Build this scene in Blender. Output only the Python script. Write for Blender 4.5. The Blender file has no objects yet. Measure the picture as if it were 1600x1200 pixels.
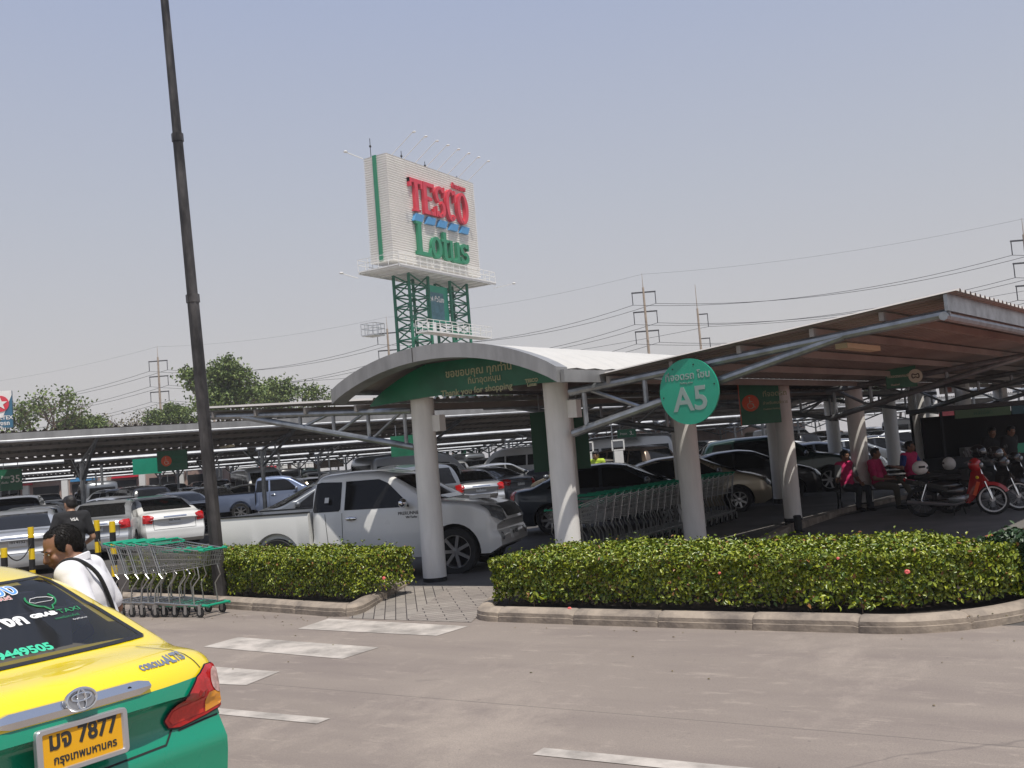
import bpy, bmesh, math, random
import numpy as np
from mathutils import Vector, Matrix, Euler
from mathutils.bvhtree import BVHTree
R = math.radians
random.seed(7); rng = np.random.default_rng(7)
sc = bpy.context.scene
col = sc.collection
PI = math.pi

# ------------------------------------------------------------------ camera
H = 1.78; FPX = 1550.0
TH, PH, RO = R(31), R(4.12), R(4.6)
Rh = Vector((math.cos(TH), math.sin(TH), 0)); Fh = Vector((-math.sin(TH), math.cos(TH), 0))
Fw = Vector((-math.sin(TH)*math.cos(PH), math.cos(TH)*math.cos(PH), math.sin(PH)))
U0 = Rh.cross(Fw)
Rc = Rh*math.cos(RO) - U0*math.sin(RO); Uc = U0*math.cos(RO) + Rh*math.sin(RO)
camd = bpy.data.cameras.new('camera'); cam = bpy.data.objects.new('camera', camd); col.objects.link(cam)
camd.sensor_width = 36; camd.lens = 36*FPX/1600; camd.clip_start = .05; camd.clip_end = 3000
cm = Matrix((Rc, Uc, -Fw)).transposed().to_4x4(); cm.translation = Vector((0, 0, H)); cam.matrix_world = cm
sc.camera = cam

def gnd(px, py, z=0.0):                      # a photo pixel to the ground point it shows
    d = Fw + Rc*((px-800)/FPX) - Uc*((py-600)/FPX)
    return Vector((0, 0, H)) + d*((z-H)/d.z)
def ld(lat, dep, z=0.0):                     # metres to the right of and ahead of the photographer
    p = Rh*lat + Fh*dep; return Vector((p.x, p.y, z))
def pd(px, dep, z=0.0): return ld((px-800)/FPX*dep, dep, z)

# ------------------------------------------------------------------ world, sun, exposure
SUND = Vector((.345, -.20, 1)).normalized()
w = bpy.data.worlds.new('World'); sc.world = w; w.use_nodes = True
nt = w.node_tree; bg = nt.nodes['Background']; sky = nt.nodes.new('ShaderNodeTexSky')
sky.sky_type = 'NISHITA'; sky.sun_disc = False
sky.sun_elevation = math.asin(SUND.z); sky.sun_rotation = math.atan2(SUND.x, SUND.y)
sky.air_density = 1.6; sky.dust_density = 2.0; sky.ozone_density = 2.0; sky.altitude = 0
# hazy dry-season air: the clear sky is veiled, most of all towards the horizon
tcw = nt.nodes.new('ShaderNodeTexCoord'); sx = nt.nodes.new('ShaderNodeSeparateXYZ'); cr = nt.nodes.new('ShaderNodeValToRGB')
nt.links.new(tcw.outputs['Generated'], sx.inputs[0]); nt.links.new(sx.outputs['Z'], cr.inputs[0])
els = cr.color_ramp.elements
els[0].position = 0; els[0].color = (.53, .505, .50, 1); els[1].position = 1; els[1].color = (.28, .34, .51, 1)
for p_, c_ in ((.10, (.51, .495, .505, 1)), (.25, (.44, .46, .525, 1)), (.45, (.35, .40, .55, 1))):
    e_ = els.new(p_); e_.color = c_
mul = nt.nodes.new('ShaderNodeVectorMath'); mul.operation = 'SCALE'; mul.inputs['Scale'].default_value = 1/.09; nt.links.new(cr.outputs[0], mul.inputs[0])
mixw = nt.nodes.new('ShaderNodeMix'); mixw.data_type = 'RGBA'; mixw.inputs[0].default_value = .90
nt.links.new(sky.outputs[0], mixw.inputs[6]); nt.links.new(mul.outputs[0], mixw.inputs[7])
nt.links.new(mixw.outputs[2], bg.inputs[0]); bg.inputs[1].default_value = .09
sd = bpy.data.lights.new('sun', 'SUN'); so = bpy.data.objects.new('sun', sd); col.objects.link(so)
sd.energy = 4.0; sd.angle = R(.6); sd.color = (1, .95, .87)
so.rotation_euler = SUND.to_track_quat('Z', 'Y').to_euler(); so.location = (20, -20, 60)
sc.view_settings.view_transform = 'Standard'; sc.view_settings.look = 'None'
sc.view_settings.exposure = .18; sc.view_settings.gamma = 1
try:
    sc.cycles.max_bounces = 6; sc.cycles.transparent_max_bounces = 12
except Exception: pass

# ------------------------------------------------------------------ materials
def mat(name, c, rough=.6, metal=0., var=0., vs=3., bump=0., bs=40., coat=0., stretch=None, spec=None, c2=None, isl=0., emit=0., trans=0., dry=False):
    m = bpy.data.materials.new(name); m.use_nodes = True; t = m.node_tree; b = t.nodes['Principled BSDF']
    b.inputs['Base Color'].default_value = (*c, 1); b.inputs['Roughness'].default_value = rough; b.inputs['Metallic'].default_value = metal
    if coat: b.inputs['Coat Weight'].default_value = coat; b.inputs['Coat Roughness'].default_value = .04
    if spec is not None: b.inputs['Specular IOR Level'].default_value = spec
    if emit: b.inputs['Emission Color'].default_value = (*c, 1); b.inputs['Emission Strength'].default_value = emit
    if trans: b.inputs['Alpha'].default_value = 1-trans
    L = t.links.new
    if var or bump or isl:
        tc = t.nodes.new('ShaderNodeTexCoord'); mp = t.nodes.new('ShaderNodeMapping'); L(tc.outputs['Object'], mp.inputs[0])
        if stretch: mp.inputs['Scale'].default_value = stretch
    if var or isl:
        mx = t.nodes.new('ShaderNodeMix'); mx.data_type = 'RGBA'
        mx.inputs[6].default_value = (*c, 1)
        mx.inputs[7].default_value = (*(c2 if c2 else [max(0, k*(1-var)) for k in c]), 1)
        if isl:
            g = t.nodes.new('ShaderNodeNewGeometry'); rp = t.nodes.new('ShaderNodeMath'); rp.operation = 'MULTIPLY'; rp.inputs[1].default_value = isl
            L(g.outputs['Random Per Island'], rp.inputs[0]); L(rp.outputs[0], mx.inputs[0])
        else:
            n = t.nodes.new('ShaderNodeTexNoise'); n.inputs['Scale'].default_value = vs; n.inputs['Detail'].default_value = 5; n.inputs['Roughness'].default_value = .6
            cr = t.nodes.new('ShaderNodeMapRange'); cr.inputs[1].default_value = .38; cr.inputs[2].default_value = .66
            L(mp.outputs[0], n.inputs['Vector']); L(n.outputs[0], cr.inputs[0]); L(cr.outputs[0], mx.inputs[0])
            if rough > .1:
                rr = t.nodes.new('ShaderNodeMapRange'); rr.inputs[3].default_value = rough*.85; rr.inputs[4].default_value = min(1, rough*1.2)
                L(n.outputs[0], rr.inputs[0]); L(rr.outputs[0], b.inputs['Roughness'])
        last = mx.outputs[2]
        if isl and dry:
            g3 = t.nodes.new('ShaderNodeMath'); g3.operation = 'GREATER_THAN'; g3.inputs[1].default_value = isl*.965; L(rp.outputs[0], g3.inputs[0])
            m3 = t.nodes.new('ShaderNodeMix'); m3.data_type = 'RGBA'; m3.inputs[7].default_value = (.22, .10, .03, 1); L(last, m3.inputs[6]); L(g3.outputs[0], m3.inputs[0]); last = m3.outputs[2]
        L(last, b.inputs['Base Color'])
    if bump:
        n2 = t.nodes.new('ShaderNodeTexNoise'); n2.inputs['Scale'].default_value = bs; n2.inputs['Detail'].default_value = 4
        bp = t.nodes.new('ShaderNodeBump'); bp.inputs['Strength'].default_value = bump; bp.inputs['Distance'].default_value = .01
        L(mp.outputs[0], n2.inputs['Vector']); L(n2.outputs[0], bp.inputs['Height']); L(bp.outputs[0], b.inputs['Normal'])
    return m

M = {}
M['concrete_col'] = mat('column_paint', (.80, .78, .74), .7, var=.14, vs=2.2, bump=.15, bs=60, stretch=(2.5, 2.5, .45))
M['black_base'] = mat('black_base_paint', (.012, .012, .013), .6, var=.3, vs=8)
M['galv'] = mat('galvanised_steel', (.36, .38, .40), .38, metal=.75, var=.35, vs=5, bump=.05)
M['galv_bright'] = mat('bright_galvanised', (.74, .75, .76), .4, metal=.15, var=.25, vs=4)
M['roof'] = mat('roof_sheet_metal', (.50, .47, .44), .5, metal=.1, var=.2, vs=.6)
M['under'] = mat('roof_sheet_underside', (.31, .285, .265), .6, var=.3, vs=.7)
M['fascia'] = mat('fascia_cladding', (.31, .31, .31), .42, metal=.2, var=.32, vs=1.6, stretch=(2.2, 1, .5))
M['pole'] = mat('weathered_black_steel', (.018, .016, .016), .45, metal=.2, var=.8, vs=2.2, c2=(.085, .078, .076), stretch=(2.5, 2.5, .9))
M['white'] = mat('white_paint', (.78, .77, .74), .5, var=.08, vs=2)
M['white_sign'] = mat('white_cladding', (.80, .77, .72), .55, var=.07, vs=.5)
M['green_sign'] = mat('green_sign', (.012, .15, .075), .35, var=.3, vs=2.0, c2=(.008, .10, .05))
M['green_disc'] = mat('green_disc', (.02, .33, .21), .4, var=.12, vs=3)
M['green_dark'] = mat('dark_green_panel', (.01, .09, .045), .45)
M['green_metal'] = mat('green_steel', (.01, .16, .09), .5, var=.2)
M['green_letter'] = mat('green_letters', (.02, .22, .11), .35)
M['red_letter'] = mat('red_letters', (.62, .035, .06), .35)
M['blue_letter'] = mat('blue_bars', (.07, .26, .50), .35)
M['orange'] = mat('orange_sign', (.62, .07, .01), .4)
M['cream'] = mat('cream_letters', (.55, .56, .45), .5)
M['grey_letter'] = mat('grey_letters', (.26, .34, .31), .5)
M['gold_letter'] = mat('gold_letters', (.36, .37, .22), .5)
M['black'] = mat('black_plastic', (.012, .012, .013), .5)
M['dark'] = mat('dark_rubber', (.018, .018, .018), .8)
M['chrome'] = mat('chrome', (.75, .75, .76), .12, metal=1)
M['steelwire'] = mat('zinc_wire', (.45, .45, .44), .35, metal=.9)
M['yellow'] = mat('yellow_paint', (.80, .55, .01), .45, var=.12)
M['plastic_green'] = mat('green_plastic', (.01, .30, .17), .4)
M['lamp'] = mat('fluorescent_cover', (.7, .62, .42), .5)
M['soil'] = mat('bed_soil', (.035, .025, .018), .95, var=.5, vs=12, bump=.6, bs=30)
M['leaf'] = mat('hedge_leaf', (.05, .105, .008), .36, isl=1, c2=(.30, .33, .02), dry=True)
M['leafd'] = mat('dark_shrub_leaf', (.012, .035, .012), .45, isl=1, c2=(.03, .07, .015))
M['tree_leaf'] = mat('tree_leaf', (.055, .10, .02), .55, isl=1, c2=(.17, .22, .05))
M['tree_leaf2'] = mat('dry_tree_leaf', (.12, .12, .06), .6, isl=1, c2=(.20, .17, .09))
M['bark'] = mat('bark', (.17, .13, .10), .9, var=.4, vs=8)
M['twig'] = mat('hedge_twig', (.10, .07, .045), .9)
M['pylon'] = mat('pylon_concrete', (.42, .33, .25), .8, var=.2)
M['wire'] = mat('cable', (.04, .04, .045), .6)
M['dry_leaf'] = mat('dry_fallen_leaf', (.20, .12, .05), .8, isl=1, c2=(.10, .11, .03))
M['flower'] = mat('flower_petals', (.75, .08, .10), .5, isl=1, c2=(.9, .25, .2))

# ------------------------------------------------------------------ mesh helpers
class MB:
    def __init__(s): s.v = []; s.f = []; s.mi = []
    def add(s, vs, fs, m=0):
        o = len(s.v); s.v += [tuple(v) for v in vs]
        for f in fs: s.f.append(tuple(o+i for i in f)); s.mi.append(m)
        return s
    def box(s, c, d, rz=0, m=0, ax=None):
        c = Vector(c); x, y, z = [k/2 for k in d]
        if ax is None:
            rot = Matrix.Rotation(rz, 3, 'Z')
        else: rot = ax
        vs = [c + rot @ Vector((a*x, b*y, e*z)) for a in (-1, 1) for b in (-1, 1) for e in (-1, 1)]
        return s.add(vs, [(0, 1, 3, 2), (4, 6, 7, 5), (0, 4, 5, 1), (2, 3, 7, 6), (0, 2, 6, 4), (1, 5, 7, 3)], m)
    def beam(s, a, b, w, h, up=(0, 0, 1), m=0):
        a = Vector(a); b = Vector(b); x = (b-a); L = x.length; x.normalize(); u = Vector(up)
        y = u.cross(x); y = y.normalized() if y.length > 1e-6 else Vector((0, 1, 0)); z = x.cross(y)
        return s.box((a+b)/2, (L, w, h), ax=Matrix((x, y, z)).transposed(), m=m)
    def tube(s, a, b, r, r2=None, n=8, m=0, cap=True):
        a = Vector(a); b = Vector(b); r2 = r if r2 is None else r2
        z = (b-a).normalized(); x = z.orthogonal().normalized(); y = z.cross(x)
        vs = [p + (x*math.cos(2*PI*i/n)+y*math.sin(2*PI*i/n))*rr for p, rr in ((a, r), (b, r2)) for i in range(n)]
        fs = [(i, (i+1) % n, n+(i+1) % n, n+i) for i in range(n)]
        if cap: fs += [tuple(range(n-1, -1, -1)), tuple(range(n, 2*n))]
        return s.add(vs, fs, m)
    def path(s, pts, r, n=6, m=0, closed=False, rs=None):
        pts = [Vector(p) for p in pts]; k = len(pts); vs = []; x = None
        for i, p in enumerate(pts):
            a = pts[(i-1) % k] if (closed or i) else p; b = pts[(i+1) % k] if (closed or i < k-1) else p
            z = (b-a).normalized()
            if x is None: x = z.orthogonal().normalized()
            else:
                x = x - z*x.dot(z); x = x.normalized() if x.length > 1e-5 else z.orthogonal().normalized()
            y = z.cross(x); rr = rs[i] if rs else r
            vs += [p + (x*math.cos(2*PI*j/n)+y*math.sin(2*PI*j/n))*rr for j in range(n)]
        fs = [(i*n+j, i*n+(j+1) % n, ((i+1) % k)*n+(j+1) % n, ((i+1) % k)*n+j) for i in range(k if closed else k-1) for j in range(n)]
        if not closed: fs += [tuple(range(n-1, -1, -1)), tuple(range((k-1)*n, k*n))]
        return s.add(vs, fs, m)
    def lathe(s, prof, c=(0, 0, 0), ax='Z', n=20, m=0, closed=False):
        c = Vector(c); vs = []
        for (r, h) in prof:
            for j in range(n):
                a = 2*PI*j/n; p = (r*math.cos(a), r*math.sin(a), h)
                if ax == 'Y': p = (p[0], p[2], p[1])
                if ax == 'X': p = (p[2], p[0], p[1])
                vs.append(c+Vector(p))
        k = len(prof); fs = [(i*n+j, i*n+(j+1) % n, ((i+1) % k)*n+(j+1) % n, ((i+1) % k)*n+j) for i in range(k if closed else k-1) for j in range(n)]
        if not closed:
            if prof[0][0] > 1e-4: fs.append(tuple(range(n-1, -1, -1)))
            if prof[-1][0] > 1e-4: fs.append(tuple(range((k-1)*n, k*n)))
        return s.add(vs, fs, m)
    def prism(s, poly, z0, z1, m=0):
        n = len(poly); vs = [(x, y, z0) for x, y in poly]+[(x, y, z1) for x, y in poly]
        return s.add(vs, [(i, (i+1) % n, n+(i+1) % n, n+i) for i in range(n)]+[tuple(range(n-1, -1, -1)), tuple(range(n, 2*n))], m)
    def xprism(s, poly, mtx, d0, d1, m=0):     # polygon in (u,v) of a matrix plane, thickness along its w
        n = len(poly); vs = [mtx @ Vector((x, y, d0)) for x, y in poly]+[mtx @ Vector((x, y, d1)) for x, y in poly]
        return s.add(vs, [(i, (i+1) % n, n+(i+1) % n, n+i) for i in range(n)]+[tuple(range(n-1, -1, -1)), tuple(range(n, 2*n))], m)
    def ball(s, c, r, n=10, k=6, m=0, ax=None):
        c = Vector(c); r = Vector(r) if hasattr(r, '__len__') else Vector((r, r, r)); vs = []
        A = ax if ax is not None else Matrix.Identity(3)
        for i in range(1, k):
            for j in range(n):
                t = PI*i/k; a = 2*PI*j/n; vs.append(c+A @ Vector((r.x*math.sin(t)*math.cos(a), r.y*math.sin(t)*math.sin(a), r.z*math.cos(t))))
        vs += [c+A @ Vector((0, 0, r.z)), c-A @ Vector((0, 0, r.z))]; T = len(vs)-2; B = T+1
        fs = [(i*n+j, (i+1)*n+j, (i+1)*n+(j+1) % n, i*n+(j+1) % n) for i in range(k-2) for j in range(n)]
        fs += [(T, j, (j+1) % n) for j in range(n)]+[(B, (k-2)*n+(j+1) % n, (k-2)*n+j) for j in range(n)]
        return s.add(vs, fs, m)
    def mesh(s, name, mats, smooth=35):
        me = bpy.data.meshes.new(name); me.from_pydata(s.v, [], s.f)
        for mm in (mats if isinstance(mats, (list, tuple)) else [mats]): me.materials.append(mm)
        if any(s.mi): me.polygons.foreach_set('material_index', s.mi)
        bm = bmesh.new(); bm.from_mesh(me); bmesh.ops.recalc_face_normals(bm, faces=bm.faces); bm.to_mesh(me); bm.free()
        if smooth:
            me.shade_smooth(); me.set_sharp_from_angle(angle=R(smooth))
        return me
    def build(s, name, mats, parent=None, smooth=35):
        return link(name, s.mesh(name, mats, smooth), parent)

def link(name, me, parent=None):
    o = bpy.data.objects.new(name, me); col.objects.link(o)
    if parent: o.parent = parent
    return o
def tag(o, label=None, cat=None, group=None, kind=None):
    if label: o['label'] = label
    if cat: o['category'] = cat
    if group: o['group'] = group
    if kind: o['kind'] = kind
    return o
def thing(name, label, cat, loc=(0, 0, 0), rz=0, group=None):
    o = bpy.data.objects.new(name, None); col.objects.link(o); o.empty_display_size = .2
    o.location = loc; o.rotation_euler = (0, 0, rz); return tag(o, label, cat, group)
KIDS = {}
def copy_tree(o, parent=None):
    c = o.copy(); col.objects.link(c)
    if parent: c.parent = parent
    for ch in kids(o): copy_tree(ch, c)
    return c
def kids(o):
    return [x for x in ALLK.get(o.name, [])]
ALLK = {}
def index_children():
    ALLK.clear()
    for x in bpy.data.objects:
        if x.parent: ALLK.setdefault(x.parent.name, []).append(x)

def text_mesh(txt, size, extrude=.0, bold=.0, align='CENTER', spacing=1.0, res=3):
    cu = bpy.data.curves.new('t', 'FONT'); cu.body = txt; cu.size = size; cu.extrude = extrude; cu.offset = bold; cu.align_x = align
    cu.resolution_u = res; cu.space_character = spacing
    o = bpy.data.objects.new('t', cu); col.objects.link(o)
    bpy.context.view_layer.update()
    me = bpy.data.meshes.new_from_object(o.evaluated_get(bpy.context.evaluated_depsgraph_get()))
    bpy.data.objects.remove(o); bpy.data.curves.remove(cu); return me
def text(txt, size, m, parent, mtx, extrude=.003, bold=0., align='CENTER', name='lettering', sx=1., spacing=1.):
    me = text_mesh(txt, size, extrude, bold, align, spacing); me.name = name; me.materials.clear(); me.materials.append(m)
    me.transform(mtx @ Matrix.Diagonal((sx, 1, 1, 1))); return link(name, me, parent)
def frame(origin, right, up):
    r = Vector(right).normalized(); u = Vector(up).normalized(); n = r.cross(u)
    m = Matrix((r, u, n)).transposed().to_4x4(); m.translation = Vector(origin); return m

def sheet(name, poly, z, m, kind='structure', parent=None, sub=0):
    b = MB(); b.add([(x, y, z) for x, y in poly], [tuple(range(len(poly)))]); o = b.build(name, m, parent, 0)
    if kind: tag(o, kind=kind)
    return o
def offset_path(pts, d):
    out = []; n = len(pts)
    for i, p in enumerate(pts):
        a = Vector(pts[max(i-1, 0)]); b = Vector(pts[min(i+1, n-1)]); t = (b-a).normalized(); out.append((p[0]-t.y*d, p[1]+t.x*d))
    return out

# ------------------------------------------------------------------ ground
def node_ground():
    m = bpy.data.materials.new('road_concrete'); m.use_nodes = True; t = m.node_tree; b = t.nodes['Principled BSDF']; L = t.links.new
    tc = t.nodes.new('ShaderNodeTexCoord'); N = t.nodes.new
    def noise(scale, det=5, sv=(1, 1, 1), ro=.6):
        mp = N('ShaderNodeMapping'); mp.inputs['Scale'].default_value = sv; mp.inputs['Rotation'].default_value = (0, 0, R(4)); n = N('ShaderNodeTexNoise')
        n.inputs['Scale'].default_value = scale; n.inputs['Detail'].default_value = det; n.inputs['Roughness'].default_value = ro
        L(tc.outputs['Object'], mp.inputs[0]); L(mp.outputs[0], n.inputs['Vector']); return n.outputs[0]
    def rng_(o, a, b2, c=0, d=1):
        r = N('ShaderNodeMapRange'); r.inputs[1].default_value = a; r.inputs[2].default_value = b2; r.inputs[3].default_value = c; r.inputs[4].default_value = d; L(o, r.inputs[0]); return r.outputs[0]
    def mix(f, a, b2):
        x = N('ShaderNodeMix'); x.data_type = 'RGBA'; L(f, x.inputs[0])
        for i, k in ((6, a), (7, b2)):
            if isinstance(k, tuple): x.inputs[i].default_value = (*k, 1)
            else: L(k, x.inputs[i])
        return x.outputs[2]
    c = mix(rng_(noise(.35, 6), .3, .7), (.300, .252, .212), (.240, .200, .168))
    c = mix(rng_(noise(1.2, 7, (.35, 1.6, 1)), .45, .75), c, (.20, .163, .143))        # tyre streaks along the lane
    c = mix(rng_(noise(.55, 8, (1, .6, 1), .75), .53, .64, 0, .75), c, (.375, .315, .262))       # worn pale patches
    c = mix(rng_(noise(55, 2), .35, .7, 0, .35), c, (.16, .13, .12))
    c = mix(rng_(noise(16, 2), .70, .76, 0, .7), c, (.10, .085, .08))
    c = mix(rng_(noise(2.2, 6, (1, 1.4, 1), .7), .62, .72, 0, .5), c, (.135, .112, .098))       # drips and oil
    c = mix(rng_(noise(3.2, 6, (.6, 1.8, 1), .75), .56, .66, 0, .55), c, (.385, .325, .27))
    c = mix(rng_(noise(120, 2), .40, .62, 0, .45), c, (.15, .125, .11))
    bk_ = N('ShaderNodeTexBrick'); bm_ = N('ShaderNodeMapping'); bm_.inputs['Location'].default_value = (45, 1.2, 0); bm_.inputs['Rotation'].default_value = (0, 0, R(2)); L(tc.outputs['Object'], bm_.inputs[0]); L(bm_.outputs[0], bk_.inputs[0])
    bk_.offset = 0; bk_.inputs['Scale'].default_value = 1; bk_.inputs['Brick Width'].default_value = 90; bk_.inputs['Row Height'].default_value = 3.6; bk_.inputs['Mortar Size'].default_value = .008; bk_.inputs['Mortar Smooth'].default_value = .3
    c = mix(rng_(bk_.outputs[1], .1, 1, 0, .6), c, (.10, .085, .075))
    v = N('ShaderNodeTexVoronoi'); v.feature = 'DISTANCE_TO_EDGE'; v.inputs['Scale'].default_value = .10
    wr = N('ShaderNodeMapping'); L(tc.outputs['Object'], wr.inputs[0]); nn = N('ShaderNodeTexNoise'); nn.inputs['Scale'].default_value = 1.1; nn.inputs['Detail'].default_value = 4
    ad = N('ShaderNodeVectorMath'); ad.operation = 'MULTIPLY_ADD'; ad.inputs[1].default_value = (.9, .9, 0); L(nn.outputs[1], ad.inputs[0]); L(wr.outputs[0], ad.inputs[2]); L(wr.outputs[0], nn.inputs['Vector'])
    L(ad.outputs[0], v.inputs['Vector']); c = mix(rng_(v.outputs[0], .0, .0018, .45, 0), c, (.09, .075, .07))
    L(c, b.inputs['Base Color']); b.inputs['Roughness'].default_value = .82
    bp = N('ShaderNodeBump'); bp.inputs['Strength'].default_value = .25; bp.inputs['Distance'].default_value = .01; L(noise(70, 3), bp.inputs['Height']); L(bp.outputs[0], b.inputs['Normal'])
    return m
M['road'] = node_ground()
M['asphalt'] = mat('lot_asphalt', (.085, .078, .072), .85, var=.35, vs=.5, bump=.3, bs=60)
M['marking'] = mat('road_marking', (.50, .45, .40), .75, var=.5, vs=3.0, bump=.1)
M['lot_line'] = mat('lot_marking', (.5, .48, .44), .75, var=.3, vs=5)
def bricks(name, c1, c2, cm, rot, sx, w=.2, h=.1, mort=.006):
    m = bpy.data.materials.new(name); m.use_nodes = True; t = m.node_tree; b = t.nodes['Principled BSDF']; L = t.links.new
    tc = t.nodes.new('ShaderNodeTexCoord'); mp = t.nodes.new('ShaderNodeMapping'); mp.inputs['Rotation'].default_value = (0, 0, rot); L(tc.outputs['Object'], mp.inputs[0])
    br = t.nodes.new('ShaderNodeTexBrick'); br.inputs['Color1'].default_value = (*c1, 1); br.inputs['Color2'].default_value = (*c2, 1); br.inputs['Mortar'].default_value = (*cm, 1)
    br.inputs['Scale'].default_value = sx; br.inputs['Mortar Size'].default_value = mort; br.inputs['Brick Width'].default_value = w; br.inputs['Row Height'].default_value = h
    L(mp.outputs[0], br.inputs[0]); nz = t.nodes.new('ShaderNodeTexNoise'); nz.inputs['Scale'].default_value = 3; nz.inputs['Detail'].default_value = 6
    mx = t.nodes.new('ShaderNodeMix'); mx.data_type = 'RGBA'; mx.blend_type = 'MULTIPLY'; mx.inputs[0].default_value = .5
    L(tc.outputs['Object'], nz.inputs['Vector']); L(br.outputs[0], mx.inputs[6]); L(nz.outputs[0], mx.inputs[7]); L(mx.outputs[2], b.inputs['Base Color']); b.inputs['Roughness'].default_value = .85
    bp = t.nodes.new('ShaderNodeBump'); bp.inputs['Strength'].default_value = .5; bp.inputs['Distance'].default_value = .01; bp.invert = True
    L(br.outputs[1], bp.inputs['Height']); L(bp.outputs[0], b.inputs['Normal']); return m
M['brick_a'] = bricks('paver_blocks_left_leaning', (.36, .32, .28), (.29, .26, .23), (.05, .04, .04), R(52), 1, .42, .13)
M['brick_b'] = bricks('paver_blocks_right_leaning', (.36, .32, .28), (.30, .26, .23), (.05, .04, .04), R(-40), 1, .42, .13)
M['red_pave'] = bricks('red_paver_blocks', (.42, .12, .07), (.36, .10, .06), (.10, .05, .04), R(12), 1, .3, .15)
M['walk'] = mat('walkway_concrete', (.15, .14, .13), .85, var=.3, vs=.9, bump=.3, bs=50)
M['kerb'] = mat('kerb_concrete', (.34, .28, .22), .85, var=.55, vs=3.2, bump=.7, bs=22, c2=(.15, .125, .105))
M['joint'] = mat('joint_gap', (.04, .035, .03), .9)

sheet('ground', [(-880, -45), (360, -45), (360, 815), (-880, 815)], -.004, M['asphalt'])
sheet('road', [(-60, -30), (60, -30), (60, 9.6), (3, 9.6), (-5, 9.35), (-13, 10.2), (-18, 11.0), (-60, 14)], 0, M['road'])
# zebra crossing and lane dashes
zb = MB()
for p in [((465, 983), (513, 967), (732, 979), (682, 994)), ((318, 1011), (372, 996), (592, 1012), (535, 1030)),
          ((135, 1062), (215, 1033), (437, 1050), (385, 1071))]:
    q = [gnd(*a) for a in p]; zb.add([(v.x, v.y, .004) for v in q], [(0, 1, 2, 3)])
tag(zb.build('zebra_crossing', M['marking'], None, 0), kind='structure')
ln = MB()
for (x0, x1, y) in ((-8.6, -5.04, 5.42), (-3.16, -.4, 5.21), (1.2, 4, 5.1)):
    ln.add([(x0, y-.06, .004), (x1, y-.08, .004), (x1, y+.06, .004), (x0, y+.08, .004)], [(0, 1, 2, 3)])
tag(ln.build('lane_marking', M['marking'], None, 0), kind='structure')

# beds with kerbs
def bezier_pts(pts, k=8):
    out = []; n = len(pts)
    for i in range(n-1):
        p0 = Vector(pts[max(i-1, 0)]); p1 = Vector(pts[i]); p2 = Vector(pts[i+1]); p3 = Vector(pts[min(i+2, n-1)])
        for j in range(k):
            t = j/k; out.append(tuple(.5*((2*p1)+(-p0+p2)*t+(2*p0-5*p1+4*p2-p3)*t*t+(-p0+3*p1-3*p2+p3)*t*t*t)))
    out.append(tuple(pts[-1])); return out
def resample(pts, step):
    P = [Vector(p) for p in pts]; out = [P[0]]; acc = 0
    for a, b in zip(P, P[1:]):
        L = (b-a).length; d = step-acc
        while d < L: out.append(a+(b-a)*(d/L)); d += step
        acc = (acc+L) % step if L else acc
    out.append(P[-1]); return [tuple(p) for p in out]
KPROF = [(0, 0), (.0, .058), (.006, .062), (.008, .10), (.05, .135), (.10, .145), (.17, .14), (.20, .11), (.20, 0)]
def kerb(name, pts):
    P_ = [Vector(p) for p in resample(pts, .02)]; b = MB(); k = len(KPROF); vs = []; st = []; s = 0; ri = random.Random(len(P_))
    while s < len(P_)-1:
        st += [(s, 1), (min(s+1, len(P_)-1), 0)]+[(min(s+q, len(P_)-1), 0) for q in (6, 13, 20, 27, 34, 41, 46)]; s += 48
    st.append((len(P_)-1, 1)); last = -1; n = 0; sh = 0
    for (i, j) in st:
        if i <= last and not j: continue
        last = i; a = P_[max(i-1, 0)]; c = P_[min(i+1, len(P_)-1)]; t = (c-a).normalized(); nn = Vector((-t.y, t.x)); p = P_[i]; n += 1
        if j: sh = ri.uniform(-.006, .006)
        jo = .014*j
        for (u, z) in KPROF: vs.append((p[0]+nn.x*(u+jo+sh), p[1]+nn.y*(u+jo+sh), max(0, z-jo+sh*.5) if z > .01 else 0))
    fs = [(i*k+j, i*k+j+1, (i+1)*k+j+1, (i+1)*k+j) for i in range(n-1) for j in range(k-1)]
    fs += [tuple(range(k)), tuple(range((n-1)*k+k-1, (n-1)*k-1, -1))]
    b.add(vs, fs)
    tag(b.build(name, M['kerb'], None, 40), kind='structure')
kr = bezier_pts([(-7.25, 11.6), (-6.75, 10.4), (-6.42, 9.55), (-6.2, 9.24), (-5.8, 9.16), (-4, 9.06), (-2.4, 9.0), (-1.6, 9.04), (-.95, 9.55), (-.55, 10.4), (-.3, 11.8)], 6)
kerb('kerb_right', kr)
kl = bezier_pts([(-22, 13.0), (-18, 11.2), (-14.5, 10.25), (-10.91, 9.72), (-9, 9.38), (-8.35, 9.27), (-8.1, 9.45), (-8.4, 10.2), (-9.0, 11.6)], 6)
kerb('kerb_left', kl)
bed = MB(); pr = offset_path(kr, .15)
bed.add([(x, y, .10) for x, y in pr]+[(-7.0, 11.75, .10)], [tuple(range(len(pr)+1))])
pl = offset_path(kl, .15)
bed.add([(x, y, .10) for x, y in pl]+[(-14.0, 11.8, .10), (-20.2, 13.6, .10)], [tuple(range(len(pl)+2))])
tag(bed.build('planting_bed', M['soil'], None, 0), kind='structure')
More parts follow.
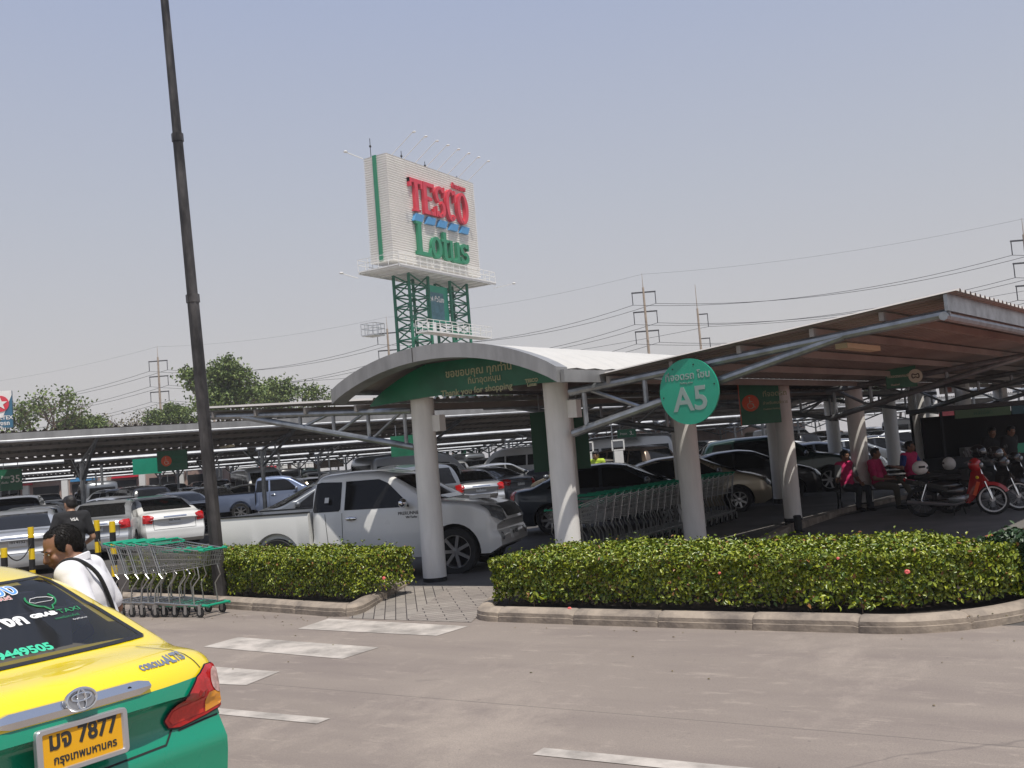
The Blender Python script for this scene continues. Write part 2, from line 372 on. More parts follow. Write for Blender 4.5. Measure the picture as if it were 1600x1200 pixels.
# herringbone ramp between the beds: two fields of blocks leaning either way
z1 = .004
ra = MB()
ra.add([(-8.07, 9.2, z1), (-7.15, 9.14, z1), (-8.2, 11.5, .03), (-9.0, 11.6, .03)], [(0, 1, 2, 3)])
ra.add([(-7.15, 9.14, z1), (-6.23, 9.1, z1), (-7.25, 11.5, .03), (-8.2, 11.5, .03)], [(0, 1, 2, 3)], 1)
tag(ra.build('paved_ramp', [M['brick_a'], M['brick_b']], None, 0), kind='structure')
sheet('walkway_floor', [(-9.2, 11.5), (-5.9, 11.5), (-5.3, 20), (-2, 31), (1, 40), (-4, 42), (-8.4, 30), (-8.6, 18)], .03, M['walk'])
sheet('forecourt', [(-5.9, 11.5), (-.2, 11.5), (9, 9.8), (30, 20), (26, 50), (1, 40), (-2, 31), (-5.3, 20)], .002, M['walk'])
sheet('red_pavement', [(-.9, 11.6), (12, 9.8), (20, 25), (4, 22.2), (-1.72, 17.2), (-2.0, 15.8)], .008, M['red_pave'])
l2 = MB()
for i in range(3):
    a = Vector((1.0-.2*i, 17.2-1.6*i, .0125)); l2.box(a, (2.6, .14, .002), R(6))
tag(l2.build('pavement_stripes', M['marking'], None, 0), kind='structure')
# low kerb along the right edge of the walkway
wk = MB()
pts = [(-5.0, 14.5), (-5.25, 18), (-5.15, 21), (-4.6, 24), (-3.7, 27.5)]
for a, b in zip(pts, pts[1:]): wk.beam((a[0], a[1], .06), (b[0], b[1], .06), .16, .12)
tag(wk.build('walkway_kerb', M['kerb'], None, 0), kind='structure')

# ------------------------------------------------------------------ canopies
def corr_sheet(b, o, u, lu, p0, p1, pitch=.21, h=.035, m=0, th=.004):
    """ribbed sheet: runs lu metres along unit u from o; p0, p1 = (offset vector) of its two edges"""
    o = Vector(o); u = Vector(u); n = max(1, int(lu/pitch)); prof = []
    for i in range(n):
        s = i*pitch; prof += [(s, 0), (s+pitch*.55, 0), (s+pitch*.66, h), (s+pitch*.88, h)]
    prof.append((n*pitch, 0)); k = len(prof); vs = []
    for e in (p0, p1):
        for (s, z) in prof: vs.append(o+u*s+Vector(e)+Vector((0, 0, z)))
    fs = [(i, i+1, k+i+1, k+i) for i in range(k-1)]
    b.add(vs, fs, m)
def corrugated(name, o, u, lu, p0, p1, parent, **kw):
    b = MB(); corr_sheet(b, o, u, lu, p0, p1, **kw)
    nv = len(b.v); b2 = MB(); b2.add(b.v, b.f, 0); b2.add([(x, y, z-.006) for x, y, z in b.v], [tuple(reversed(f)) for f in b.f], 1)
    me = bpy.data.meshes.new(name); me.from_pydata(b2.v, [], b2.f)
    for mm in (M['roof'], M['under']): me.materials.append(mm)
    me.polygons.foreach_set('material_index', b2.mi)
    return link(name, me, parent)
def truss(name, a, outv, zc0, zc1, zb, reach, meet, parent, n=5, r=.055, mtl=None):
    """cantilever: from the column point a along unit outv; top chord zc0 -> zc1, bottom chord zb rising to meet it"""
    b = MB(); a = Vector((a[0], a[1], 0)); o = Vector(outv)
    top = lambda s: a+o*s+Vector((0, 0, zc0+(zc1-zc0)*s/reach))
    zm = top(meet).z-.01
    bot = lambda s: a+o*s+Vector((0, 0, zb+(zm-zb)*s/meet))
    b.tube(top(.1), top(reach), r, n=10); b.tube(bot(.1), bot(meet), r, n=10)
    ks = [meet*(i+.35)/(n+.2) for i in range(n-1)]
    for i, s in enumerate(ks):
        b.tube(bot(s), top(s), r*.62, n=7)
        if i < len(ks)-1: b.tube(bot(ks[i+1]-.04), top(s+.04), r*.5, n=7)
    return b.build(name, mtl or M['galv'], parent)

# entrance arch over the walkway -------------------------------------
sk = R(7.5); wd = Vector((math.sin(sk), math.cos(sk), 0)); wl = Vector((1, 0, 0))      # walkway direction, and the kerb direction
arch = thing('walkway_canopy', 'grey curved entrance canopy over the walkway with green welcome board underneath', 'canopy', (0, 0, 0))
AX0, AX1, AZ = -9.62, -5.90, 2.98
def arch_pt(t, Y, dz=0):       # t 0..1 left to right along the arc
    x = AX0+(AX1-AX0)*t; z = 2.93-.08*t+.48*(1-(2*t-1)**2)**.9
    return Vector((x, Y, z+dz))
NA = 28
fb = MB()          # fascia: thick bent box girder across the front
vs = []
for i in range(NA+1):
    t = i/NA; p = arch_pt(t, 10.92); q = arch_pt(t, 11.22)
    vs += [p+Vector((0, 0, .0)), p-Vector((0, 0, .20)), q-Vector((0, 0, .20)), q]
fs = [(4*i+j, 4*i+(j+1) % 4, 4*i+4+(j+1) % 4, 4*i+4+j) for i in range(NA) for j in range(4)]+[(0, 1, 2, 3), (4*NA+3, 4*NA+2, 4*NA+1, 4*NA)]
fb.add(vs, fs); fb.build('fascia', M['fascia'], arch)
jn = MB(); p = arch_pt(.405, 10.915); jn.box(p+Vector((0, 0, -.10)), (.006, .006, .2)); jn.build('fascia_joint', M['joint'], arch)
# curved ribbed roof running back along the walkway
rb = MB(); vs = []; nr = 90; Ln = 19.0
for k in range(nr+1):
    s = Ln*k/nr; off = wd*s
    for i in range(NA+1):
        p = arch_pt(i/NA, 11.22); z = .018 if k % 2 else 0
        vs.append((p.x+off.x, p.y+off.y, p.z+z-.02))
W1 = NA+1
fs = [(k*W1+i, k*W1+i+1, (k+1)*W1+i+1, (k+1)*W1+i) for k in range(nr) for i in range(NA)]
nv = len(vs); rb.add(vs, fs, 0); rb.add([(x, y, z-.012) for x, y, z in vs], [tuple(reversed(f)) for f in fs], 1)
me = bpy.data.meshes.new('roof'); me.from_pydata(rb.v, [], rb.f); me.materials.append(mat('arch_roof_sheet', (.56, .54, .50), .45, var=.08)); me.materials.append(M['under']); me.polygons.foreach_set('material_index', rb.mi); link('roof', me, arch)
rbm = MB()      # arched purlins and eave rails
for t in (0.02, .25, .5, .75, .98):
    a = arch_pt(t, 11.22, -.09); rbm.tube(a, a+wd*Ln, .035, n=8)
rbm.build('purlins', M['galv'], arch)
eg = MB(); a = arch_pt(1.0, 11.0, -.12)+Vector((.04, 0, 0)); eg.beam(a, a+wd*Ln, .06, .16); eg.build('eave_trim', M['fascia'], arch)
# columns (thing of their own canopy): cylinder with black painted foot
def column(x, y, ztop, r=.175, foot=.09, par=None, d=0):
    c = MB(); c.lathe([(r, foot), (r, ztop-.004), (r*.98, ztop)], (x, y, 0), n=28); o = c.build('column', M['concrete_col'], par, 40)
    f = MB(); f.lathe([(r+.004, .0), (r+.004, foot)], (x, y, 0), n=28); f.build('column_foot', M['black_base'], o, 40)
    return o
Lc = [(-8.80, 12.0), (-8.05, 15.0), (-7.3, 18.4)]
Rcn = [(-6.52, 12.0), (-5.80, 14.85), (-5.55, 21.0)]
def P(px, py): v = gnd(px, py); return (v.x, v.y)
for (x, y) in Lc[:1]+Rcn[:1]: column(x, y, 2.74, par=arch)
for (x, y) in Lc[1:]+Rcn[1:2]: column(x, y, 2.66, par=arch)
column(*P(1241, 822), 2.72, .165, foot=.16, par=arch)
stb = thing('stub_post', 'short black painted pipe stub on the kerb in front of a shaded column', 'bollard', gnd(1248, 832)); c = MB(); c.lathe([(.07, 0), (.07, .30), (.05, .31)], n=16); c.build('pipe', M['black_base'], stb, 40); c = MB(); c.lathe([(.11, 0), (.11, .02)], n=16); c.build('flange', M['black_base'], stb, 40)
for (x, y) in Lc[:1]+Rcn[:1]: bx = MB(); bx.box((x+.24, y+.05, 2.35), (.14, .15, .24)); bx.build('junction_box', M['concrete_col'], arch)
# green welcome board
gb = MB(); top = []; bot = []
for i in range(31):
    t = i/30; x = -9.52+3.66*t; z = 2.70+.06*t+.56*math.sin(PI*min(1, t*1.02))**.75; z = min(z, 3.2-.0*t) if t < .9 else z
    top.append((x, z)); bot.append((x, 2.68+.02*t+.05*abs(math.sin(PI*t))))
poly = bot+top[::-1]
mt = frame((0, 11.66, 0), (1, 0, 0), (0, 0, 1))
n = len(top); vs = [(x, 11.66, z) for x, z in bot]+[(x, 11.66, z) for x, z in top]; vs += [(x, 11.74, z) for x, z in bot]+[(x, 11.74, z) for x, z in top]
fs = [(i, i+1, n+i+1, n+i) for i in range(n-1)]+[(2*n+i, 3*n+i, 3*n+i+1, 2*n+i+1) for i in range(n-1)]+[(i, 2*n+i, 2*n+i+1, i+1) for i in range(n-1)]+[(n+i, n+i+1, 3*n+i+1, 3*n+i) for i in range(n-1)]+[(0, n, 3*n, 2*n), (n-1, 3*n-1, 4*n-1, 2*n-1)]
gb.add(vs, fs); wb = gb.build('welcome_board', M['green_sign'], arch)
tf = lambda x, z: frame((x, 11.655, z), (1, 0, 0), (0, 0, 1))
text('ขอขอบคุณ ทุกท่าน', .15, M['gold_letter'], wb, tf(-7.54, 2.965), bold=.003)
text('ที่มาอุดหนุน', .12, M['gold_letter'], wb, tf(-7.45, 2.838), bold=.002)
text('Thank you for shopping', .125, M['gold_letter'], wb, tf(-7.60, 2.70), bold=.002)
text('TESCO', .065, M['gold_letter'], wb, tf(-6.69, 2.755), bold=.003); text('Lotus', .065, M['gold_letter'], wb, tf(-6.69, 2.70), bold=.003)

# two wings beside the walkway -------------------------------------
wingL = thing('parking_canopy', 'grey ribbed parking roof wing left of the arched walkway, over the white pickup', 'canopy')
wingR = thing('parking_canopy', 'largest ribbed parking roof wing rising to the right of the green round sign', 'canopy')
LL, LR = 21.0, 30.0
sl = R(15); dl = Vector((math.sin(sl), math.cos(sl), 0)); corrugated('roof_sheet', (-9.72, 11.82, 2.80), dl, LL, (0, 0, 0), (-3.78, 0, .22), wingL)
sr = R(8); dr = Vector((math.sin(sr), math.cos(sr), 0)); corrugated('roof_sheet', (-5.74, 11.78, 2.75), dr, LR, (0, 0, 0), (4.41, 0, .44), wingR)
e = MB()
for s, z in ((.25, .0), (1.3, .06), (2.4, .125), (3.4, .18)):
    a = Vector((-9.72-s, 11.84, 2.70+z)); e.beam(a, a+dl*LL, .05, .10)
e.build('purlins', M['under'], wingL)
e = MB()
for s in (.2, 1.1, 2.0, 2.9, 3.7):
    a = Vector((-5.85+s, 11.86, 2.74-.085+.45*s/4.52)); e.beam(a, a+dr*LR, .055, .10)
e.build('purlins', M['under'], wingR)
e = MB(); a = Vector((-5.85+4.40, 11.80, 3.08)); e.beam(a, a+dr*LR, .04, .19); a = Vector((-5.85+4.36, 11.80, 2.93)); e.tube(a, a+dr*LR, .05)
e.build('eave_gutter', M['galv'], wingR)
e = MB(); a = Vector((-13.42, 11.84, 2.92)); e.beam(a, a+dl*LL, .04, .12); e.build('eave_gutter', M['galv_bright'], wingL)
for k, s in enumerate((0, 6.4, 12.8, 18.5)):
    b0 = Vector((-8.84, 11.92, 0))+dl*s; truss('truss', b0, (-1, 0, 0), 2.56, 2.86, 2.0, 4.45, 3.65, wingL, r=.05)
for k, s in enumerate((0, 9.0, 14.2, 19.5, 25)):
    b0 = Vector((-6.36, 11.92, 0))+dr*s; truss('truss', b0, (1, 0, 0), 2.565, 2.965, 1.99, 4.93, 3.75, wingR, r=.058, n=5 if k else 4)
lt = MB(); a = Vector((-2.85, 13.9, 2.86)); lt.box(a, (.16, 1.25, .07), -sr); lt.build('strip_light', M['lamp'], wingR)
for (px, py, hh) in ((1352, 795, 2.70), (1447, 772, 2.72), (1520, 760, 2.75), (1578, 748, 2.78)):
    column(*P(px, py), hh, .19, foot=.15, par=wingR)
for (px, py, hh, rr) in ((1221, 788, 2.72, .18), (1311, 762, 2.9, .20), (1402, 757, 2.9, .20), (1468, 752, 2.95, .18)):
    column(*P(px, py), hh, rr, foot=.15, par=wingL)
# ------------------------------------------------------------------ vehicles
M['glass'] = mat('tinted_glass', (.010, .010, .010), .07, spec=.28)
M['glass_brown'] = mat('dusty_tinted_glass', (.055, .047, .038), .18, spec=.3)
M['headlamp'] = mat('headlamp_lens', (.34, .36, .37), .12, metal=.5, var=.5, vs=14)
M['tail'] = mat('tail_lamp_red', (.50, .012, .012), .16, var=.35, vs=18, coat=.5)
M['tail_clear'] = mat('tail_lamp_clear', (.62, .40, .36), .15, var=.4, vs=30, coat=.5)
M['amber'] = mat('amber_lens', (.75, .30, .03), .15, coat=.5)
M['plate'] = mat('number_plate', (.62, .62, .60), .4)
M['plate_txt'] = mat('plate_characters', (.03, .03, .03), .5)
M['rim'] = mat('alloy_rim', (.42, .42, .43), .3, metal=.8)
M['seam'] = mat('panel_gap', (.01, .01, .01), .7)
PAINT = {}
def paint(name, c, metal=.0, rough=.28):
    if name not in PAINT: PAINT[name] = mat(name+'_car_paint', c, rough, metal=metal, coat=.8, var=.06, vs=1.2)
    return PAINT[name]
for nme, c, me_ in (('white', (.72, .72, .70), 0), ('silver', (.46, .47, .48), .55), ('grey', (.17, .18, .19), .45), ('black', (.010, .010, .012), 0), ('bronze', (.20, .15, .11), .45),
                    ('dark blue', (.02, .035, .07), .3), ('dark red', (.14, .012, .015), .2), ('pale gold', (.42, .37, .28), .5), ('dark green', (.012, .035, .028), .3), ('slate', (.045, .058, .075), .4), ('light blue', (.22, .27, .40), .4)):
    paint(nme, c, me_)

def interp(tab, x):
    if x <= tab[0][0]: return tab[0][1]
    for (a, b), (c, d) in zip(tab, tab[1:]):
        if x <= c: return b+(d-b)*(x-a)/(c-a)
    return tab[-1][1]
def smooth_tab(tab, x, h=.045):
    h = min(h, .004+.4*(-tab[0][0]-abs(x))) if abs(x) < -tab[0][0] else .002
    return sum(interp(tab, x+h*k)*wt for k, wt in ((-2, 1), (-1, 2), (0, 3), (1, 2), (2, 1)))/9
SPEC = {
 'sedan': dict(L=4.45, W=1.70, top=[(-2.225, .86), (-2.16, .98), (-2.0, 1.02), (-1.62, 1.05), (-1.0, 1.34), (-.55, 1.44), (.05, 1.465), (.45, 1.41), (1.25, 1.03), (1.75, .92), (2.08, .80), (2.225, .66)],
    wx=(1.33, -1.24), wr=.31, belt=.93, sw=[[(-1.28, .99), (-.82, .97), (-.12, .945), (-.12, 1.36), (-.55, 1.365), (-.85, 1.30)], [(-.04, .945), (.98, .94), (.95, .98), (.42, 1.31), (.1, 1.365), (-.04, 1.365)]],
    ws=(.97, 1.37, .62), rw=(1.075, 1.37, .60), tl=[(.54, .93), (.70, .97), (.84, .97), (.84, .77), (.60, .75)], hl=[(.40, .78), (.84, .80), (.84, .62), (.46, .60)], plate=.80, fp=.48),
 'hatch': dict(L=3.85, W=1.68, top=[(-1.925, .80), (-1.88, 1.0), (-1.72, 1.20), (-1.50, 1.42), (-1.0, 1.49), (-.2, 1.52), (.3, 1.47), (1.1, 1.07), (1.55, .95), (1.82, .80), (1.925, .66)],
    wx=(1.22, -1.22), wr=.30, belt=.95, sw=[[(-1.42, 1.05), (-.85, .99), (-.12, .96), (-.12, 1.40), (-.9, 1.42), (-1.3, 1.36)], [(-.04, .96), (.86, .95), (.84, 1.0), (.28, 1.36), (.0, 1.41), (-.04, 1.41)]],
    ws=(1.0, 1.42, .62), rw=(1.03, 1.40, .58), tl=[(.58, .99), (.84, 1.04), (.84, .80), (.62, .79)], hl=[(.40, .80), (.84, .84), (.84, .66), (.46, .64)], plate=.68, fp=.45),
 'suv': dict(L=4.6, W=1.82, top=[(-2.3, .90), (-2.27, 1.15), (-2.12, 1.45), (-1.9, 1.70), (-1.2, 1.77), (-.2, 1.78), (.35, 1.70), (1.05, 1.22), (1.75, 1.10), (2.15, .98), (2.3, .80)],
    wx=(1.42, -1.30), wr=.37, belt=1.08, sw=[[(-1.95, 1.14), (-1.25, 1.11), (-1.25, 1.60), (-1.75, 1.60)], [(-1.18, 1.11), (-.2, 1.10), (-.2, 1.63), (-1.18, 1.63)], [(-.12, 1.10), (.86, 1.10), (.84, 1.14), (.34, 1.55), (.1, 1.62), (-.12, 1.62)]],
    ws=(1.18, 1.62, .66), rw=(1.18, 1.60, .62), tl=[(.58, 1.10), (.90, 1.14), (.90, .88), (.62, .86)], hl=[(.46, .96), (.90, .98), (.90, .78), (.52, .76)], plate=.82, fp=.55),
 'van': dict(L=5.1, W=1.88, top=[(-2.55, 1.0), (-2.54, 1.6), (-2.46, 2.05), (-2.25, 2.18), (-1.0, 2.24), (.6, 2.22), (1.15, 2.05), (1.95, 1.28), (2.35, 1.06), (2.55, .8)],
    wx=(1.45, -1.45), wr=.35, belt=1.15, sw=[[(-2.3, 1.22), (-1.1, 1.22), (-1.1, 1.78), (-2.25, 1.78)], [(-1.0, 1.22), (.25, 1.22), (.25, 1.78), (-1.0, 1.78)], [(.35, 1.20), (1.62, 1.16), (1.3, 1.52), (.95, 1.74), (.35, 1.78)]],
    ws=(1.34, 1.95, .72), rw=(1.25, 1.85, .70), tl=[(.72, 1.25), (.93, 1.25), (.93, .80), (.76, .80)], hl=[(.50, 1.0), (.92, 1.02), (.92, .78), (.56, .76)], plate=.85, fp=.5),
 'cab': dict(L=3.42, W=1.76, top=[(-1.71, 1.20), (-1.69, 1.5), (-1.60, 1.67), (-1.45, 1.715), (-.9, 1.74), (-.50, 1.725), (-.16, 1.65), (.55, 1.20), (1.2, 1.12), (1.58, 1.0), (1.71, .80)],
    wx=(.85, None), wr=.37, belt=1.08, sw=[[(-1.57, 1.13), (-1.53, 1.11), (-1.08, 1.11), (-1.05, 1.14), (-1.05, 1.57), (-1.42, 1.59), (-1.50, 1.57)], [(-.98, 1.12), (.14, 1.11), (.11, 1.17), (-.24, 1.50), (-.40, 1.575), (-.98, 1.575)]],
    ws=(1.19, 1.60, .63), rw=(1.20, 1.55, .62), tl=None, hl=[(.46, .98), (.66, 1.03), (.87, 1.06), (.87, .88), (.70, .80), (.50, .77)], plate=None, fp=.56),
}
def body_fn(S):
    L, W, top = S['L'], S['W'], S['top']
    gm = [(.15, .90), (.30, .965), (.50, 1.0), (.72, .995), (S['belt'], .965), (S['belt']+.5, .775), (S['belt']+1.1, .70)]
    if S is SPEC['van']: gm = [(.15, .92), (.3, .97), (.6, 1), (1.15, .985), (1.8, .90), (2.3, .84)]
    zb = S.get('zb', .20 if S['wr'] < .34 else .32)
    def sec(x, n1=14, n2=10):
        T = smooth_tab(top, x); e = (L/2-abs(x))/L
        P_ = W/2*(1-.10*max(0, 1-e/.06)**2)
        r = .13 if T > S['belt']+.25 else .085; zs = T-r
        zlow = zb+.10*max(0, 1-e/.05)
        pts = []
        for i in range(n1):
            z = zlow+(zs-zlow)*i/(n1-1); pts.append((P_*interp(gm, z), z))
        ye = pts[-1][0]
        for i in range(1, n2+1):
            a = PI/2*i/n2; pts.append((ye*max(0, math.cos(a))**.50 if i < n2 else 0, zs+r*math.sin(a)**.85+.0))
        # crown
        return [(y, z) for y, z in pts]
    def warp(x, y, z):
        e = L/2-abs(x); s = 1 if x > 0 else -1
        r1 = max(0, 1-e/.62)
        sh = (.16 if s > 0 else .12)*(abs(y)/(W/2))**2.6*r1
        r2 = max(0, 1-e/.30); bl = S['top'][0 if s < 0 else -1][1]
        up = max(0, min(1, (z-.56)/.10))
        sh += .055*up*r2
        sh += .04*max(0, (.38-z)/.2)*r2
        return x-s*sh
    return sec, warp
def make_body(S, name='body'):
    sec, warp = body_fn(S); L = S['L']; xs = []
    x = -L/2; st = .055
    while x < L/2-1e-4:
        xs.append(x); x += .018 if (L/2-abs(x)) < .10 else st
    xs.append(L/2)
    b = MB(); rings = []
    for x in xs:
        half = sec(x); ring = half+[(-y, z) for y, z in half[-2::-1]]
        rings.append([(warp(x, y, z), y, z) for y, z in ring])
    n = len(rings[0]); vs = [p for r_ in rings for p in r_]
    fs = [(i*n+j, (i+1)*n+j, (i+1)*n+j+1, i*n+j+1) for i in range(len(xs)-1) for j in range(n-1)]
    fs += [(i*n, i*n+n-1, (i+1)*n+n-1, (i+1)*n) for i in range(len(xs)-1)]
    # end caps as strips between the two sides
    for i in (0, len(xs)-1):
        m = n//2
        for j in range(m-1):
            f = (i*n+j, i*n+j+1, i*n+n-2-j, i*n+n-1-j); fs.append(f if i else f[::-1])
        fs.append((i*n+m-1, i*n+m, i*n+m+1) if i else (i*n+m+1, i*n+m, i*n+m-1))
    b.add(vs, fs); me = b.mesh(name, PAINT['white'], 0)
    return me
def cut_arches(me, S):
    bm = bmesh.new()
    for wx in S['wx']:
        if wx is None: continue
        for s in (-1, 1):
            r_ = bmesh.ops.create_cone(bm, cap_ends=True, segments=28, radius1=S['wr']+.055, radius2=S['wr']+.055, depth=.52,
                matrix=Matrix.Translation((wx, s*(S['W']/2-.02), S['wr']+.01)) @ Matrix.Rotation(PI/2, 4, 'X'))
    cm_ = bpy.data.meshes.new('c'); bm.to_mesh(cm_); bm.free()
    o = bpy.data.objects.new('o', me); c = bpy.data.objects.new('c', cm_); col.objects.link(o); col.objects.link(c)
    cm_.materials.append(M['black']); me.materials.append(M['black'])
    md = o.modifiers.new('b', 'BOOLEAN'); md.object = c; md.operation = 'DIFFERENCE'; md.solver = 'EXACT'; md.use_self = False
    try: md.material_mode = 'TRANSFER'
    except Exception: pass
    bpy.context.view_layer.update()
    out = bpy.data.meshes.new_from_object(o.evaluated_get(bpy.context.evaluated_depsgraph_get()))
    bpy.data.objects.remove(o); bpy.data.objects.remove(c)
    for p in out.polygons:       # the inside of the arches is black plastic
        c_ = p.center
        for wx in S['wx']:
            if wx is not None and math.hypot(c_.x-wx, c_.z-S['wr']-.01) < S['wr']+.058 and abs(p.normal.y) < .9: p.material_index = min(1, len(out.materials)-1)
            if wx is not None and math.hypot(c_.x-wx, c_.z-S['wr']-.01) < S['wr']+.05: p.material_index = min(1, len(out.materials)-1)
    out.shade_smooth(); out.set_sharp_from_angle(angle=R(32)); return out
def bvh(me): return BVHTree.FromPolygons([v.co.copy() for v in me.vertices], [tuple(p.vertices) for p in me.polygons])
AX = {'side': (Vector((1, 0, 0)), Vector((0, 0, 1)), Vector((0, 1, 0))), 'front': (Vector((0, 1, 0)), Vector((0, 0, 1)), Vector((1, 0, 0)))}
CASTX = [2.1]
def cast(T, u, v, ax, sgn, tilt=0.):
    if ax == 'side': o = Vector((u, sgn*3, v)); d = Vector((0, -sgn, 0))
    elif ax == 'front': o = Vector((sgn*6, u, v)); d = Vector((-sgn, 0, 0))
    else: o = Vector((u, v, 4)); d = Vector((0, 0, -1))
    if ax == 'front' and tilt: d = Vector((-sgn, -math.copysign(tilt, u), 0)).normalized(); o = Vector((sgn*CASTX[0], u, v))-d*4
    h = T.ray_cast(o, d); return (h[0], h[1]) if h[0] is not None else (None, None)
def patch(T, poly, ax, sgn, mb=None, off=.006, nu=14, nv=8, tilt=0., m=0):
    """lay a patch with the outline poly (two monotone chains in u) on the body surface"""
    us = sorted(set(p[0] for p in poly)); u0, u1 = us[0], us[-1]
    def span(u):
        zs = []
        for (a, b) in zip(poly, poly[1:]+poly[:1]):
            if abs(a[0]-b[0]) < 1e-9:
                if abs(a[0]-u) < 1e-6: zs += [a[1], b[1]]
                continue
            t = (u-a[0])/(b[0]-a[0])
            if -1e-6 <= t <= 1+1e-6: zs.append(a[1]+(b[1]-a[1])*t)
        return min(zs), max(zs)
    U = sorted(set([u0+(u1-u0)*i/nu for i in range(nu+1)]+us)); U = [u for i, u in enumerate(U) if i == 0 or u-U[i-1] > 1e-4]
    vs = []; ok = True
    for u in U:
        z0, z1 = span(u)
        for j in range(nv+1):
            p, nn = cast(T, u, z0+(z1-z0)*j/nv, ax, sgn, tilt)
            if p is None: ok = False; p = vs[-1] if vs else Vector((0, 0, 0)); nn = Vector((0, 0, 0))
            vs.append(p+nn*off)
    k = nv+1; fs = [(i*k+j, i*k+j+1, (i+1)*k+j+1, (i+1)*k+j) for i in range(len(U)-1) for j in range(nv)]
    mb = mb or MB(); mb.add(vs, fs, m); return mb
def ribbon(T, pts, ax, sgn, w=.006, off=.004, mb=None, n=10, tilt=0.):
    mb = mb or MB(); P_ = []
    for a, b in zip(pts, pts[1:]):
        for i in range(n):
            t = i/n; p, nn = cast(T, a[0]+(b[0]-a[0])*t, a[1]+(b[1]-a[1])*t, ax, sgn, tilt)
            if p is not None: P_.append((p+nn*off, nn))
    p, nn = cast(T, pts[-1][0], pts[-1][1], ax, sgn, tilt)
    if p is not None: P_.append((p+nn*off, nn))
    vs = []
    for i, (p, nn) in enumerate(P_):
        t = (P_[min(i+1, len(P_)-1)][0]-P_[max(i-1, 0)][0]).normalized(); s = t.cross(nn).normalized()*w/2; vs += [p-s, p+s]
    mb.add(vs, [(2*i, 2*i+1, 2*i+3, 2*i+2) for i in range(len(P_)-1)]); return mb
def wheel_meshes(r, w=.19, spokes=7):
    t = MB(); t.lathe([(r-.115, -w/2+.01), (r-.03, -w/2), (r-.006, -w/2+.03), (r, 0), (r-.006, w/2-.03), (r-.03, w/2), (r-.115, w/2-.01), (r-.12, 0)], ax='Y', n=30, closed=True)
    m = MB(); rr = r-.105
    m.lathe([(rr+.004, -w/2+.02), (rr+.004, w/2-.012), (rr-.018, w/2-.012), (rr-.03, w/2-.05), (rr-.03, -w/2+.02)], ax='Y', n=28, closed=True)
    m.lathe([(.001, w/2-.02), (.05, w/2-.025), (.06, w/2-.05)], ax='Y', n=14)
    for i in range(spokes):
        a = 2*PI*i/spokes; d = Vector((math.cos(a), 0, math.sin(a))); m.beam(d*.03+Vector((0, w/2-.045, 0)), d*(rr-.01)+Vector((0, w/2-.035, 0)), .05, .03, up=(0, 1, 0))
    bk = MB(); bk.lathe([(.001, 0), (rr, 0)], ax='Y', n=24)
    bk.v = [(x, y+.0, z) for x, y, z in bk.v]
    return t.mesh('tyre', M['dark'], 40), m.mesh('rim', M['rim'], 30), bk.mesh('brake_disc', M['black'], 0)
def plate_obj(par, T, sgn, zc, txt='กท 4152', w=.34, h=.15, name='number_plate', m='plate', yc=0):
    p, nn = cast(T, yc, zc, 'front', sgn)
    if p is None: return None
    o = Vector((p.x+sgn*.012, yc, zc)); fr = frame(o, (0, sgn, 0), (-sgn*.12, 0, 1))
    b = MB(); b.xprism([(-w/2, -h/2), (w/2, -h/2), (w/2, h/2), (-w/2, h/2)], fr, -.03, .004); q = b.build(name, M[m], par, 0)
    text(txt, .085, M['plate_txt'], q, fr @ Matrix.Translation((0, -.012, .0055)), extrude=.001, bold=.002, name='plate_lettering')
    return q
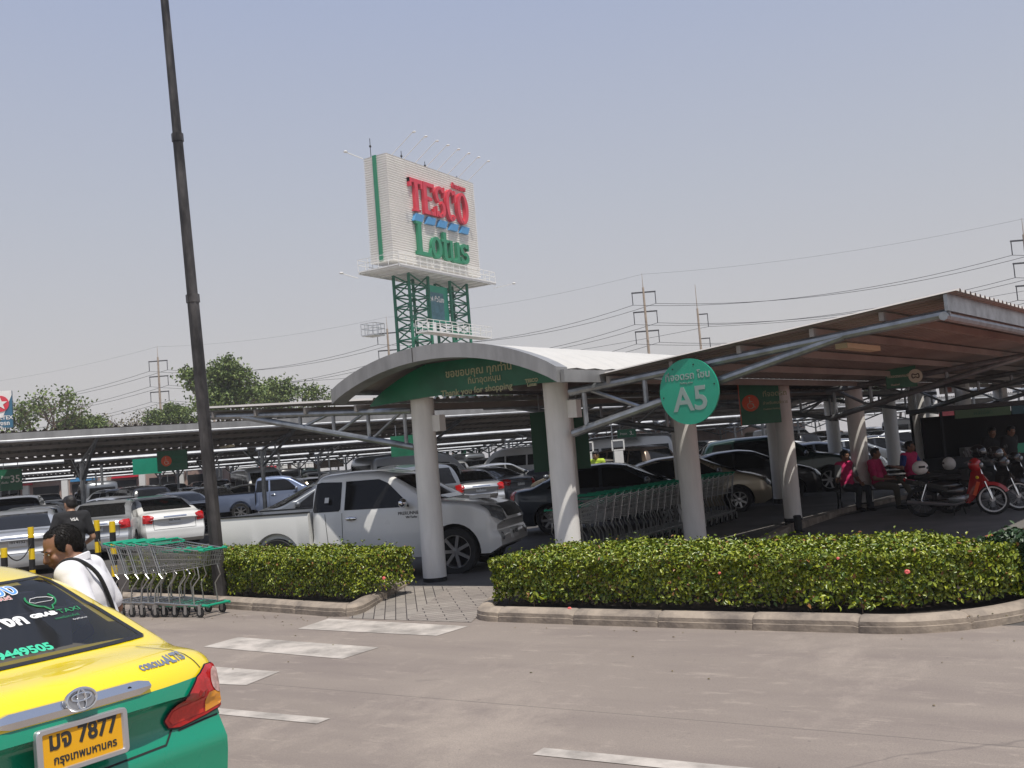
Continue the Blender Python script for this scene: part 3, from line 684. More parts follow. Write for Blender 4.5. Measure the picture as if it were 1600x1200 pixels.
def build_car(kind, root, near=True, glassm='glass'):
    """parts of a car under root, colour chosen afterwards on the body"""
    S = SPEC[kind]; me = make_body(S); T = bvh(me); me = cut_arches(me, S)
    L = S['L']; CASTX[0] = L/2-.12; body = link('body', me, root)
    for s in (1, -1):
        for k, poly in enumerate(S['sw']):
            patch(T, poly, 'side', s, nu=10, nv=6).build('side_window', M['glass'], root, 0 and 30)
        g = MB(); hw = S['W']/2
        if near:
            g = ribbon(T, [(S['sw'][-1][0][0]-.04, .30), (S['sw'][-1][0][0]-.04, S['belt'])], 'side', s, w=.008)
            ribbon(T, [(S['sw'][0][0][0]+.25, S['belt']), (S['sw'][0][0][0]+.30, .55)], 'side', s, w=.008, mb=g)
            ribbon(T, [(1.0 if kind != 'cab' else .42, S['belt']-.02), (.92 if kind != 'cab' else .36, .32)], 'side', s, w=.008, mb=g)
            g.build('panel_gaps', M['seam'], body, 0)
            for hx in ((-.85, .12) if kind != 'cab' else (-.86,)):
                p, nn = cast(T, hx, S['belt']-.10, 'side', s)
                h = MB(); h.ball(p+nn*.012, (.085, .016, .018) if kind != 'cab' else (.10, .022, .035), 10, 6); h.build('door_handle', PAINT['silver'] if kind != 'cab' else M['chrome'], body)
        mx = S['sw'][-1][1][0]-.05; p, nn = cast(T, mx, S['belt']+.04, 'side', s)
        m_ = MB(); m_.ball((p.x, s*(hw+.10), S['belt']+.10), (.07, .11, .075), 12, 8); m_.beam((p.x, p.y*.98, p.z), (p.x, s*(hw+.05), S['belt']+.06), .05, .03); m_.build('wing_mirror', M['chrome'] if kind == 'cab' else PAINT['grey'], root)
        h = patch(T, [(s*y, z) for y, z in S['hl']], 'front', 1, nu=10, nv=5, off=.012, tilt=.35); h.build('headlight', M['headlamp'], root, 0)
        if S['tl']:
            h = patch(T, [(s*y, z) for y, z in S['tl']], 'front', -1, nu=10, nv=5, off=.014, tilt=.35); h.build('tail_light', M['tail'], root, 0)
    z0, z1, hy = S['ws']; patch(T, [(-hy-.08, z0), (hy+.08, z0), (hy, z1), (-hy, z1)], 'front', 1, nu=16, nv=8).build('windscreen', M['glass'], root, 0)
    z0, z1, hy = S['rw']; patch(T, [(-hy-.04, z0), (hy+.04, z0), (hy-.04, z1), (-hy+.04, z1)], 'front', -1, nu=16, nv=8).build('rear_window', M[glassm], root, 0)
    g = patch(T, [(-.36, .72), (.36, .72), (.40, .60), (-.40, .60)] if kind in ('sedan', 'hatch') else [(-.40, 1.04), (.40, 1.04), (.42, .84), (-.42, .84)] if kind == 'cab' else [(-.42, .92), (.42, .92), (.44, .74), (-.44, .74)], 'front', 1, nu=10, nv=4, off=.01); g.build('grille', M['black'], root, 0)
    g = patch(T, [(-.5, .38), (.5, .38), (.5, .30), (-.5, .30)], 'front', 1, nu=8, nv=3, off=.008); g.build('bumper_intake', M['black'], root, 0)
    if S['tl']:
        zt_ = S['tl'][0][1]-.02; g = ribbon(T, [(.56, zt_), (.55, .58), (-.55, .58), (-.56, zt_)], 'front', -1, w=.010, off=.004); g.build('boot_gap', M['seam'], body, 0)
        zc_ = S['plate']+.12; g = patch(T, [(-.30, zc_), (.30, zc_), (.30, zc_-.03), (-.30, zc_-.03)], 'front', -1, nu=8, nv=2, off=.014); g.build('rear_garnish', M['chrome'], body, 0)
    if S['plate']: plate_obj(root, T, -1, S['plate'])
    plate_obj(root, T, 1, S['fp'])
    tm, rm, bm_ = wheel_meshes(S['wr'])
    for wx in S['wx']:
        if wx is None: continue
        for s in (1, -1):
            wh = link('wheel', tm, root); wh.location = (wx, s*(S['W']/2-.10), S['wr']); wh.rotation_euler = (0, 0, 0 if s > 0 else PI)
            r_ = link('rim', rm, wh); link('brake_disc', bm_, wh)
    return S, T, body
PAINTSLOT = 0
def set_paint(root, colr):
    for ch in kids(root) or [x for x in bpy.data.objects if x.parent == root]:
        if ch.name.startswith(('body', 'bed')) and ch.type == 'MESH':
            ch.material_slots[0].link = 'OBJECT'; ch.material_slots[0].material = PAINT[colr]
def new_car(kind, label, cat='car', loc=(0, 0, 0), rz=0, group='cars in the car park', colr='white', **k):
    r = thing({'sedan': 'sedan_car', 'hatch': 'hatchback_car', 'suv': 'suv_car', 'van': 'passenger_van', 'cab': 'pickup_truck'}[kind], label, cat, loc, rz, group)
    build_car(kind, r, **k); return r

# pickup: cab from the cab mould, an open bed of its own
def add_bed(root, x0=-1.615, x1=-3.42, W=1.72, rail=1.12, wr=.37, wx=-2.22):
    b = MB(); h = W/2; zf = .55
    prof = lambda s: [(s*h*.95, .42), (s*h, .60), (s*h, rail-.06), (s*h*.985, rail), (s*(h-.07), rail), (s*(h-.07), zf)]
    for s in (1, -1):
        vs = []
        N = 40; xs = [x0+(x1-x0)*i/N for i in range(N+1)]
        for x in xs:
            for k, (y, z) in enumerate(prof(s)):
                d = abs(x-wx); R_ = wr+.06
                if k <= 1 and d < R_:
                    zz = wr+.01+math.sqrt(R_*R_-d*d); z = max(z, zz) if k == 0 else max(z, zz+.015)
                vs.append((x, y, z))
        k = 6; b.add(vs, [(i*k+j, i*k+j+1, (i+1)*k+j+1, (i+1)*k+j) for i in range(N) for j in range(k-1)]+[(0, 1, 2, 3, 4, 5), tuple(N*k+j for j in range(5, -1, -1))])
    b.box(((x0+x1)/2, 0, zf), (x0-x1-.02, W-.16, .04)); b.box((x0-.03, 0, (zf+rail)/2), (.05, W-.14, rail-zf)); b.box((x1+.02, 0, .82), (.06, W-.06, rail-.53))
    b.box((x1-.06, 0, .52), (.14, W*.96, .16), m=1)
    bed_ = b.build('bed', [PAINT['white'], M['chrome'], ], root, 30)
    t = MB()
    for s in (1, -1): t.beam((x0, s*(h-.035), rail+.012), (x1, s*(h-.035), rail+.012), .09, .022)
    t.build('bed_rail', M['black'], bed_)
    for s in (1, -1):
        l_ = MB(); l_.box((x1-.004, s*(h-.07), .86), (.05, .13, .32)); l_.build('tail_light', M['tail'], root)
        wm = MB(); tm, rm, bm_ = WM37
        wh = link('wheel', tm, root); wh.location = (wx, s*(W/2-.11), wr); wh.rotation_euler = (0, 0, 0 if s > 0 else PI); link('rim', rm, wh); link('brake_disc', bm_, wh)
    inner = MB()
    for s in (1, -1):       # wheel housing covers behind the wheel
        inner.box((wx, s*(h-.30), .62), (.86, .30, .36))
    inner.build('wheel_housing', M['black'], bed_)
    return bed_
WM37 = wheel_meshes(.37)

STOCK = {}
for kd in ('sedan', 'hatch', 'suv', 'van'):
    STOCK[kd] = new_car(kd, 'x', near=True)
STOCK['cab'] = new_car('cab', 'x', 'pickup'); add_bed(STOCK['cab'])
index_children()
# a simpler one-piece copy of each for the far rows, where no part can be told from another
FAR = {}
def joined(root, name, colslot=0):
    vs = []; fs = []; mi = []; mats = [PAINT['white']]
    def walk(o, mx):
        m = mx @ o.matrix_basis
        if o.type == 'MESH' and not o.name.startswith(('plate_lettering', 'rim', 'panel_gaps', 'door_handle')):
            off = len(vs); vs.extend((m @ v.co)[:] for v in o.data.vertices)
            ml = [x for x in o.data.materials]
            idx = []
            for x in ml:
                if x in PAINT.values() and x.name.startswith('white'): idx.append(0)
                else:
                    if x not in mats: mats.append(x)
                    idx.append(mats.index(x))
            for p in o.data.polygons: fs.append(tuple(off+i for i in p.vertices)); mi.append(idx[min(p.material_index, len(idx)-1)] if idx else 0)
        for c in kids(o): walk(c, m)
    for c in kids(root): walk(c, Matrix.Identity(4))
    me = bpy.data.meshes.new(name); me.from_pydata(vs, [], fs)
    for x in mats: me.materials.append(x)
    me.polygons.foreach_set('material_index', mi); me.shade_smooth(); me.set_sharp_from_angle(angle=R(32)); return me
for kd in STOCK: FAR[kd] = joined(STOCK[kd], {'sedan': 'sedan_car', 'hatch': 'hatchback_car', 'suv': 'suv_car', 'van': 'passenger_van', 'cab': 'pickup_truck'}[kd])
# ------------------------------------------------------------------ the taxi
def two_tone():
    m = mat('taxi_two_tone_paint', (.80, .60, .01), .26, coat=1.0); t = m.node_tree; b = t.nodes['Principled BSDF']; N = t.nodes.new; L = t.links.new
    tc = N('ShaderNodeTexCoord'); s = N('ShaderNodeSeparateXYZ'); g = N('ShaderNodeMath'); g.operation = 'GREATER_THAN'
    a = N('ShaderNodeMath'); a.operation = 'MULTIPLY_ADD'; a.inputs[1].default_value = -.03
    L(tc.outputs['Object'], s.inputs[0]); L(s.outputs['X'], a.inputs[0]); L(s.outputs['Z'], a.inputs[2]); L(a.outputs[0], g.inputs[0]); g.inputs[1].default_value = .925
    x = N('ShaderNodeMix'); x.data_type = 'RGBA'; x.inputs[6].default_value = (.0, .235, .13, 1); x.inputs[7].default_value = (.84, .64, .008, 1); L(g.outputs[0], x.inputs[0]); L(x.outputs[2], b.inputs['Base Color'])
    n = N('ShaderNodeTexNoise'); n.inputs['Scale'].default_value = 5; r = N('ShaderNodeMapRange'); r.inputs[3].default_value = .2; r.inputs[4].default_value = .36; L(tc.outputs['Object'], n.inputs['Vector']); L(n.outputs[0], r.inputs[0]); L(r.outputs[0], b.inputs['Roughness'])
    return m
M['taxi'] = two_tone()
M['taxi_glass'] = mat('taxi_rear_glass', (.02, .022, .025), .05, trans=.45, spec=.8)
M['beige'] = mat('interior_trim', (.42, .38, .30), .8, var=.2)
M['dkint'] = mat('dark_upholstery', (.04, .04, .045), .9)
M['yplate'] = mat('yellow_plate', (.80, .40, .01), .35)
M['txt_blue'] = mat('blue_glass_sticker', (.10, .28, .62), .5); M['txt_white'] = mat('white_glass_sticker', (.75, .75, .74), .5)
M['txt_green'] = mat('green_glass_sticker', (.05, .52, .30), .5); M['txt_red'] = mat('red_glass_sticker', (.6, .10, .08), .5); M['txt_dgreen'] = mat('dark_green_glass_sticker', (.02, .22, .08), .5)
SPEC['taxi'] = dict(SPEC['sedan']); SPEC['taxi'].update(L=4.50, W=1.705, top=[(-2.25, .80), (-2.235, .87), (-2.20, .925), (-2.14, .965), (-2.02, .990), (-1.72, 1.01), (-1.0, 1.345), (-.60, 1.42), (.05, 1.44), (.45, 1.38), (1.25, 1.05), (1.75, .94), (2.08, .82), (2.25, .68)], belt=.96,
    wx=(1.36, -1.22), rw=(1.025, 1.335, .60))
def wrap_text(T, txt, size, m, par, yc, zc, sgn=-1, vs=1., bold=.002, off=.004, name='lettering', sx=1., ax='front', rot=0., flip=None):
    me = text_mesh(txt, size, 0, bold); me.materials.clear(); me.materials.append(m)
    fl = sgn if flip is None else flip
    for v in me.vertices:
        tx, ty = v.co.x*sx, v.co.y; tx, ty = tx*math.cos(rot)-ty*math.sin(rot), tx*math.sin(rot)+ty*math.cos(rot)
        p, nn = cast(T, yc+fl*tx, zc+ty*vs, ax, sgn)
        v.co = p+nn*off if p is not None else Vector((0, 0, 1))
    me.name = name; return link(name, me, par)
def ring(mb, T, yc, zc, ry, rz, r, sgn=-1, off=.012, n=28, a0=0, a1=2*PI, vs=1):
    pts = []
    for i in range(n+(a1-a0 < 6.2)):
        a = a0+(a1-a0)*i/n; p, nn = cast(T, yc+ry*math.cos(a), zc+rz*math.sin(a)*vs, 'front', sgn)
        if p is not None: pts.append(p+nn*off)
    mb.path(pts, r, n=6, closed=a1-a0 > 6.2)
def make_taxi():
    root = thing('taxi_car', 'yellow and green taxi sedan seen from behind at the left edge of the road', 'taxi')
    S = SPEC['taxi']; me = make_body(S); T = bvh(me); CASTX[0] = 2.1
    me = cut_arches(me, S)
    zl, zh, hy = S['rw']
    bm = bmesh.new(); bm.from_mesh(me)
    kill = []
    for f in bm.faces:
        c = f.calc_center_median()
        if c.x < -.8 and zl+.012 < c.z < zh-.01 and abs(c.y) < hy+.07-(c.z-zl)/(zh-zl)*.11 and f.normal.z > .3: kill.append(f)
    bmesh.ops.delete(bm, geom=kill, context='FACES'); bm.to_mesh(me); bm.free()
    me.materials[0] = M['taxi']; me.name = 'body'; body = link('body', me, root)
    gp = [(-hy-.09, zl), (hy+.09, zl), (hy-.02, zh), (-hy+.02, zh)]
    gl = patch(T, gp, 'front', -1, nu=26, nv=12, off=.004).build('rear_window', M['taxi_glass'], root, 0)
    bd = ribbon(T, gp+gp[:1], 'front', -1, w=.03, off=.0055, n=16); bd.build('window_seal', M['black'], gl, 0)
    # what the glass shows: parcel shelf, seat backs, cabin sides
    it = MB(); it.box((-1.40, 0, .965), (.56, 1.30, .03)); it.box((-1.50, .12, .985), (.10, .60, .03), m=0); it.build('parcel_shelf', M['beige'], root)
    st = MB()
    st.box((-1.08, 0, .98), (.16, 1.22, .40)); st.box((-1.06, .32, 1.20), (.09, .26, .16)); st.box((-1.06, -.32, 1.20), (.09, .26, .16))
    for s in (.36, -.36): st.box((.15, s, 1.0), (.14, .48, .5)); st.box((.12, s, 1.30), (.08, .25, .16))
    st.build('seats', M['dkint'], root)
    for s in (1, -1):
        for k, poly in enumerate(S['sw']): patch(T, poly, 'side', s, nu=10, nv=6).build('side_window', M['glass'], root, 0)
        tl = MB(); out = [(.50, .735), (.54, .715), (.62, .715), (.84, .76), (.835, .99), (.80, 1.01), (.70, .955), (.56, .86)]
        # lamp cluster: leaf shaped, wraps round the corner
        O = [(.45, .70), (.47, .665), (.53, .655), (.68, .675), (.86, .715), (.86, .84), (.79, .885), (.72, .89), (.62, .855), (.51, .775)]
        o_ = [(s*y, z) for y, z in O]
        q = patch(T, o_, 'front', -1, nu=22, nv=10, off=.016, tilt=.30).build('tail_light', M['tail'], root, 0)
        ribbon(T, o_+o_[:1], 'front', -1, w=.014, off=.012, tilt=.30, n=8).build('lamp_seal', M['black'], q, 0)
        c = [(s*(.765+.056*math.cos(a)), .815+.056*math.sin(a)*1.0) for a in np.linspace(0, 2*PI, 17)[:-1]]
        patch(T, c, 'front', -1, nu=10, nv=6, off=.020, tilt=.30).build('reverse_lamp', M['tail_clear'], q, 0)
        c = [(s*.675, .69), (s*.675, .775), (s*.715, .775), (s*.82, .745), (s*.82, .72)]
        patch(T, c, 'front', -1, nu=10, nv=5, off=.018, tilt=.30).build('indicator_lens', M['amber'], q, 0)
        c = [(s*.47, .70), (s*.50, .74), (s*.665, .775), (s*.665, .69), (s*.49, .675)]
        patch(T, c, 'front', -1, nu=8, nv=4, off=.018, tilt=.30).build('brake_lens', mat('brake_lens_red', (.62, .03, .02), .2, var=.2, vs=60, coat=.4), q, 0)
        p, nn = cast(T, .93, S['belt']+.04, 'side', s)
        m_ = MB(); m_.ball((.93, s*.95, 1.06), (.07, .11, .075), 12, 8); m_.beam((.93, s*.80, 1.0), (.93, s*.90, 1.03), .05, .03); m_.build('wing_mirror', M['black'], root)
        g = ribbon(T, [(0, .30), (0, .96)], 'side', s, w=.008); ribbon(T, [(-1.05, .97), (-.98, .55)], 'side', s, w=.008, mb=g); g.build('panel_gaps', M['seam'], body, 0)
        for hx in (-.85, .12):
            p, nn = cast(T, hx, .86, 'side', s); h = MB(); h.ball(p+nn*.012, (.085, .016, .018), 10, 6); h.build('door_handle', M['black'], body)
    z0, z1, h2 = S['ws']; patch(T, [(-h2-.08, z0), (h2+.08, z0), (h2, z1), (-h2, z1)], 'front', 1, nu=16, nv=8).build('windscreen', M['glass'], root, 0)
    # boot lid gap, bumper line
    g = ribbon(T, [(.49, .72), (.50, .66), (.44, .60), (.0, .585), (-.44, .60), (-.50, .66), (-.49, .72)], 'front', -1, w=.009, off=.003)
    ribbon(T, [(.69, .89), (.67, 1.0)], 'front', -1, w=.006, mb=g, off=.003, tilt=.3); ribbon(T, [(-.69, .89), (-.67, 1.0)], 'front', -1, w=.006, mb=g, off=.003, tilt=.3)
    for s in (1, -1): ribbon(T, [(s*.52, .64), (s*.70, .655), (s*.95, .67)], 'front', -1, w=.008, mb=g, off=.003, tilt=.30)
    g.build('boot_gap', M['seam'], body, 0)
    # chrome garnish bar
    b = MB(); vs = []; n = 24
    for i in range(n+1):
        y = -.35+.70*i/n; p, nn = cast(T, y, .895, 'front', -1); e = .5+.5*min(1, min(i, n-i)/2)
        hh = .030*e
        vs += [p+Vector((.01, 0, hh)), p+Vector((-.012, 0, hh)), p+Vector((-.030, 0, -.002)), p+Vector((-.024, 0, -hh)), p+Vector((.01, 0, -hh))]
    b.add(vs, [(5*i+j, 5*i+(j+1) % 5, 5*i+5+(j+1) % 5, 5*i+5+j) for i in range(n) for j in range(5)]+[(4, 3, 2, 1, 0), tuple(5*n+j for j in range(5))])
    gb_ = b.build('garnish', M['chrome'], root, 25)
    kb = MB(); p, nn = cast(T, -.24, .90, 'front', -1); kb.lathe([(.001, 0), (.011, 0), (.012, .006)], p+Vector((-.028, 0, 0)), ax='X', n=12); kb.build('keyhole', M['black'], gb_)
    p, nn = cast(T, 0, .895, 'front', -1); fe = frame(p+Vector((-.034, 0, .022)), (0, -1, 0), (.18, 0, 1))
    eb = MB(); eb.xprism([(.066*math.cos(a), .044*math.sin(a)) for a in np.linspace(0, 2*PI, 33)[:-1]], fe, -.02, .001); eo = eb.build('emblem', M['rim'], root)
    for (cy, rx, ry, r_) in ((0, .066, .044, .0060), (.010, .044, .0155, .0048), (0, .0185, .041, .0048)):
        em = MB(); em.path([fe @ Vector((rx*math.cos(a), cy+ry*math.sin(a), .004)) for a in np.linspace(0, 2*PI, 33)[:-1]], r_, n=6, closed=True); em.build('emblem_ring', M['chrome'], eo)
    wrap_text(T, 'COROLLA', .026, M['chrome'], root, -.435, .945, bold=.0015, off=.005, name='model_badge', sx=1.25)
    wrap_text(T, 'ALTIS', .040, M['chrome'], root, -.575, .943, bold=.002, off=.005, name='model_badge', sx=1.25)
    # number plate in a steel frame
    p, nn = cast(T, 0, .745, 'front', -1); q2, _ = cast(T, 0, .835, 'front', -1); px_ = min(p.x, q2.x)-.014; fr = frame((px_, 0, .742), (0, -1, 0), (.04, 0, 1))
    w_, h_ = .205, .095
    def rr(w, h, r, k=5): return [(sx_*(w-r)+r*math.cos(a), sy_*(h-r)+r*math.sin(a)) for sx_, sy_, a0 in ((1, 1, 0), (-1, 1, PI/2), (-1, -1, PI), (1, -1, 1.5*PI)) for a in np.linspace(a0, a0+PI/2, k)]
    fo = rr(w_, h_, .02); fi = rr(w_-.028, h_-.022, .006); nn_ = len(fo); b = MB(); vs = []
    for poly, z in ((fo, -.015), (fo, .008), ([(x*.985, y*.97) for x, y in fo], .013), ([(x*1.03, y*1.04) for x, y in fi], .013), (fi, .004)): vs += [fr @ Vector((x, y, z)) for x, y in poly]
    b.add(vs, [(k*nn_+i, k*nn_+(i+1) % nn_, (k+1)*nn_+(i+1) % nn_, (k+1)*nn_+i) for k in range(4) for i in range(nn_)])
    pf = b.build('plate_frame', mat('plate_frame_metal', (.55, .55, .57), .3, metal=.7), root, 30)
    b = MB(); b.xprism(fi, fr, -.005, .0045); pl_ = b.build('number_plate', M['yplate'], root, 0)
    T1 = lambda x, y: fr @ Matrix.Translation((x, y, .0055))
    text('มจ 7877', .098, M['plate_txt'], pl_, T1(0, .008), extrude=.001, bold=.0030, name='plate_lettering', sx=.92)
    text('กรุงเทพมหานคร', .046, M['plate_txt'], pl_, T1(.006, -.052), extrude=.001, bold=.001, name='plate_lettering', sx=.95)
    # stickers on the rear glass
    k = .52
    wrap_text(T, 'คลวง', .125, M['txt_white'], gl, -0.218, 1.280, vs=k, bold=.006, off=.0075, name='sticker'); wrap_text(T, 'คลวง', .125, M['txt_blue'], gl, -0.218, 1.280, vs=k, bold=.001, off=.0085, name='sticker')
    wrap_text(T, 'อะไหล่ยนต์', .04, M['txt_white'], gl, -0.206, 1.261, vs=k, bold=.002, off=.0075, name='sticker'); wrap_text(T, 'อะไหล่ยนต์', .04, M['txt_red'], gl, -0.206, 1.261, vs=k, bold=.000, off=.0082, name='sticker')
    wrap_text(T, 'น', .05, M['txt_white'], gl, -0.124, 1.210, vs=k, bold=.003, off=.0075, name='sticker'); wrap_text(T, 'ตงก', .105, M['txt_white'], gl, -0.157, 1.158, vs=k, bold=.005, off=.0075, name='sticker')
    wrap_text(T, 'GRAB', .040, M['txt_white'], gl, -0.344, 1.172, vs=k, bold=.0030, off=.0075, name='sticker', sx=1.3); wrap_text(T, 'TAXI', .044, M['txt_dgreen'], gl, -0.485, 1.172, vs=k, bold=.0005, off=.0075, name='sticker', sx=1.3)
    wrap_text(T, 'แอพเรียกแท็กซี่', .022, M['txt_dgreen'], gl, -0.440, 1.151, vs=k, bold=0, off=.0075, name='sticker'); wrap_text(T, 'GrabTaxi.co', .016, M['txt_white'], gl, -0.488, 1.136, vs=k, bold=0, off=.0075, name='sticker')
    b = MB(); pts = []
    for a in np.linspace(R(150), R(390), 22):
        y, z = -.41-.075*math.cos(a), 1.239+.062*math.sin(a)*k*1.0
        if R(262) < a < R(285): z -= .014
        p, nn = cast(T, y, z, 'front', -1); pts.append(p+nn*.008)
    b.path(pts, .005, n=5); b.build('sticker', M['txt_dgreen'], gl)
    b = MB(); pts = []
    for (y, z) in ((.05-.395, 1.236), (.03-.395, 1.248), (-.01-.395, 1.250), (-.06-.395, 1.245), (-.085-.395, 1.236), (-.06-.395, 1.228), (0-.395, 1.229), (.03-.395, 1.228)):
        p, nn = cast(T, y, z, 'front', -1); pts.append(p+nn*.008)
    b.path(pts, .0018, n=4, closed=True); b.build('sticker', M['txt_white'], gl)
    wrap_text(T, '0819449505', .070, M['txt_green'], gl, -0.043, 1.050, vs=k, bold=.003, off=.0075, name='sticker', sx=1.075)
    tm, rm, bm_ = wheel_meshes(.31)
    for wx in S['wx']:
        for s in (1, -1):
            wh = link('wheel', tm, root); wh.location = (wx, s*.75, .31); wh.rotation_euler = (0, 0, 0 if s > 0 else PI); link('rim', rm, wh); link('brake_disc', bm_, wh)
    rf = MB(); rf.box((.05, 0, 1.54), (.22, .75, .12)); rf.build('roof_lamp', M['yellow'], root, 30)
    return root
taxi = make_taxi()
yw = R(177.0); c_, s_ = math.cos(yw), math.sin(yw)
taxi.location = (-3.73+2.25*c_, 2.62+2.25*s_, 0); taxi.rotation_euler = (0, 0, yw)
def leaf_mesh(name, C_, N_, L_, W_, m, fold=.3, dirv=None):
    """C_ centres, N_ normals (n,3); every leaf a folded diamond of two triangles pairs"""
    n = len(C_); ra = rng.normal(size=(n, 3)) if dirv is None else np.cross(np.asarray(dirv)[None]+rng.normal(0, .18, (n, 3)), N_); N_ = N_/np.linalg.norm(N_, axis=1, keepdims=True)
    T_ = np.cross(N_, ra); T_ /= np.linalg.norm(T_, axis=1, keepdims=True)+1e-9; B_ = np.cross(N_, T_); L_ = np.asarray(L_)[:, None]*np.ones((n, 1)); Wd = np.asarray(W_)[:, None]*np.ones((n, 1))
    v = np.empty((n, 6, 3)); v[:, 0] = C_-T_*L_/2; v[:, 1] = C_-T_*L_*.12+B_*Wd/2+N_*Wd*fold; v[:, 2] = C_+T_*L_*.22+B_*Wd*.42+N_*Wd*fold; v[:, 3] = C_+T_*L_/2-N_*L_*.12; v[:, 4] = C_+T_*L_*.22-B_*Wd*.42+N_*Wd*fold; v[:, 5] = C_-T_*L_*.12-B_*Wd/2+N_*Wd*fold
    base = (np.arange(n)*6)[:, None]; q = np.concatenate([base+[0, 1, 2, 3], base+[0, 3, 4, 5]], 1).reshape(-1, 4)
    me = bpy.data.meshes.new(name); me.vertices.add(n*6); me.vertices.foreach_set('co', v.reshape(-1)); nf = len(q)
    me.loops.add(nf*4); me.loops.foreach_set('vertex_index', q.reshape(-1).astype(np.int32)); me.polygons.add(nf); me.polygons.foreach_set('loop_start', np.arange(0, nf*4, 4, dtype=np.int32)); me.polygons.foreach_set('loop_total', np.full(nf, 4, dtype=np.int32))
    me.update(calc_edges=True); me.materials.append(m); return me
# ------------------------------------------------------------------ people: every body one continuous skin (capsules fused by a voxel remesh)
M['skin'] = mat('skin', (.23, .115, .07), .55, var=.15, vs=9); M['skin_l'] = mat('skin_light', (.38, .21, .13), .55, var=.12, vs=9)
M['hair'] = mat('hair', (.012, .009, .008), .5, var=.4, vs=30, bump=.5, bs=120)
M['shirt_w'] = mat('white_shirt_cloth', (.74, .73, .75), .85, var=.08, vs=4, bump=.3, bs=12); M['shirt_k'] = mat('black_shirt_cloth', (.015, .015, .017), .9)
M['pink'] = mat('pink_vest_cloth', (.50, .015, .11), .8, var=.2, vs=6); M['trouser'] = mat('dark_trousers', (.03, .032, .038), .9, var=.2); M['trouser_g'] = mat('olive_trousers', (.12, .11, .085), .9, var=.2)
M['blue_cloth'] = mat('blue_sleeve_cloth', (.02, .04, .18), .8); M['grey_cloth'] = mat('grey_shirt_cloth', (.18, .18, .18), .85); M['lime'] = mat('lime_shirt_cloth', (.45, .60, .05), .8)
def fuse(parts, voxel, name, m, parent, smooth_it=4):
    b = MB()
    for p in parts:
        if p[0] == 'c': _, a, c, r1, r2 = p; b.tube(a, c, r1, r2, n=14); b.ball(a, r1, 14, 9); b.ball(c, r2, 14, 9)
        else: _, c, r, ax = p; b.ball(c, r, 18, 12, ax=ax)
    me = b.mesh(name, m, 0); o = bpy.data.objects.new('o', me); col.objects.link(o)
    md = o.modifiers.new('r', 'REMESH'); md.mode = 'VOXEL'; md.voxel_size = voxel; md.adaptivity = 0
    if smooth_it: ms = o.modifiers.new('s', 'SMOOTH'); ms.iterations = smooth_it; ms.factor = .5
    bpy.context.view_layer.update(); me2 = bpy.data.meshes.new_from_object(o.evaluated_get(bpy.context.evaluated_depsgraph_get())); bpy.data.objects.remove(o)
    me2.name = name; me2.materials.clear(); me2.materials.append(m); me2.shade_smooth(); return link(name, me2, parent)
V = Vector
def hand(Wr, d, palm_n, th, L=.17, curl=.5):
    """palm and five fingers from the wrist Wr along d; th = thumb side"""
    d = d.normalized(); th = (th-d*th.dot(d)).normalized(); n = palm_n-d*palm_n.dot(d); n = (n-th*n.dot(th)); n = n.normalized() if n.length > 1e-3 else d.cross(th)
    out = [('e', Wr+d*L*.30, (.038, .017, .052), Matrix((th, n, d)).transposed())]
    for k, (o, ln) in enumerate(((.030, .80), (.011, .92), (-.010, .86), (-.029, .66))):
        p = Wr+d*L*.52+th*o; dd = (d+th*o*2.5).normalized(); seg = L*.46*ln/3; r = .0092-.0006*k
        q = p; a = .15+curl*.3
        for j in range(3):
            dd2 = (dd*math.cos(a)+n*math.sin(a)).normalized(); q2 = q+dd2*seg; out.append(('c', q, q2, r-.0007*j, r-.0007*(j+1))); q = q2; a += curl*.8
    p = Wr+d*L*.18+th*.030; q = p+(d*.5+th*.8+n*.2).normalized()*.042; out.append(('c', p, q, .012, .0105)); out.append(('c', q, q+(d*.9+th*.35+n*.3).normalized()*.032, .0102, .0085))
    return out
def head_parts(Hc, f, up, s=1.0):
    """skull, jaw, nose, lips, ears, brow; Hc centre, f face direction"""
    f = f.normalized(); up = (up-f*up.dot(f)).normalized(); sd_ = up.cross(f); A = Matrix((f, sd_, up)).transposed()
    P_ = lambda x, y, z: Hc+(f*x+sd_*y+up*z)*s
    E = lambda c, r: ('e', c, tuple(k*s for k in r), A)
    out = [E(P_(-.012, 0, .028), (.097, .076, .094)), E(P_(.022, 0, -.040), (.066, .060, .072)), E(P_(.052, 0, -.088), (.030, .034, .024)), ('c', P_(.040, .03, -.075), P_(-.02, .052, -.05), .022*s, .022*s), ('c', P_(.040, -.03, -.075), P_(-.02, -.052, -.05), .022*s, .022*s),
           ('c', P_(.084, 0, .012), P_(.104, 0, -.026), .010*s, .015*s), E(P_(.096, 0, -.030), (.014, .020, .010)), E(P_(.086, 0, -.055), (.012, .024, .007)), E(P_(.083, 0, -.066), (.012, .021, .007)),
           E(P_(.078, .030, .022), (.014, .024, .008)), E(P_(.078, -.030, .022), (.014, .024, .008)), E(P_(.066, .042, -.022), (.02, .018, .02)), E(P_(.066, -.042, -.022), (.02, .018, .02))]
    for y in (.076, -.076): out += [E(P_(-.008, y, -.004), (.020, .009, .032)), E(P_(-.002, y*.99, -.026), (.012, .008, .014))]
    return out, P_, A
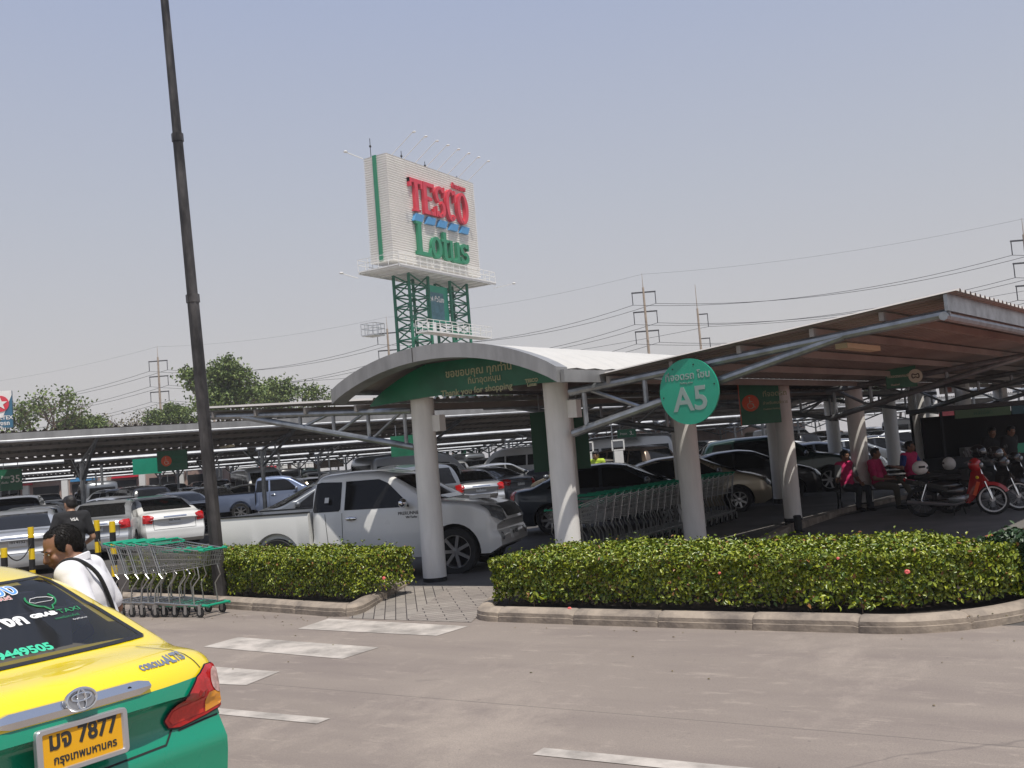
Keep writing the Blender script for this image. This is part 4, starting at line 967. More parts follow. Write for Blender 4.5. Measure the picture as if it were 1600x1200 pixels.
def face_bits(P_, A, s, body, parent, hairline=.5, bald=False):
    b = MB()
    for y in (.030, -.030):
        b.ball(P_(.0835, y, .006), (.006*s, .0125*s, .0055*s), 10, 6, ax=A, m=0); b.ball(P_(.0885, y, .006), (.003*s, .0055*s, .0055*s), 8, 5, ax=A, m=1)
    b.build('eyes', [mat('eye_white', (.6, .58, .55), .3) if 'eye_white' not in bpy.data.materials else bpy.data.materials['eye_white'], M['hair']], body)
    b = MB()
    for y in (.031, -.031): b.ball(P_(.0875, y, .026), (.005*s, .020*s, .0035*s), 10, 6, ax=A)
    b.build('eyebrows', M['hair'], body)
def hair_cap(P_, A, s, body, long_=False, thin=False, strands=0):
    E = lambda c, r: ('e', c, tuple(k*s for k in r), A)
    parts = [E(P_(-.030, 0, .036), (.090, .081, .090)), E(P_(-.050, 0, .0), (.062, .079, .075))]
    if not thin: parts += [E(P_(.020, 0, .082), (.066, .070, .048))]
    else: parts += [E(P_(.010, .0, .086), (.05, .05, .034))]
    for y in (.066, -.066): parts += [E(P_(.012, y, .035), (.030, .016, .048))]
    if long_: parts += [E(P_(-.075, 0, -.07), (.055, .075, .10))]
    o = fuse(parts, .009*s if s > .9 else .01, 'hair', M['hair'], body, 2)
    if strands:
        me = o.data; nv = len(me.vertices); co = np.empty(nv*3); me.vertices.foreach_get('co', co); co = co.reshape(-1, 3); no = np.array([v.normal[:] for v in me.vertices])
        i = rng.integers(0, nv, strands); nn = no[i]; C_ = co[i]+nn*.0005+rng.normal(0, .002, (strands, 3)); Nl = nn+rng.normal(0, .25, (strands, 3)); C_ = co[i]+nn*.001
        link('hair_tufts', leaf_mesh('hair_tufts', C_, Nl, .020*(.6+.8*rng.random(strands)), .0016*np.ones(strands), M['hair'], 0., dirv=(-.75, 0, -.65)), o)
    return o

def person(name_label, loc, rz, J, top='shirt', topm='shirt_w', legm='trouser', skin='skin', voxel=.012, sleeve=.55, thin=False, group=None, vest=None, long_=False, curl=.5, female=False, shoes=True, strands=0):
    """J: joints in local metres, x forward, y left, z up"""
    root = thing('person', name_label, 'person', loc, rz, group)
    j = {k: V(v) for k, v in J.items()}; f = j['face']; up = j.get('headup', V((0, 0, 1)))
    hp, P_, A = head_parts(j['head'], f, up)
    ch, pe = j['chest'], j['pelvis']; sl, sr_ = j['shL'], j['shR']; ax = (sl-sr_).normalized()
    sp = (ch-pe).normalized(); fr = ax.cross(sp)*-1; fr = sp.cross(ax)*-1; T3 = Matrix((sp.cross(ax)*-1, ax, sp)).transposed()
    body = hp+[('c', j['neck'], j['head']-(up*.03), .058, .055), ('c', j['neck'], ch, .060, .10),
          ('e', ch, (.112, .165, .17), T3), ('e', (ch+pe)/2, (.105, .148, .16), T3), ('e', pe, (.118, .160, .12), T3), ('c', sl, sr_, .060, .060), ('c', sl, ch, .062, .10), ('c', sr_, ch, .062, .10)]
    for s in 'LR':
        sh, el, wr, hp_, kn, an = (j[k+s] for k in ('sh', 'el', 'wr', 'hip', 'kn', 'an'))
        body += [('c', sh, el, .052, .040), ('c', el, wr, .040, .026)]
        body += hand(wr, j.get('hd'+s, wr-el), j.get('hn'+s, V((.2, 0, -1)) if abs((wr-el).normalized().z) < .8 else V((1, 0, 0))), j.get('ht'+s, V((1, 0, .2)) if abs((wr-el).normalized().x) < .8 else V((0, -1 if s == 'L' else 1, 0))), curl=curl)
        body += [('c', hp_, kn, .082, .056), ('c', kn, an, .054, .036)]
        tf = (j['toe'+s]-an) if ('toe'+s) in j else V((.15, 0, -.05)); body += [('c', an+V((0, 0, -.03)), an+tf, .038, .034)]
    bo = fuse(body, min(voxel, .0075) if voxel < .01 else voxel, 'body', M[skin], root, 3)
    face_bits(P_, A, 1, bo, root); hair_cap(P_, A, 1, bo, long_=long_, thin=thin, strands=strands)
    # garments
    g = [('e', ch, (.135, .19, .185), T3), ('e', (ch+pe)/2, (.130, .172, .18), T3), ('e', pe+sp*.02, (.138, .180, .11), T3), ('c', sl, sr_, .078, .078), ('c', sl, ch, .08, .115), ('c', sr_, ch, .08, .115), ('c', j['neck']-sp*.01, ch, .066, .12)]
    arms = []
    for s in 'LR':
        sh, el = j['sh'+s], j['el'+s]; e = sh+(el-sh)*sleeve*1.3; arms.append(('c', sh, e, .076, .064))
    if vest:
        fuse(g, .014, 'vest', M[topm], root, 3)
        for a_ in arms: fuse([a_, ('e', a_[1], (.07, .07, .07), None)], .014, 'sleeve', M[vest], bo, 2)
    else: fuse(g+arms, voxel*1.1, 'shirt', M[topm], root, 3)
    g = [('e', pe-sp*.01, (.130, .172, .12), T3)]
    for s in 'LR':
        hp_, kn, an = (j[k+s] for k in ('hip', 'kn', 'an')); g += [('c', pe+(hp_-pe)*.6, hp_, .11, .10), ('c', hp_, kn, .098, .072), ('c', kn, kn+(an-kn)*.93, .070, .058)]
    fuse(g, .016, 'trousers', M[legm], root, 3)
    for s in 'LR':
        an = j['an'+s]; tf = (j['toe'+s]-an) if ('toe'+s) in j else V((.15, 0, -.05))
        fuse([('c', an+V((-.03, 0, -.035)), an+tf, .047, .042)], .014, 'shoe', M['black'], root, 2)
    return root, P_, A, j
def stand(Ht=1.66, lean=0., look=V((1, 0, -.25)), elL=None, wrL=None, elR=None, wrR=None, headoff=(0.03, 0)):
    k = Ht/1.68; z = lambda h: h*k
    ch = V((lean*.5, 0, z(1.22))); d = dict(pelvis=(0, 0, z(.93)), chest=ch, neck=V((lean*.85, 0, z(1.42))), head=V((lean+headoff[0]+.02, headoff[1], z(1.545)-lean*.25)), face=look,
        shL=V((lean*.8, .175, z(1.37))), shR=V((lean*.8, -.175, z(1.37))), hipL=(0, .095, z(.88)), hipR=(0, -.095, z(.88)), knL=(.02, .10, z(.48)), knR=(-.03, -.10, z(.48)), anL=(0, .10, .09), anR=(-.06, -.10, .09))
    d['elL'] = elL or V((-.05+lean*.6, .25, z(1.10))); d['wrL'] = wrL or V((.08+lean*.6, .26, z(.88))); d['elR'] = elR or V((-.05+lean*.6, -.25, z(1.10))); d['wrR'] = wrR or V((.08+lean*.6, -.26, z(.88)))
    return d
def sit(sh=.46, legL=((.46, .13, .46), (.46, .13, .09)), legR=((.46, -.13, .46), (.50, -.13, .09)), look=V((1, 0, 0)), el=None, wr=None, lean=-.05):
    d = dict(pelvis=(0, 0, sh+.10), chest=(lean, 0, sh+.40), neck=(lean, 0, sh+.60), head=(lean+.05, 0, sh+.735), face=look, shL=(lean, .175, sh+.545), shR=(lean, -.175, sh+.545),
        hipL=(.03, .09, sh+.06), hipR=(.03, -.09, sh+.06), knL=legL[0], anL=legL[1], knR=legR[0], anR=legR[1])
    d['elL'], d['elR'] = el or ((.05, .26, sh+.26), (.05, -.26, sh+.26)); d['wrL'], d['wrR'] = wr or ((.28, .12, sh+.18), (.28, -.12, sh+.18)); return d
def heading(vec): return math.atan2(vec.y, vec.x)

# man in the white shirt beyond the taxi, head bowed to the left
pl_ = pd(134, 5.85); rzw = heading(Rh*-1.0-Fh*.12)
dd_ = stand(1.53, lean=.10, look=V((1, .75, -.50)), headoff=(.05, .0), elL=V((-.06, .30, .98)), wrL=V((.16, .24, .84)), elR=V((-.02, -.27, 1.0)), wrR=V((.22, -.18, .90)))
pw, P_, A_, jj = person('man in a white short sleeved shirt with a dark shoulder strap, head bowed beside the yellow taxi', (pl_.x, pl_.y, 0), rzw, dd_, topm='shirt_w', skin='skin', voxel=.0095, thin=True, sleeve=.62, strands=14000)
pw.scale = (1.08, 1.08, 1.05)
st_ = MB(); pts = [V((x_*.9, y_, z_-.14)) for x_, y_, z_ in ((.17, .10, 1.18), (.19, .13, 1.36), (.14, .155, 1.452), (.05, .15, 1.462), (-.045, .12, 1.38), (-.095, .08, 1.24), (-.115, .03, 1.10), (-.115, -.04, .98))]
vs = []
for i, p in enumerate(pts):
    t = (pts[min(i+1, len(pts)-1)]-pts[max(i-1, 0)]).normalized(); o = t.cross(V((.2, 1, 0)) if i < 2 else V((p.x, p.y*0, .0))+V((0, .8, .3))).normalized()
    vs.append(p)
st_.path(bezier_pts(vs, 5), .011, n=6); st_.build('shoulder_strap', M['black'], pw)
cl = MB(); cl.lathe([(.068, 0), (.074, .035), (.070, .04), (.064, .005)], (0, 0, 0), n=18, closed=True); co = cl.build('collar', M['shirt_w'], pw, 40); co.location = jj['neck']+V((.0, 0, .0)); co.rotation_euler = (0, R(22), 0)

# man in the black shirt farther back
pk = pd(101, 14.2); rzk = heading(Rh*-.75+Fh*.9)
dk = stand(1.74, lean=.02, look=V((1, .25, -.25)), elL=V((-.02, .30, 1.14)), wrL=V((.26, .26, 1.02)), elR=V((-.02, -.27, 1.10)), wrR=V((.18, -.2, 1.0)))
pb, P_, A_, jj = person('man in a black T-shirt standing with his back turned, carrying a white bottle', (pk.x, pk.y, 0), rzk, dk, topm='shirt_k', skin='skin_l', voxel=.013)
fr = frame((-.118, .0, 1.36), (0, -1, 0), (.12, 0, 1)); text('VSA', .06, M['white'], pb, fr, extrude=.001, bold=.002, name='shirt_print')
bo_ = thing('plastic_bottle', 'white plastic bottle with dark lettering held by the man in black', 'bottle', (pb.matrix_basis @ V((.34, .27, .94))), 0)
b = MB(); b.lathe([(.045, -.11), (.05, -.09), (.05, .05), (.018, .10), (.018, .12)], n=14); b.build('bottle_body', M['white'], bo_, 40); b = MB(); b.lathe([(.02, .12), (.02, .14)], n=12); b.build('cap', M['plastic_green'], bo_, 40)

# ------------------------------------------------------------------ shopping carts
def make_cart(label, group):
    r = thing('shopping_cart', label, 'shopping cart', (0, 0, 0), 0, group)
    # x forward; basket from the handle end (x=0) to the nose (x=.92), tapered
    w0, w1 = .27, .20; zt0, zt1, zb0, zb1 = .97, .86, .58, .66
    fl = MB(); rt = .0075
    def rimc(z_): return None
    tr = [(0, w0, zt0), (.94, w1, zt1), (.94, -w1, zt1), (0, -w0, zt0)]; br = [(.13, w0*.86, zb0), (.86, w1*.82, zb1), (.86, -w1*.82, zb1), (.13, -w0*.86, zb0)]
    bk = MB(); bk.path(tr, rt, n=5, closed=True); bk.path(br, rt*.8, n=5, closed=True)
    L3 = lambda a, b, t: V(a).lerp(V(b), t)
    for s in range(2):
        a0, a1 = (tr[0], tr[1]) if s == 0 else (tr[3], tr[2]); c0, c1 = (br[0], br[1]) if s == 0 else (br[3], br[2])
        for i in range(1, 20): bk.tube(L3(a0, a1, i/20), L3(c0, c1, i/20), .0027, n=4, cap=False)
        for k in (.25, .5, .75): bk.tube(L3(a0, c0, k), L3(a1, c1, k), .0038, n=4, cap=False)
    for i in range(1, 8):
        bk.tube(L3(tr[1], tr[2], i/8), L3(br[1], br[2], i/8), .0027, n=4, cap=False); bk.tube(L3(br[0], br[3], i/8), L3(br[1], br[2], i/8), .0027, n=4, cap=False)
    for i in range(1, 10): bk.tube(L3(br[0], br[1], i/10), L3(br[3], br[2], i/10), .0027, n=4, cap=False)
    for k in (.33, .66): bk.tube(L3(tr[1], br[1], k), L3(tr[2], br[2], k), .0038, n=4, cap=False)
    bk.build('wire_basket', M['steelwire'], r, 60)
    h = MB(); h.tube((-.06, -.27, 1.01), (-.06, .27, 1.01), .016, n=10)
    for s in (1, -1): h.tube((-.06, s*.262, 1.01), (.10, s*.255, .975), .012, n=6)
    h.build('handle', M['plastic_green'], r)
    fm = MB()
    for s in (1, -1):
        fm.tube((-.01, s*.262, 1.0), (.13, s*.235, .58), .0105, n=6); fm.tube((.045, s*.26, .985), (.17, s*.235, .58), .0085, n=6)
        fm.path([(.13, s*.235, .58), (.19, s*.235, .52), (.06, s*.245, .38), (.03, s*.25, .20)], .0115, n=6)
        fm.path([(.03, s*.25, .20), (.5, s*.22, .17), (.93, s*.185, .15)], .012, n=6)
        fm.path([(.80, s*.17, .655), (.84, s*.18, .52), (.72, s*.19, .40), (.74, s*.20, .17)], .009, n=6)
    fm.tube((.03, -.25, .20), (.03, .25, .20), .01, n=6); fm.tube((.93, -.185, .15), (.93, .185, .15), .011, n=6)
    for y in np.linspace(-.15, .15, 6): fm.tube((.06, y*1.2, .205), (.90, y, .16), .004, n=4, cap=False)
    fm.build('frame', M['steelwire'], r, 60)
    bm_ = MB()
    for s in (1, -1): bm_.tube((.88, s*.19, .155), (.99, s*.175, .15), .019, n=8); bm_.tube((.89, s*.205, zt1+.012), (.97, s*.195, zt1+.008), .019, n=8)
    bm_.tube((.97, -.19, .155), (.97, .19, .155), .017, n=8); bm_.tube((.955, -.2, zt1+.008), (.955, .2, zt1+.008), .012, n=8)
    bm_.build('bumper', M['plastic_green'], r)
    fp = MB()
    fp.tube((.10, -.24, .965), (.10, .24, .965), .01, n=6)
    for y in (-.16, -.05, .05, .16): fp.tube((.02, y, .955), (.10, y, .965), .006, n=4)
    fp.build('child_seat', M['plastic_green'], r)
    for (x, y) in ((.06, .24), (.06, -.24), (.86, .19), (.86, -.19)):
        wf = MB(); wf.box((x-.02, y-.02, .125), (.05, .006, .09)); wf.box((x-.02, y+.02, .125), (.05, .006, .09)); wf.box((x, y, .168), (.05, .05, .01)); o = wf.build('caster', M['steelwire'], r, 0)
        w2 = MB(); w2.lathe([(.028, -.013), (.060, -.013), (.063, 0), (.060, .013), (.028, .013)], (x-.03, y, .063), ax='Y', n=18, closed=True); w2.lathe([(.004, -.015), (.03, -.015), (.03, .015), (.004, .015)], (x-.03, y, .063), ax='Y', n=12, closed=True, m=1)
        w2.build('caster_wheel', [M['dark'], M['steelwire']], o, 40)
    return r
cart0 = make_cart('shopping cart at the back of the short nested row by the left hedge, its green handle free', 'nested shopping carts by the left hedge')
index_children()
cx, cy, crz = -12.16, 9.20, R(0.5)
lbl = ['second cart of the short nested row by the left hedge', 'middle cart of the short nested row by the left hedge', 'fourth cart of the short nested row by the left hedge', 'front cart of the short nested row by the left hedge, its green nose towards the pole']
cart0.location = (cx, cy, 0); cart0.rotation_euler = (0, 0, crz)
for i in range(4):
    c = copy_tree(cart0); c.location = (cx+.205*(i+1)+(.06 if i == 3 else 0), cy+.006*i, 0); c['label'] = lbl[i]
NC = 22; a0 = V((-7.42, 20.9, .03)); a1 = V((-7.45, 14.35, .03))
for i in range(NC):
    c = copy_tree(cart0); p = a0.lerp(a1, i/(NC-1)); c.location = p; c.rotation_euler = (0, 0, R(-90)+R(2)*math.sin(i)*.5)
    c['group'] = 'long nested row of shopping carts under the walkway'
    c['label'] = 'last cart of the long shaded row, standing nearest the seated people' if i == 0 else ('front cart of the long shaded row, nose behind the big hedge' if i == NC-1 else 'shaded cart nested inside the long row under the walkway roof')

# ------------------------------------------------------------------ striped bollards and chains
def bollard(p, label, hh=1.22):
    r = thing('bollard', label, 'bollard', p, 0, 'yellow and black bollards with chains')
    for k in range(7):
        z0 = hh*k/7; z1 = hh*(k+1)/7; b = MB(); b.lathe([(.048, z0), (.048, z1-.001)], n=16); b.build('yellow_band' if k % 2 == 0 else 'black_band', M['yellow'] if k % 2 == 0 else M['black'], r, 40)
    return r
bps = [pd(-50, 16.5), pd(-7, 15.2), pd(36, 16.6), pd(139, 16.8), pd(163, 16.2)]
for p, l, h in zip(bps, ('yellow and black bollard outside the left edge of the picture', 'leftmost striped bollard, its top at taxi roof height', 'striped bollard left of the man in black, mostly black face showing', 'striped bollard right of the two men, left one of a pair', 'striped bollard beside the pair, nearest the shopping carts'), (1.2, 1.0, 1.24, 1.26, 1.24)): bollard(p, l, h)
for a, b_, l in ((0, 1, 'far left chain hanging between the first two bollards'), (1, 2, 'dark chain sagging between the two left bollards'), (3, 4, 'dark chain sagging between the pair of bollards by the carts')):
    m_ = MB(); P0, P1 = bps[a], bps[b_]; pts = [P0.lerp(P1, t)+V((0, 0, .98-.9*t*(1-t))) for t in np.linspace(0, 1, 15)]
    m_.path(pts, .010, n=5); tag(m_.build('chain', M['black']), l, 'chain', 'chains between the bollards')

# ------------------------------------------------------------------ tall pole
lp = thing('light_pole', 'tall weathered black steel lamp pole rising out of the left hedge', 'lamp pole', pd(326, 14.3))
lp.rotation_euler = (Matrix.Rotation(R(-2.1), 3, Fh) @ Matrix.Identity(3)).to_euler()
b = MB(); zz = [0, 4.42, 4.43, 6.82, 6.83, 10.5]; rr_ = [.102, .088, .082, .076, .070, .055]
n8 = 8; vs = []
for z, r_ in zip(zz, rr_):
    for k in range(n8): a = PI/8+2*PI*k/n8; vs.append((r_*math.cos(a), r_*math.sin(a), z))
b.add(vs, [(i*n8+k, i*n8+(k+1) % n8, (i+1)*n8+(k+1) % n8, (i+1)*n8+k) for i in range(len(zz)-1) for k in range(n8)]+[tuple(range(5*n8, 6*n8))]); b.build('pole_shaft', M['pole'], lp, 20)
for z, r_ in ((4.43, .098), (6.84, .086)):
    b = MB(); b.lathe([(r_, z-.06), (r_, z+.06)], n=8); b.build('joint_collar', M['pole'], lp, 20)
b = MB(); b.beam((0, 0, 10.4), (1.2, 0, 10.6), .08, .08); b.build('lamp_arm', M['pole'], lp); b = MB(); b.ball((1.35, 0, 10.6), (.35, .14, .08), 12, 8); b.build('lamp_head', M['fascia'], lp)

# ------------------------------------------------------------------ signs under the roofs
dsc = thing('round_sign', 'round green disc sign lettered A5 fixed in front of a column', 'sign', (-4.52, 11.80, 2.405), R(-8))
fr = frame((0, 0, 0), V((math.cos(R(0)), math.sin(R(0)), 0)), (0, 0, 1))
b = MB(); b.xprism([(.415*math.cos(a), .415*math.sin(a)) for a in np.linspace(0, 2*PI, 49)[:-1]], fr, -.03, 0); b.build('disc', M['green_disc'], dsc, 30)
text('A5', .42, M['grey_letter'], dsc, fr @ Matrix.Translation((.02, -.235, .002)), bold=.008, name='zone_number')
text('ที่จอดรถ โซน',   .125, M['grey_letter'], dsc, fr @ Matrix.Translation((.0, .155, .002)), bold=.002, name='zone_caption'); text('Parking zone', .035, M['grey_letter'], dsc, fr @ Matrix.Translation((-.02, .10, .002)), bold=0, name='zone_caption')
b = MB()
for (x, y) in ((-.20, .30), (.10, .33), (.365, .06), (-.365, -.05)): b.xprism([(x+.010*math.cos(a), y+.010*math.sin(a)) for a in np.linspace(0, 2*PI, 9)[:-1]], fr, 0, .004)
b.build('bolts', M['black'], dsc, 0)
b = MB(); b.tube((0, .03, .0), (0, .14, .0), .03, n=8); b.build('bracket', M['galv'], dsc)
def wheelchair(b, fr, s):
    P_ = lambda x, y: fr @ V((x*s, y*s, .006)); t = .045*s
    b.path([P_(.42*math.cos(a)-.02, .42*math.sin(a)-.35) for a in np.linspace(R(120), R(395), 20)], t, n=5)
    b.path([P_(-.12, .55), P_(-.08, -.10), P_(.28, -.12), P_(.46, -.62), P_(.62, -.56)], t*1.2, n=5); b.path([P_(-.10, .22), P_(.26, .20)], t, n=5)
    b.ball(P_(-.12, .78), .11*s, 10, 6)
def hang_sign(label, pos, rz, w, h, d, side, lines, circ, group=None, cm='orange', gm='green_sign', rods=.25):
    r = thing('hanging_sign', label, 'sign', pos, rz, group); fr = frame((0, -d/2, 0), (1, 0, 0), (0, 0, 1))
    b = MB(); b.xprism([(-w/2, -h/2), (w/2, -h/2), (w/2, h/2), (-w/2, h/2)], fr, -d, 0); b.build('sign_box', M[gm], r, 0)
    if side: b = MB(); b.box((-w/2-.006, 0, 0), (.01, d+.006, h+.006)); b.build('end_plate', M['orange'], r, 0)
    if circ is not None:
        cx_, rad = circ; b = MB(); f2 = fr @ Matrix.Translation((cx_, 0, .003)); b.xprism([(rad*math.cos(a), rad*math.sin(a)) for a in np.linspace(0, 2*PI, 33)[:-1]], f2, 0, .004); o = b.build('symbol_disc', M[cm], r, 0)
        b = MB(); wheelchair(b, f2, rad*.85) if cm == 'orange' else b.path([f2 @ V((rad*.5*math.cos(a), rad*.75*math.sin(a)*(.6+.4*math.cos(2*a)), .006)) for a in np.linspace(0, 2*PI, 17)[:-1]], rad*.08, n=5, closed=True); b.build('symbol', M['cream'] if cm == 'orange' else M['black'], o)
    for (t_, sz, x, y, m_) in lines: text(t_, sz, M[m_], r, fr @ Matrix.Translation((x, y, .003)), bold=sz*.012, align='LEFT', name='sign_lettering')
    if rods:
        for s in (1, -1): b = MB(); b.tube((s*w*.33, 0, h/2), (s*w*.33, 0, h/2+rods), .012, n=6); b.build('hanger', M['galv'], r)
    return r
hang_sign('green box sign with an orange disc and wheelchair symbol, orange end, before the columns', pd(1183, 18.6, 2.40), R(22), .72, .80, .16, True, [('ที่จอดรถ', .13, .06, .10, 'gold_letter'), ('สำหรับคนพิการ', .075, .05, -.05, 'gold_letter'), ('Disabled Parking', .045, .05, -.15, 'gold_letter')], (-.17, .155))
hang_sign('small green sign with a round white emblem hanging under the largest roof wing', pd(1407, 19.0, 2.68), R(22), .56, .40, .05, False, [('ที่จอดรถคนพิการ', .075, -.25, .0, 'cream'), ('Disabled', .045, -.2, -.15, 'cream')], (.26, .13), cm='cream', rods=.12)
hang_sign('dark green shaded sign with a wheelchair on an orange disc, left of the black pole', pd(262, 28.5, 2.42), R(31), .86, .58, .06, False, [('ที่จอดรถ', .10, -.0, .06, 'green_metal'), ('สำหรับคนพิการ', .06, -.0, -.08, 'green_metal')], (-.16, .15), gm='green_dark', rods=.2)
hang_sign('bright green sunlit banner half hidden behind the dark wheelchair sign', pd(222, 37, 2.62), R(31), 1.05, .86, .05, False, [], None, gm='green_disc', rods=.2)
hang_sign('green board with the price 35 in white at the left edge', pd(9, 29, 2.25), R(31), .64, .62, .04, False, [('35.-', .30, -.02, -.08, 'white'), ('ล้างรถ', .10, -.28, .05, 'white'), ('เริ่มต้น', .08, -.28, -.10, 'white')], None, rods=.2)
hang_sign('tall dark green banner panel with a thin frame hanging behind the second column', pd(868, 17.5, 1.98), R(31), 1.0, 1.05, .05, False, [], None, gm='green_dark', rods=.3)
hang_sign('green and white hanging board behind the left front column', pd(630, 28, 2.30), R(31), .95, .58, .05, False, [('S', .30, .30, .02, 'white')], None, rods=.3)
hang_sign('small green and white board above the silver van with rounded windows', pd(972, 36, 2.25), R(31), .68, .30, .04, False, [('3.', .2, .1, -.06, 'white'), ('ล้างรถ', .1, -.25, -.04, 'white')], None, rods=.3)
q = thing('notice_board', 'white notice board with a red square hanging between the far right columns', 'notice board', pd(1482, 27.5, 2.78), R(31))
b = MB(); b.box((0, 0, 0), (.62, .04, .52)); b.build('board', M['concrete_col'], q, 0)
b = MB(); b.box((.15, -.025, .10), (.28, .012, .27)); b.build('red_notice', M['red_letter'], q, 0); b = MB(); b.box((-.14, -.025, .10), (.20, .012, .22)); b.box((-.08, -.025, -.13), (.20, .012, .18)); b.build('pink_notices', mat('pink_print', (.5, .2, .17), .6), q, 0)

# ------------------------------------------------------------------ the tall sign tower
tw = thing('sign_tower', 'tall white ribbed sign box with red and green letters on green lattice legs', 'sign tower', tuple(pd(629, 85)))
bx0, by1, zb_, zt_ = -2.55, 13.9, 19.55, 29.0
b = MB(); nr_ = 44; rib = []
for i in range(nr_):
    z = zb_+(zt_-zb_)*i/nr_; dz = (zt_-zb_)/nr_; rib += [(z, 0), (z+dz*.45, .0), (z+dz*.55, -.07), (z+dz*.95, -.07)]
rib.append((zt_, 0)); vs = []
for (z, o) in rib: vs += [(bx0-o, 0-o, z), (0+o, 0-o, z), (0+o, by1+o, z), (bx0-o, by1+o, z)]
b.add(vs, [(4*i+k, 4*i+(k+1) % 4, 4*i+4+(k+1) % 4, 4*i+4+k) for i in range(len(rib)-1) for k in range(4)]+[(3, 2, 1, 0), tuple(4*(len(rib)-1)+k for k in range(4))]); b.build('sign_box', M['white_sign'], tw, 0)
b = MB(); b.box((-1.3, -.03, (zb_+zt_)/2+.05), (.38, .12, zt_-zb_)); b.build('green_stripe', M['green_letter'], tw, 0)
def serif_letters(word, m, x0, z0, h, wd_, gap, name, lower=False, depth=.30):
    """block serif capitals built of strokes; text runs along +Y of the tower, faces +X"""
    DK = [0]
    def dk(): DK[0] += 1; return depth+.006*DK[0]
    F = lambda: frame((.02, 0, 0), (0, 1, 0), (0, 0, 1)); f_ = F(); x = x0
    for ch in word:
        b = MB(); W_ = wd_*{'L': 1.0, 'o': .78, 't': .52, 'u': .85, 's': .66, 'T': 1.05, 'E': .92, 'S': .86, 'C': .95, 'O': 1.05}[ch]; low = ch in 'ous'; hh = h*(.64 if low else (.86 if ch == 't' else 1)); t = h*.17; s = h*.10
        def box(u0, v0, u1, v1): b.xprism([(x+u0, z0+v0), (x+u1, z0+v0), (x+u1, z0+v1), (x+u0, z0+v1)], f_, 0, dk())
        def poly(pts): b.xprism([(x+u, z0+v) for u, v in pts], f_, 0, dk())
        def oval(cx_, cy_, rx, ry, th, tv, a0=0, a1=2*PI, n=26):
            vs = []; nn = n+(a1-a0 < 6.2); D_ = dk()
            for i in range(nn):
                a = a0+(a1-a0)*i/n
                for (ex, ey) in ((rx, ry), (rx-th, ry-tv)):
                    for d_ in (.001*DK[0], D_): vs.append(f_ @ V((x+cx_+ex*math.cos(a), z0+cy_+ey*math.sin(a), d_)))
            fs = []; R_ = range(n if a1-a0 > 6.2 else n)
            for i in R_:
                k = 4*i; l = 4*((i+1) % nn); fs += [(k, l, l+1, k+1), (k+2, k+3, l+3, l+2), (k+1, l+1, l+3, k+3), (k, k+2, l+2, l)]
            if a1-a0 < 6.2: fs += [(0, 1, 3, 2), (4*n, 4*n+2, 4*n+3, 4*n+1)]
            b.add(vs, fs)
        if ch == 'T':
            box(W_/2-t/2, 0, W_/2+t/2, hh); box(0, hh-s*1.3, W_, hh-.003); box(0, hh-s*2.6, s*.9, hh-.004); box(W_-s*.9, hh-s*2.6, W_-.001, hh-.004); box(W_/2-t*.9, .001, W_/2+t*.9, s*.6)
        elif ch == 'E':
            box(0, 0, t, hh); box(.002, hh-s*1.2, W_, hh-.003); box(.002, .002, W_, s*1.2); box(.002, hh/2-s*.5, W_*.75, hh/2+s*.5); box(W_-s*.8, hh-s*2.4, W_-.001, hh-.004); box(W_-s*.8, .003, W_-.001, s*2.4)
        elif ch == 'L': box(W_*.1, 0, W_*.1+t, hh); box(.002-W_*.02, hh-s*.8, W_*.35+t*.2, hh-.003); box(.002-W_*.02, .002, W_, s*1.1); poly([(W_-s*1.2, .003), (W_-.001, .003), (W_-.001, s*2.8)])
        elif ch in 'Oo': oval(W_/2, hh/2, W_/2, hh/2+.05, t*.95, s*.9)
        elif ch == 'C': oval(W_/2, hh/2, W_/2, hh/2+.05, t*.95, s*.95, R(48), R(318)); box(W_*.84, hh*.62, W_*.84+s*.7, hh)
        elif ch in 'Ss':
            ry = hh/4+s*.30; oval(W_/2, hh-ry, W_/2, ry, t*.8, s, R(25), R(250), 18); oval(W_/2, ry, W_/2, ry, t*.8, s, R(-155), R(70), 18); box(W_*.88, hh*.68, W_*.88+s*.6, hh); box(.0, 0, s*.6, hh*.33)
        elif ch == 't': box(W_*.25, s*.6, W_*.25+t*.9, hh); box(.002, h*.64-s*.9, W_, h*.64-.003); oval(W_*.25+t*.9+s*.6, s*1.4, s*1.6+t*.5, s*1.4, t*.6, s*.7, R(180), R(330), 10)
        elif ch == 'u': box(W_*.08, hh*.25, W_*.08+t*.85, hh); box(W_-t*1.1, 0, W_-t*.25, hh); oval(W_/2-.02*W_, hh*.27, W_*.42, hh*.27+.05, t*.85, s*.8, R(180), R(360), 14); box(.0, hh-s*.6, W_*.15, hh-.002); box(W_-t*.3, .002, W_+s*.2, s*.6)
        b.build(name, m, tw, 30); x += W_+gap
serif_letters('TESCO', M['red_letter'], 2.75, 24.35, 3.0, 1.80, .13, 'red_letter')
serif_letters('Lotus', M['green_letter'], 3.30, 20.40, 3.05, 2.12, .03, 'green_letter')
for i in range(5):
    b = MB(); f_ = frame((.02, 0, 0), (0, 1, 0), (0, 0, 1)); u = 3.05+1.86*i; v = 23.80
    b.xprism([(u, v-.35), (u+1.25, v-.35), (u+1.6, v+.35), (u+.36, v+.35)], f_, 0, .3); b.build('blue_bar', M['blue_letter'], tw, 0)
text('ห้างสรรพ', .62, M['red_letter'], tw, frame((.12, 10.9, 27.75), (0, 1, 0), (0, 0, 1)), extrude=.08, bold=.02, name='small_red_lettering')
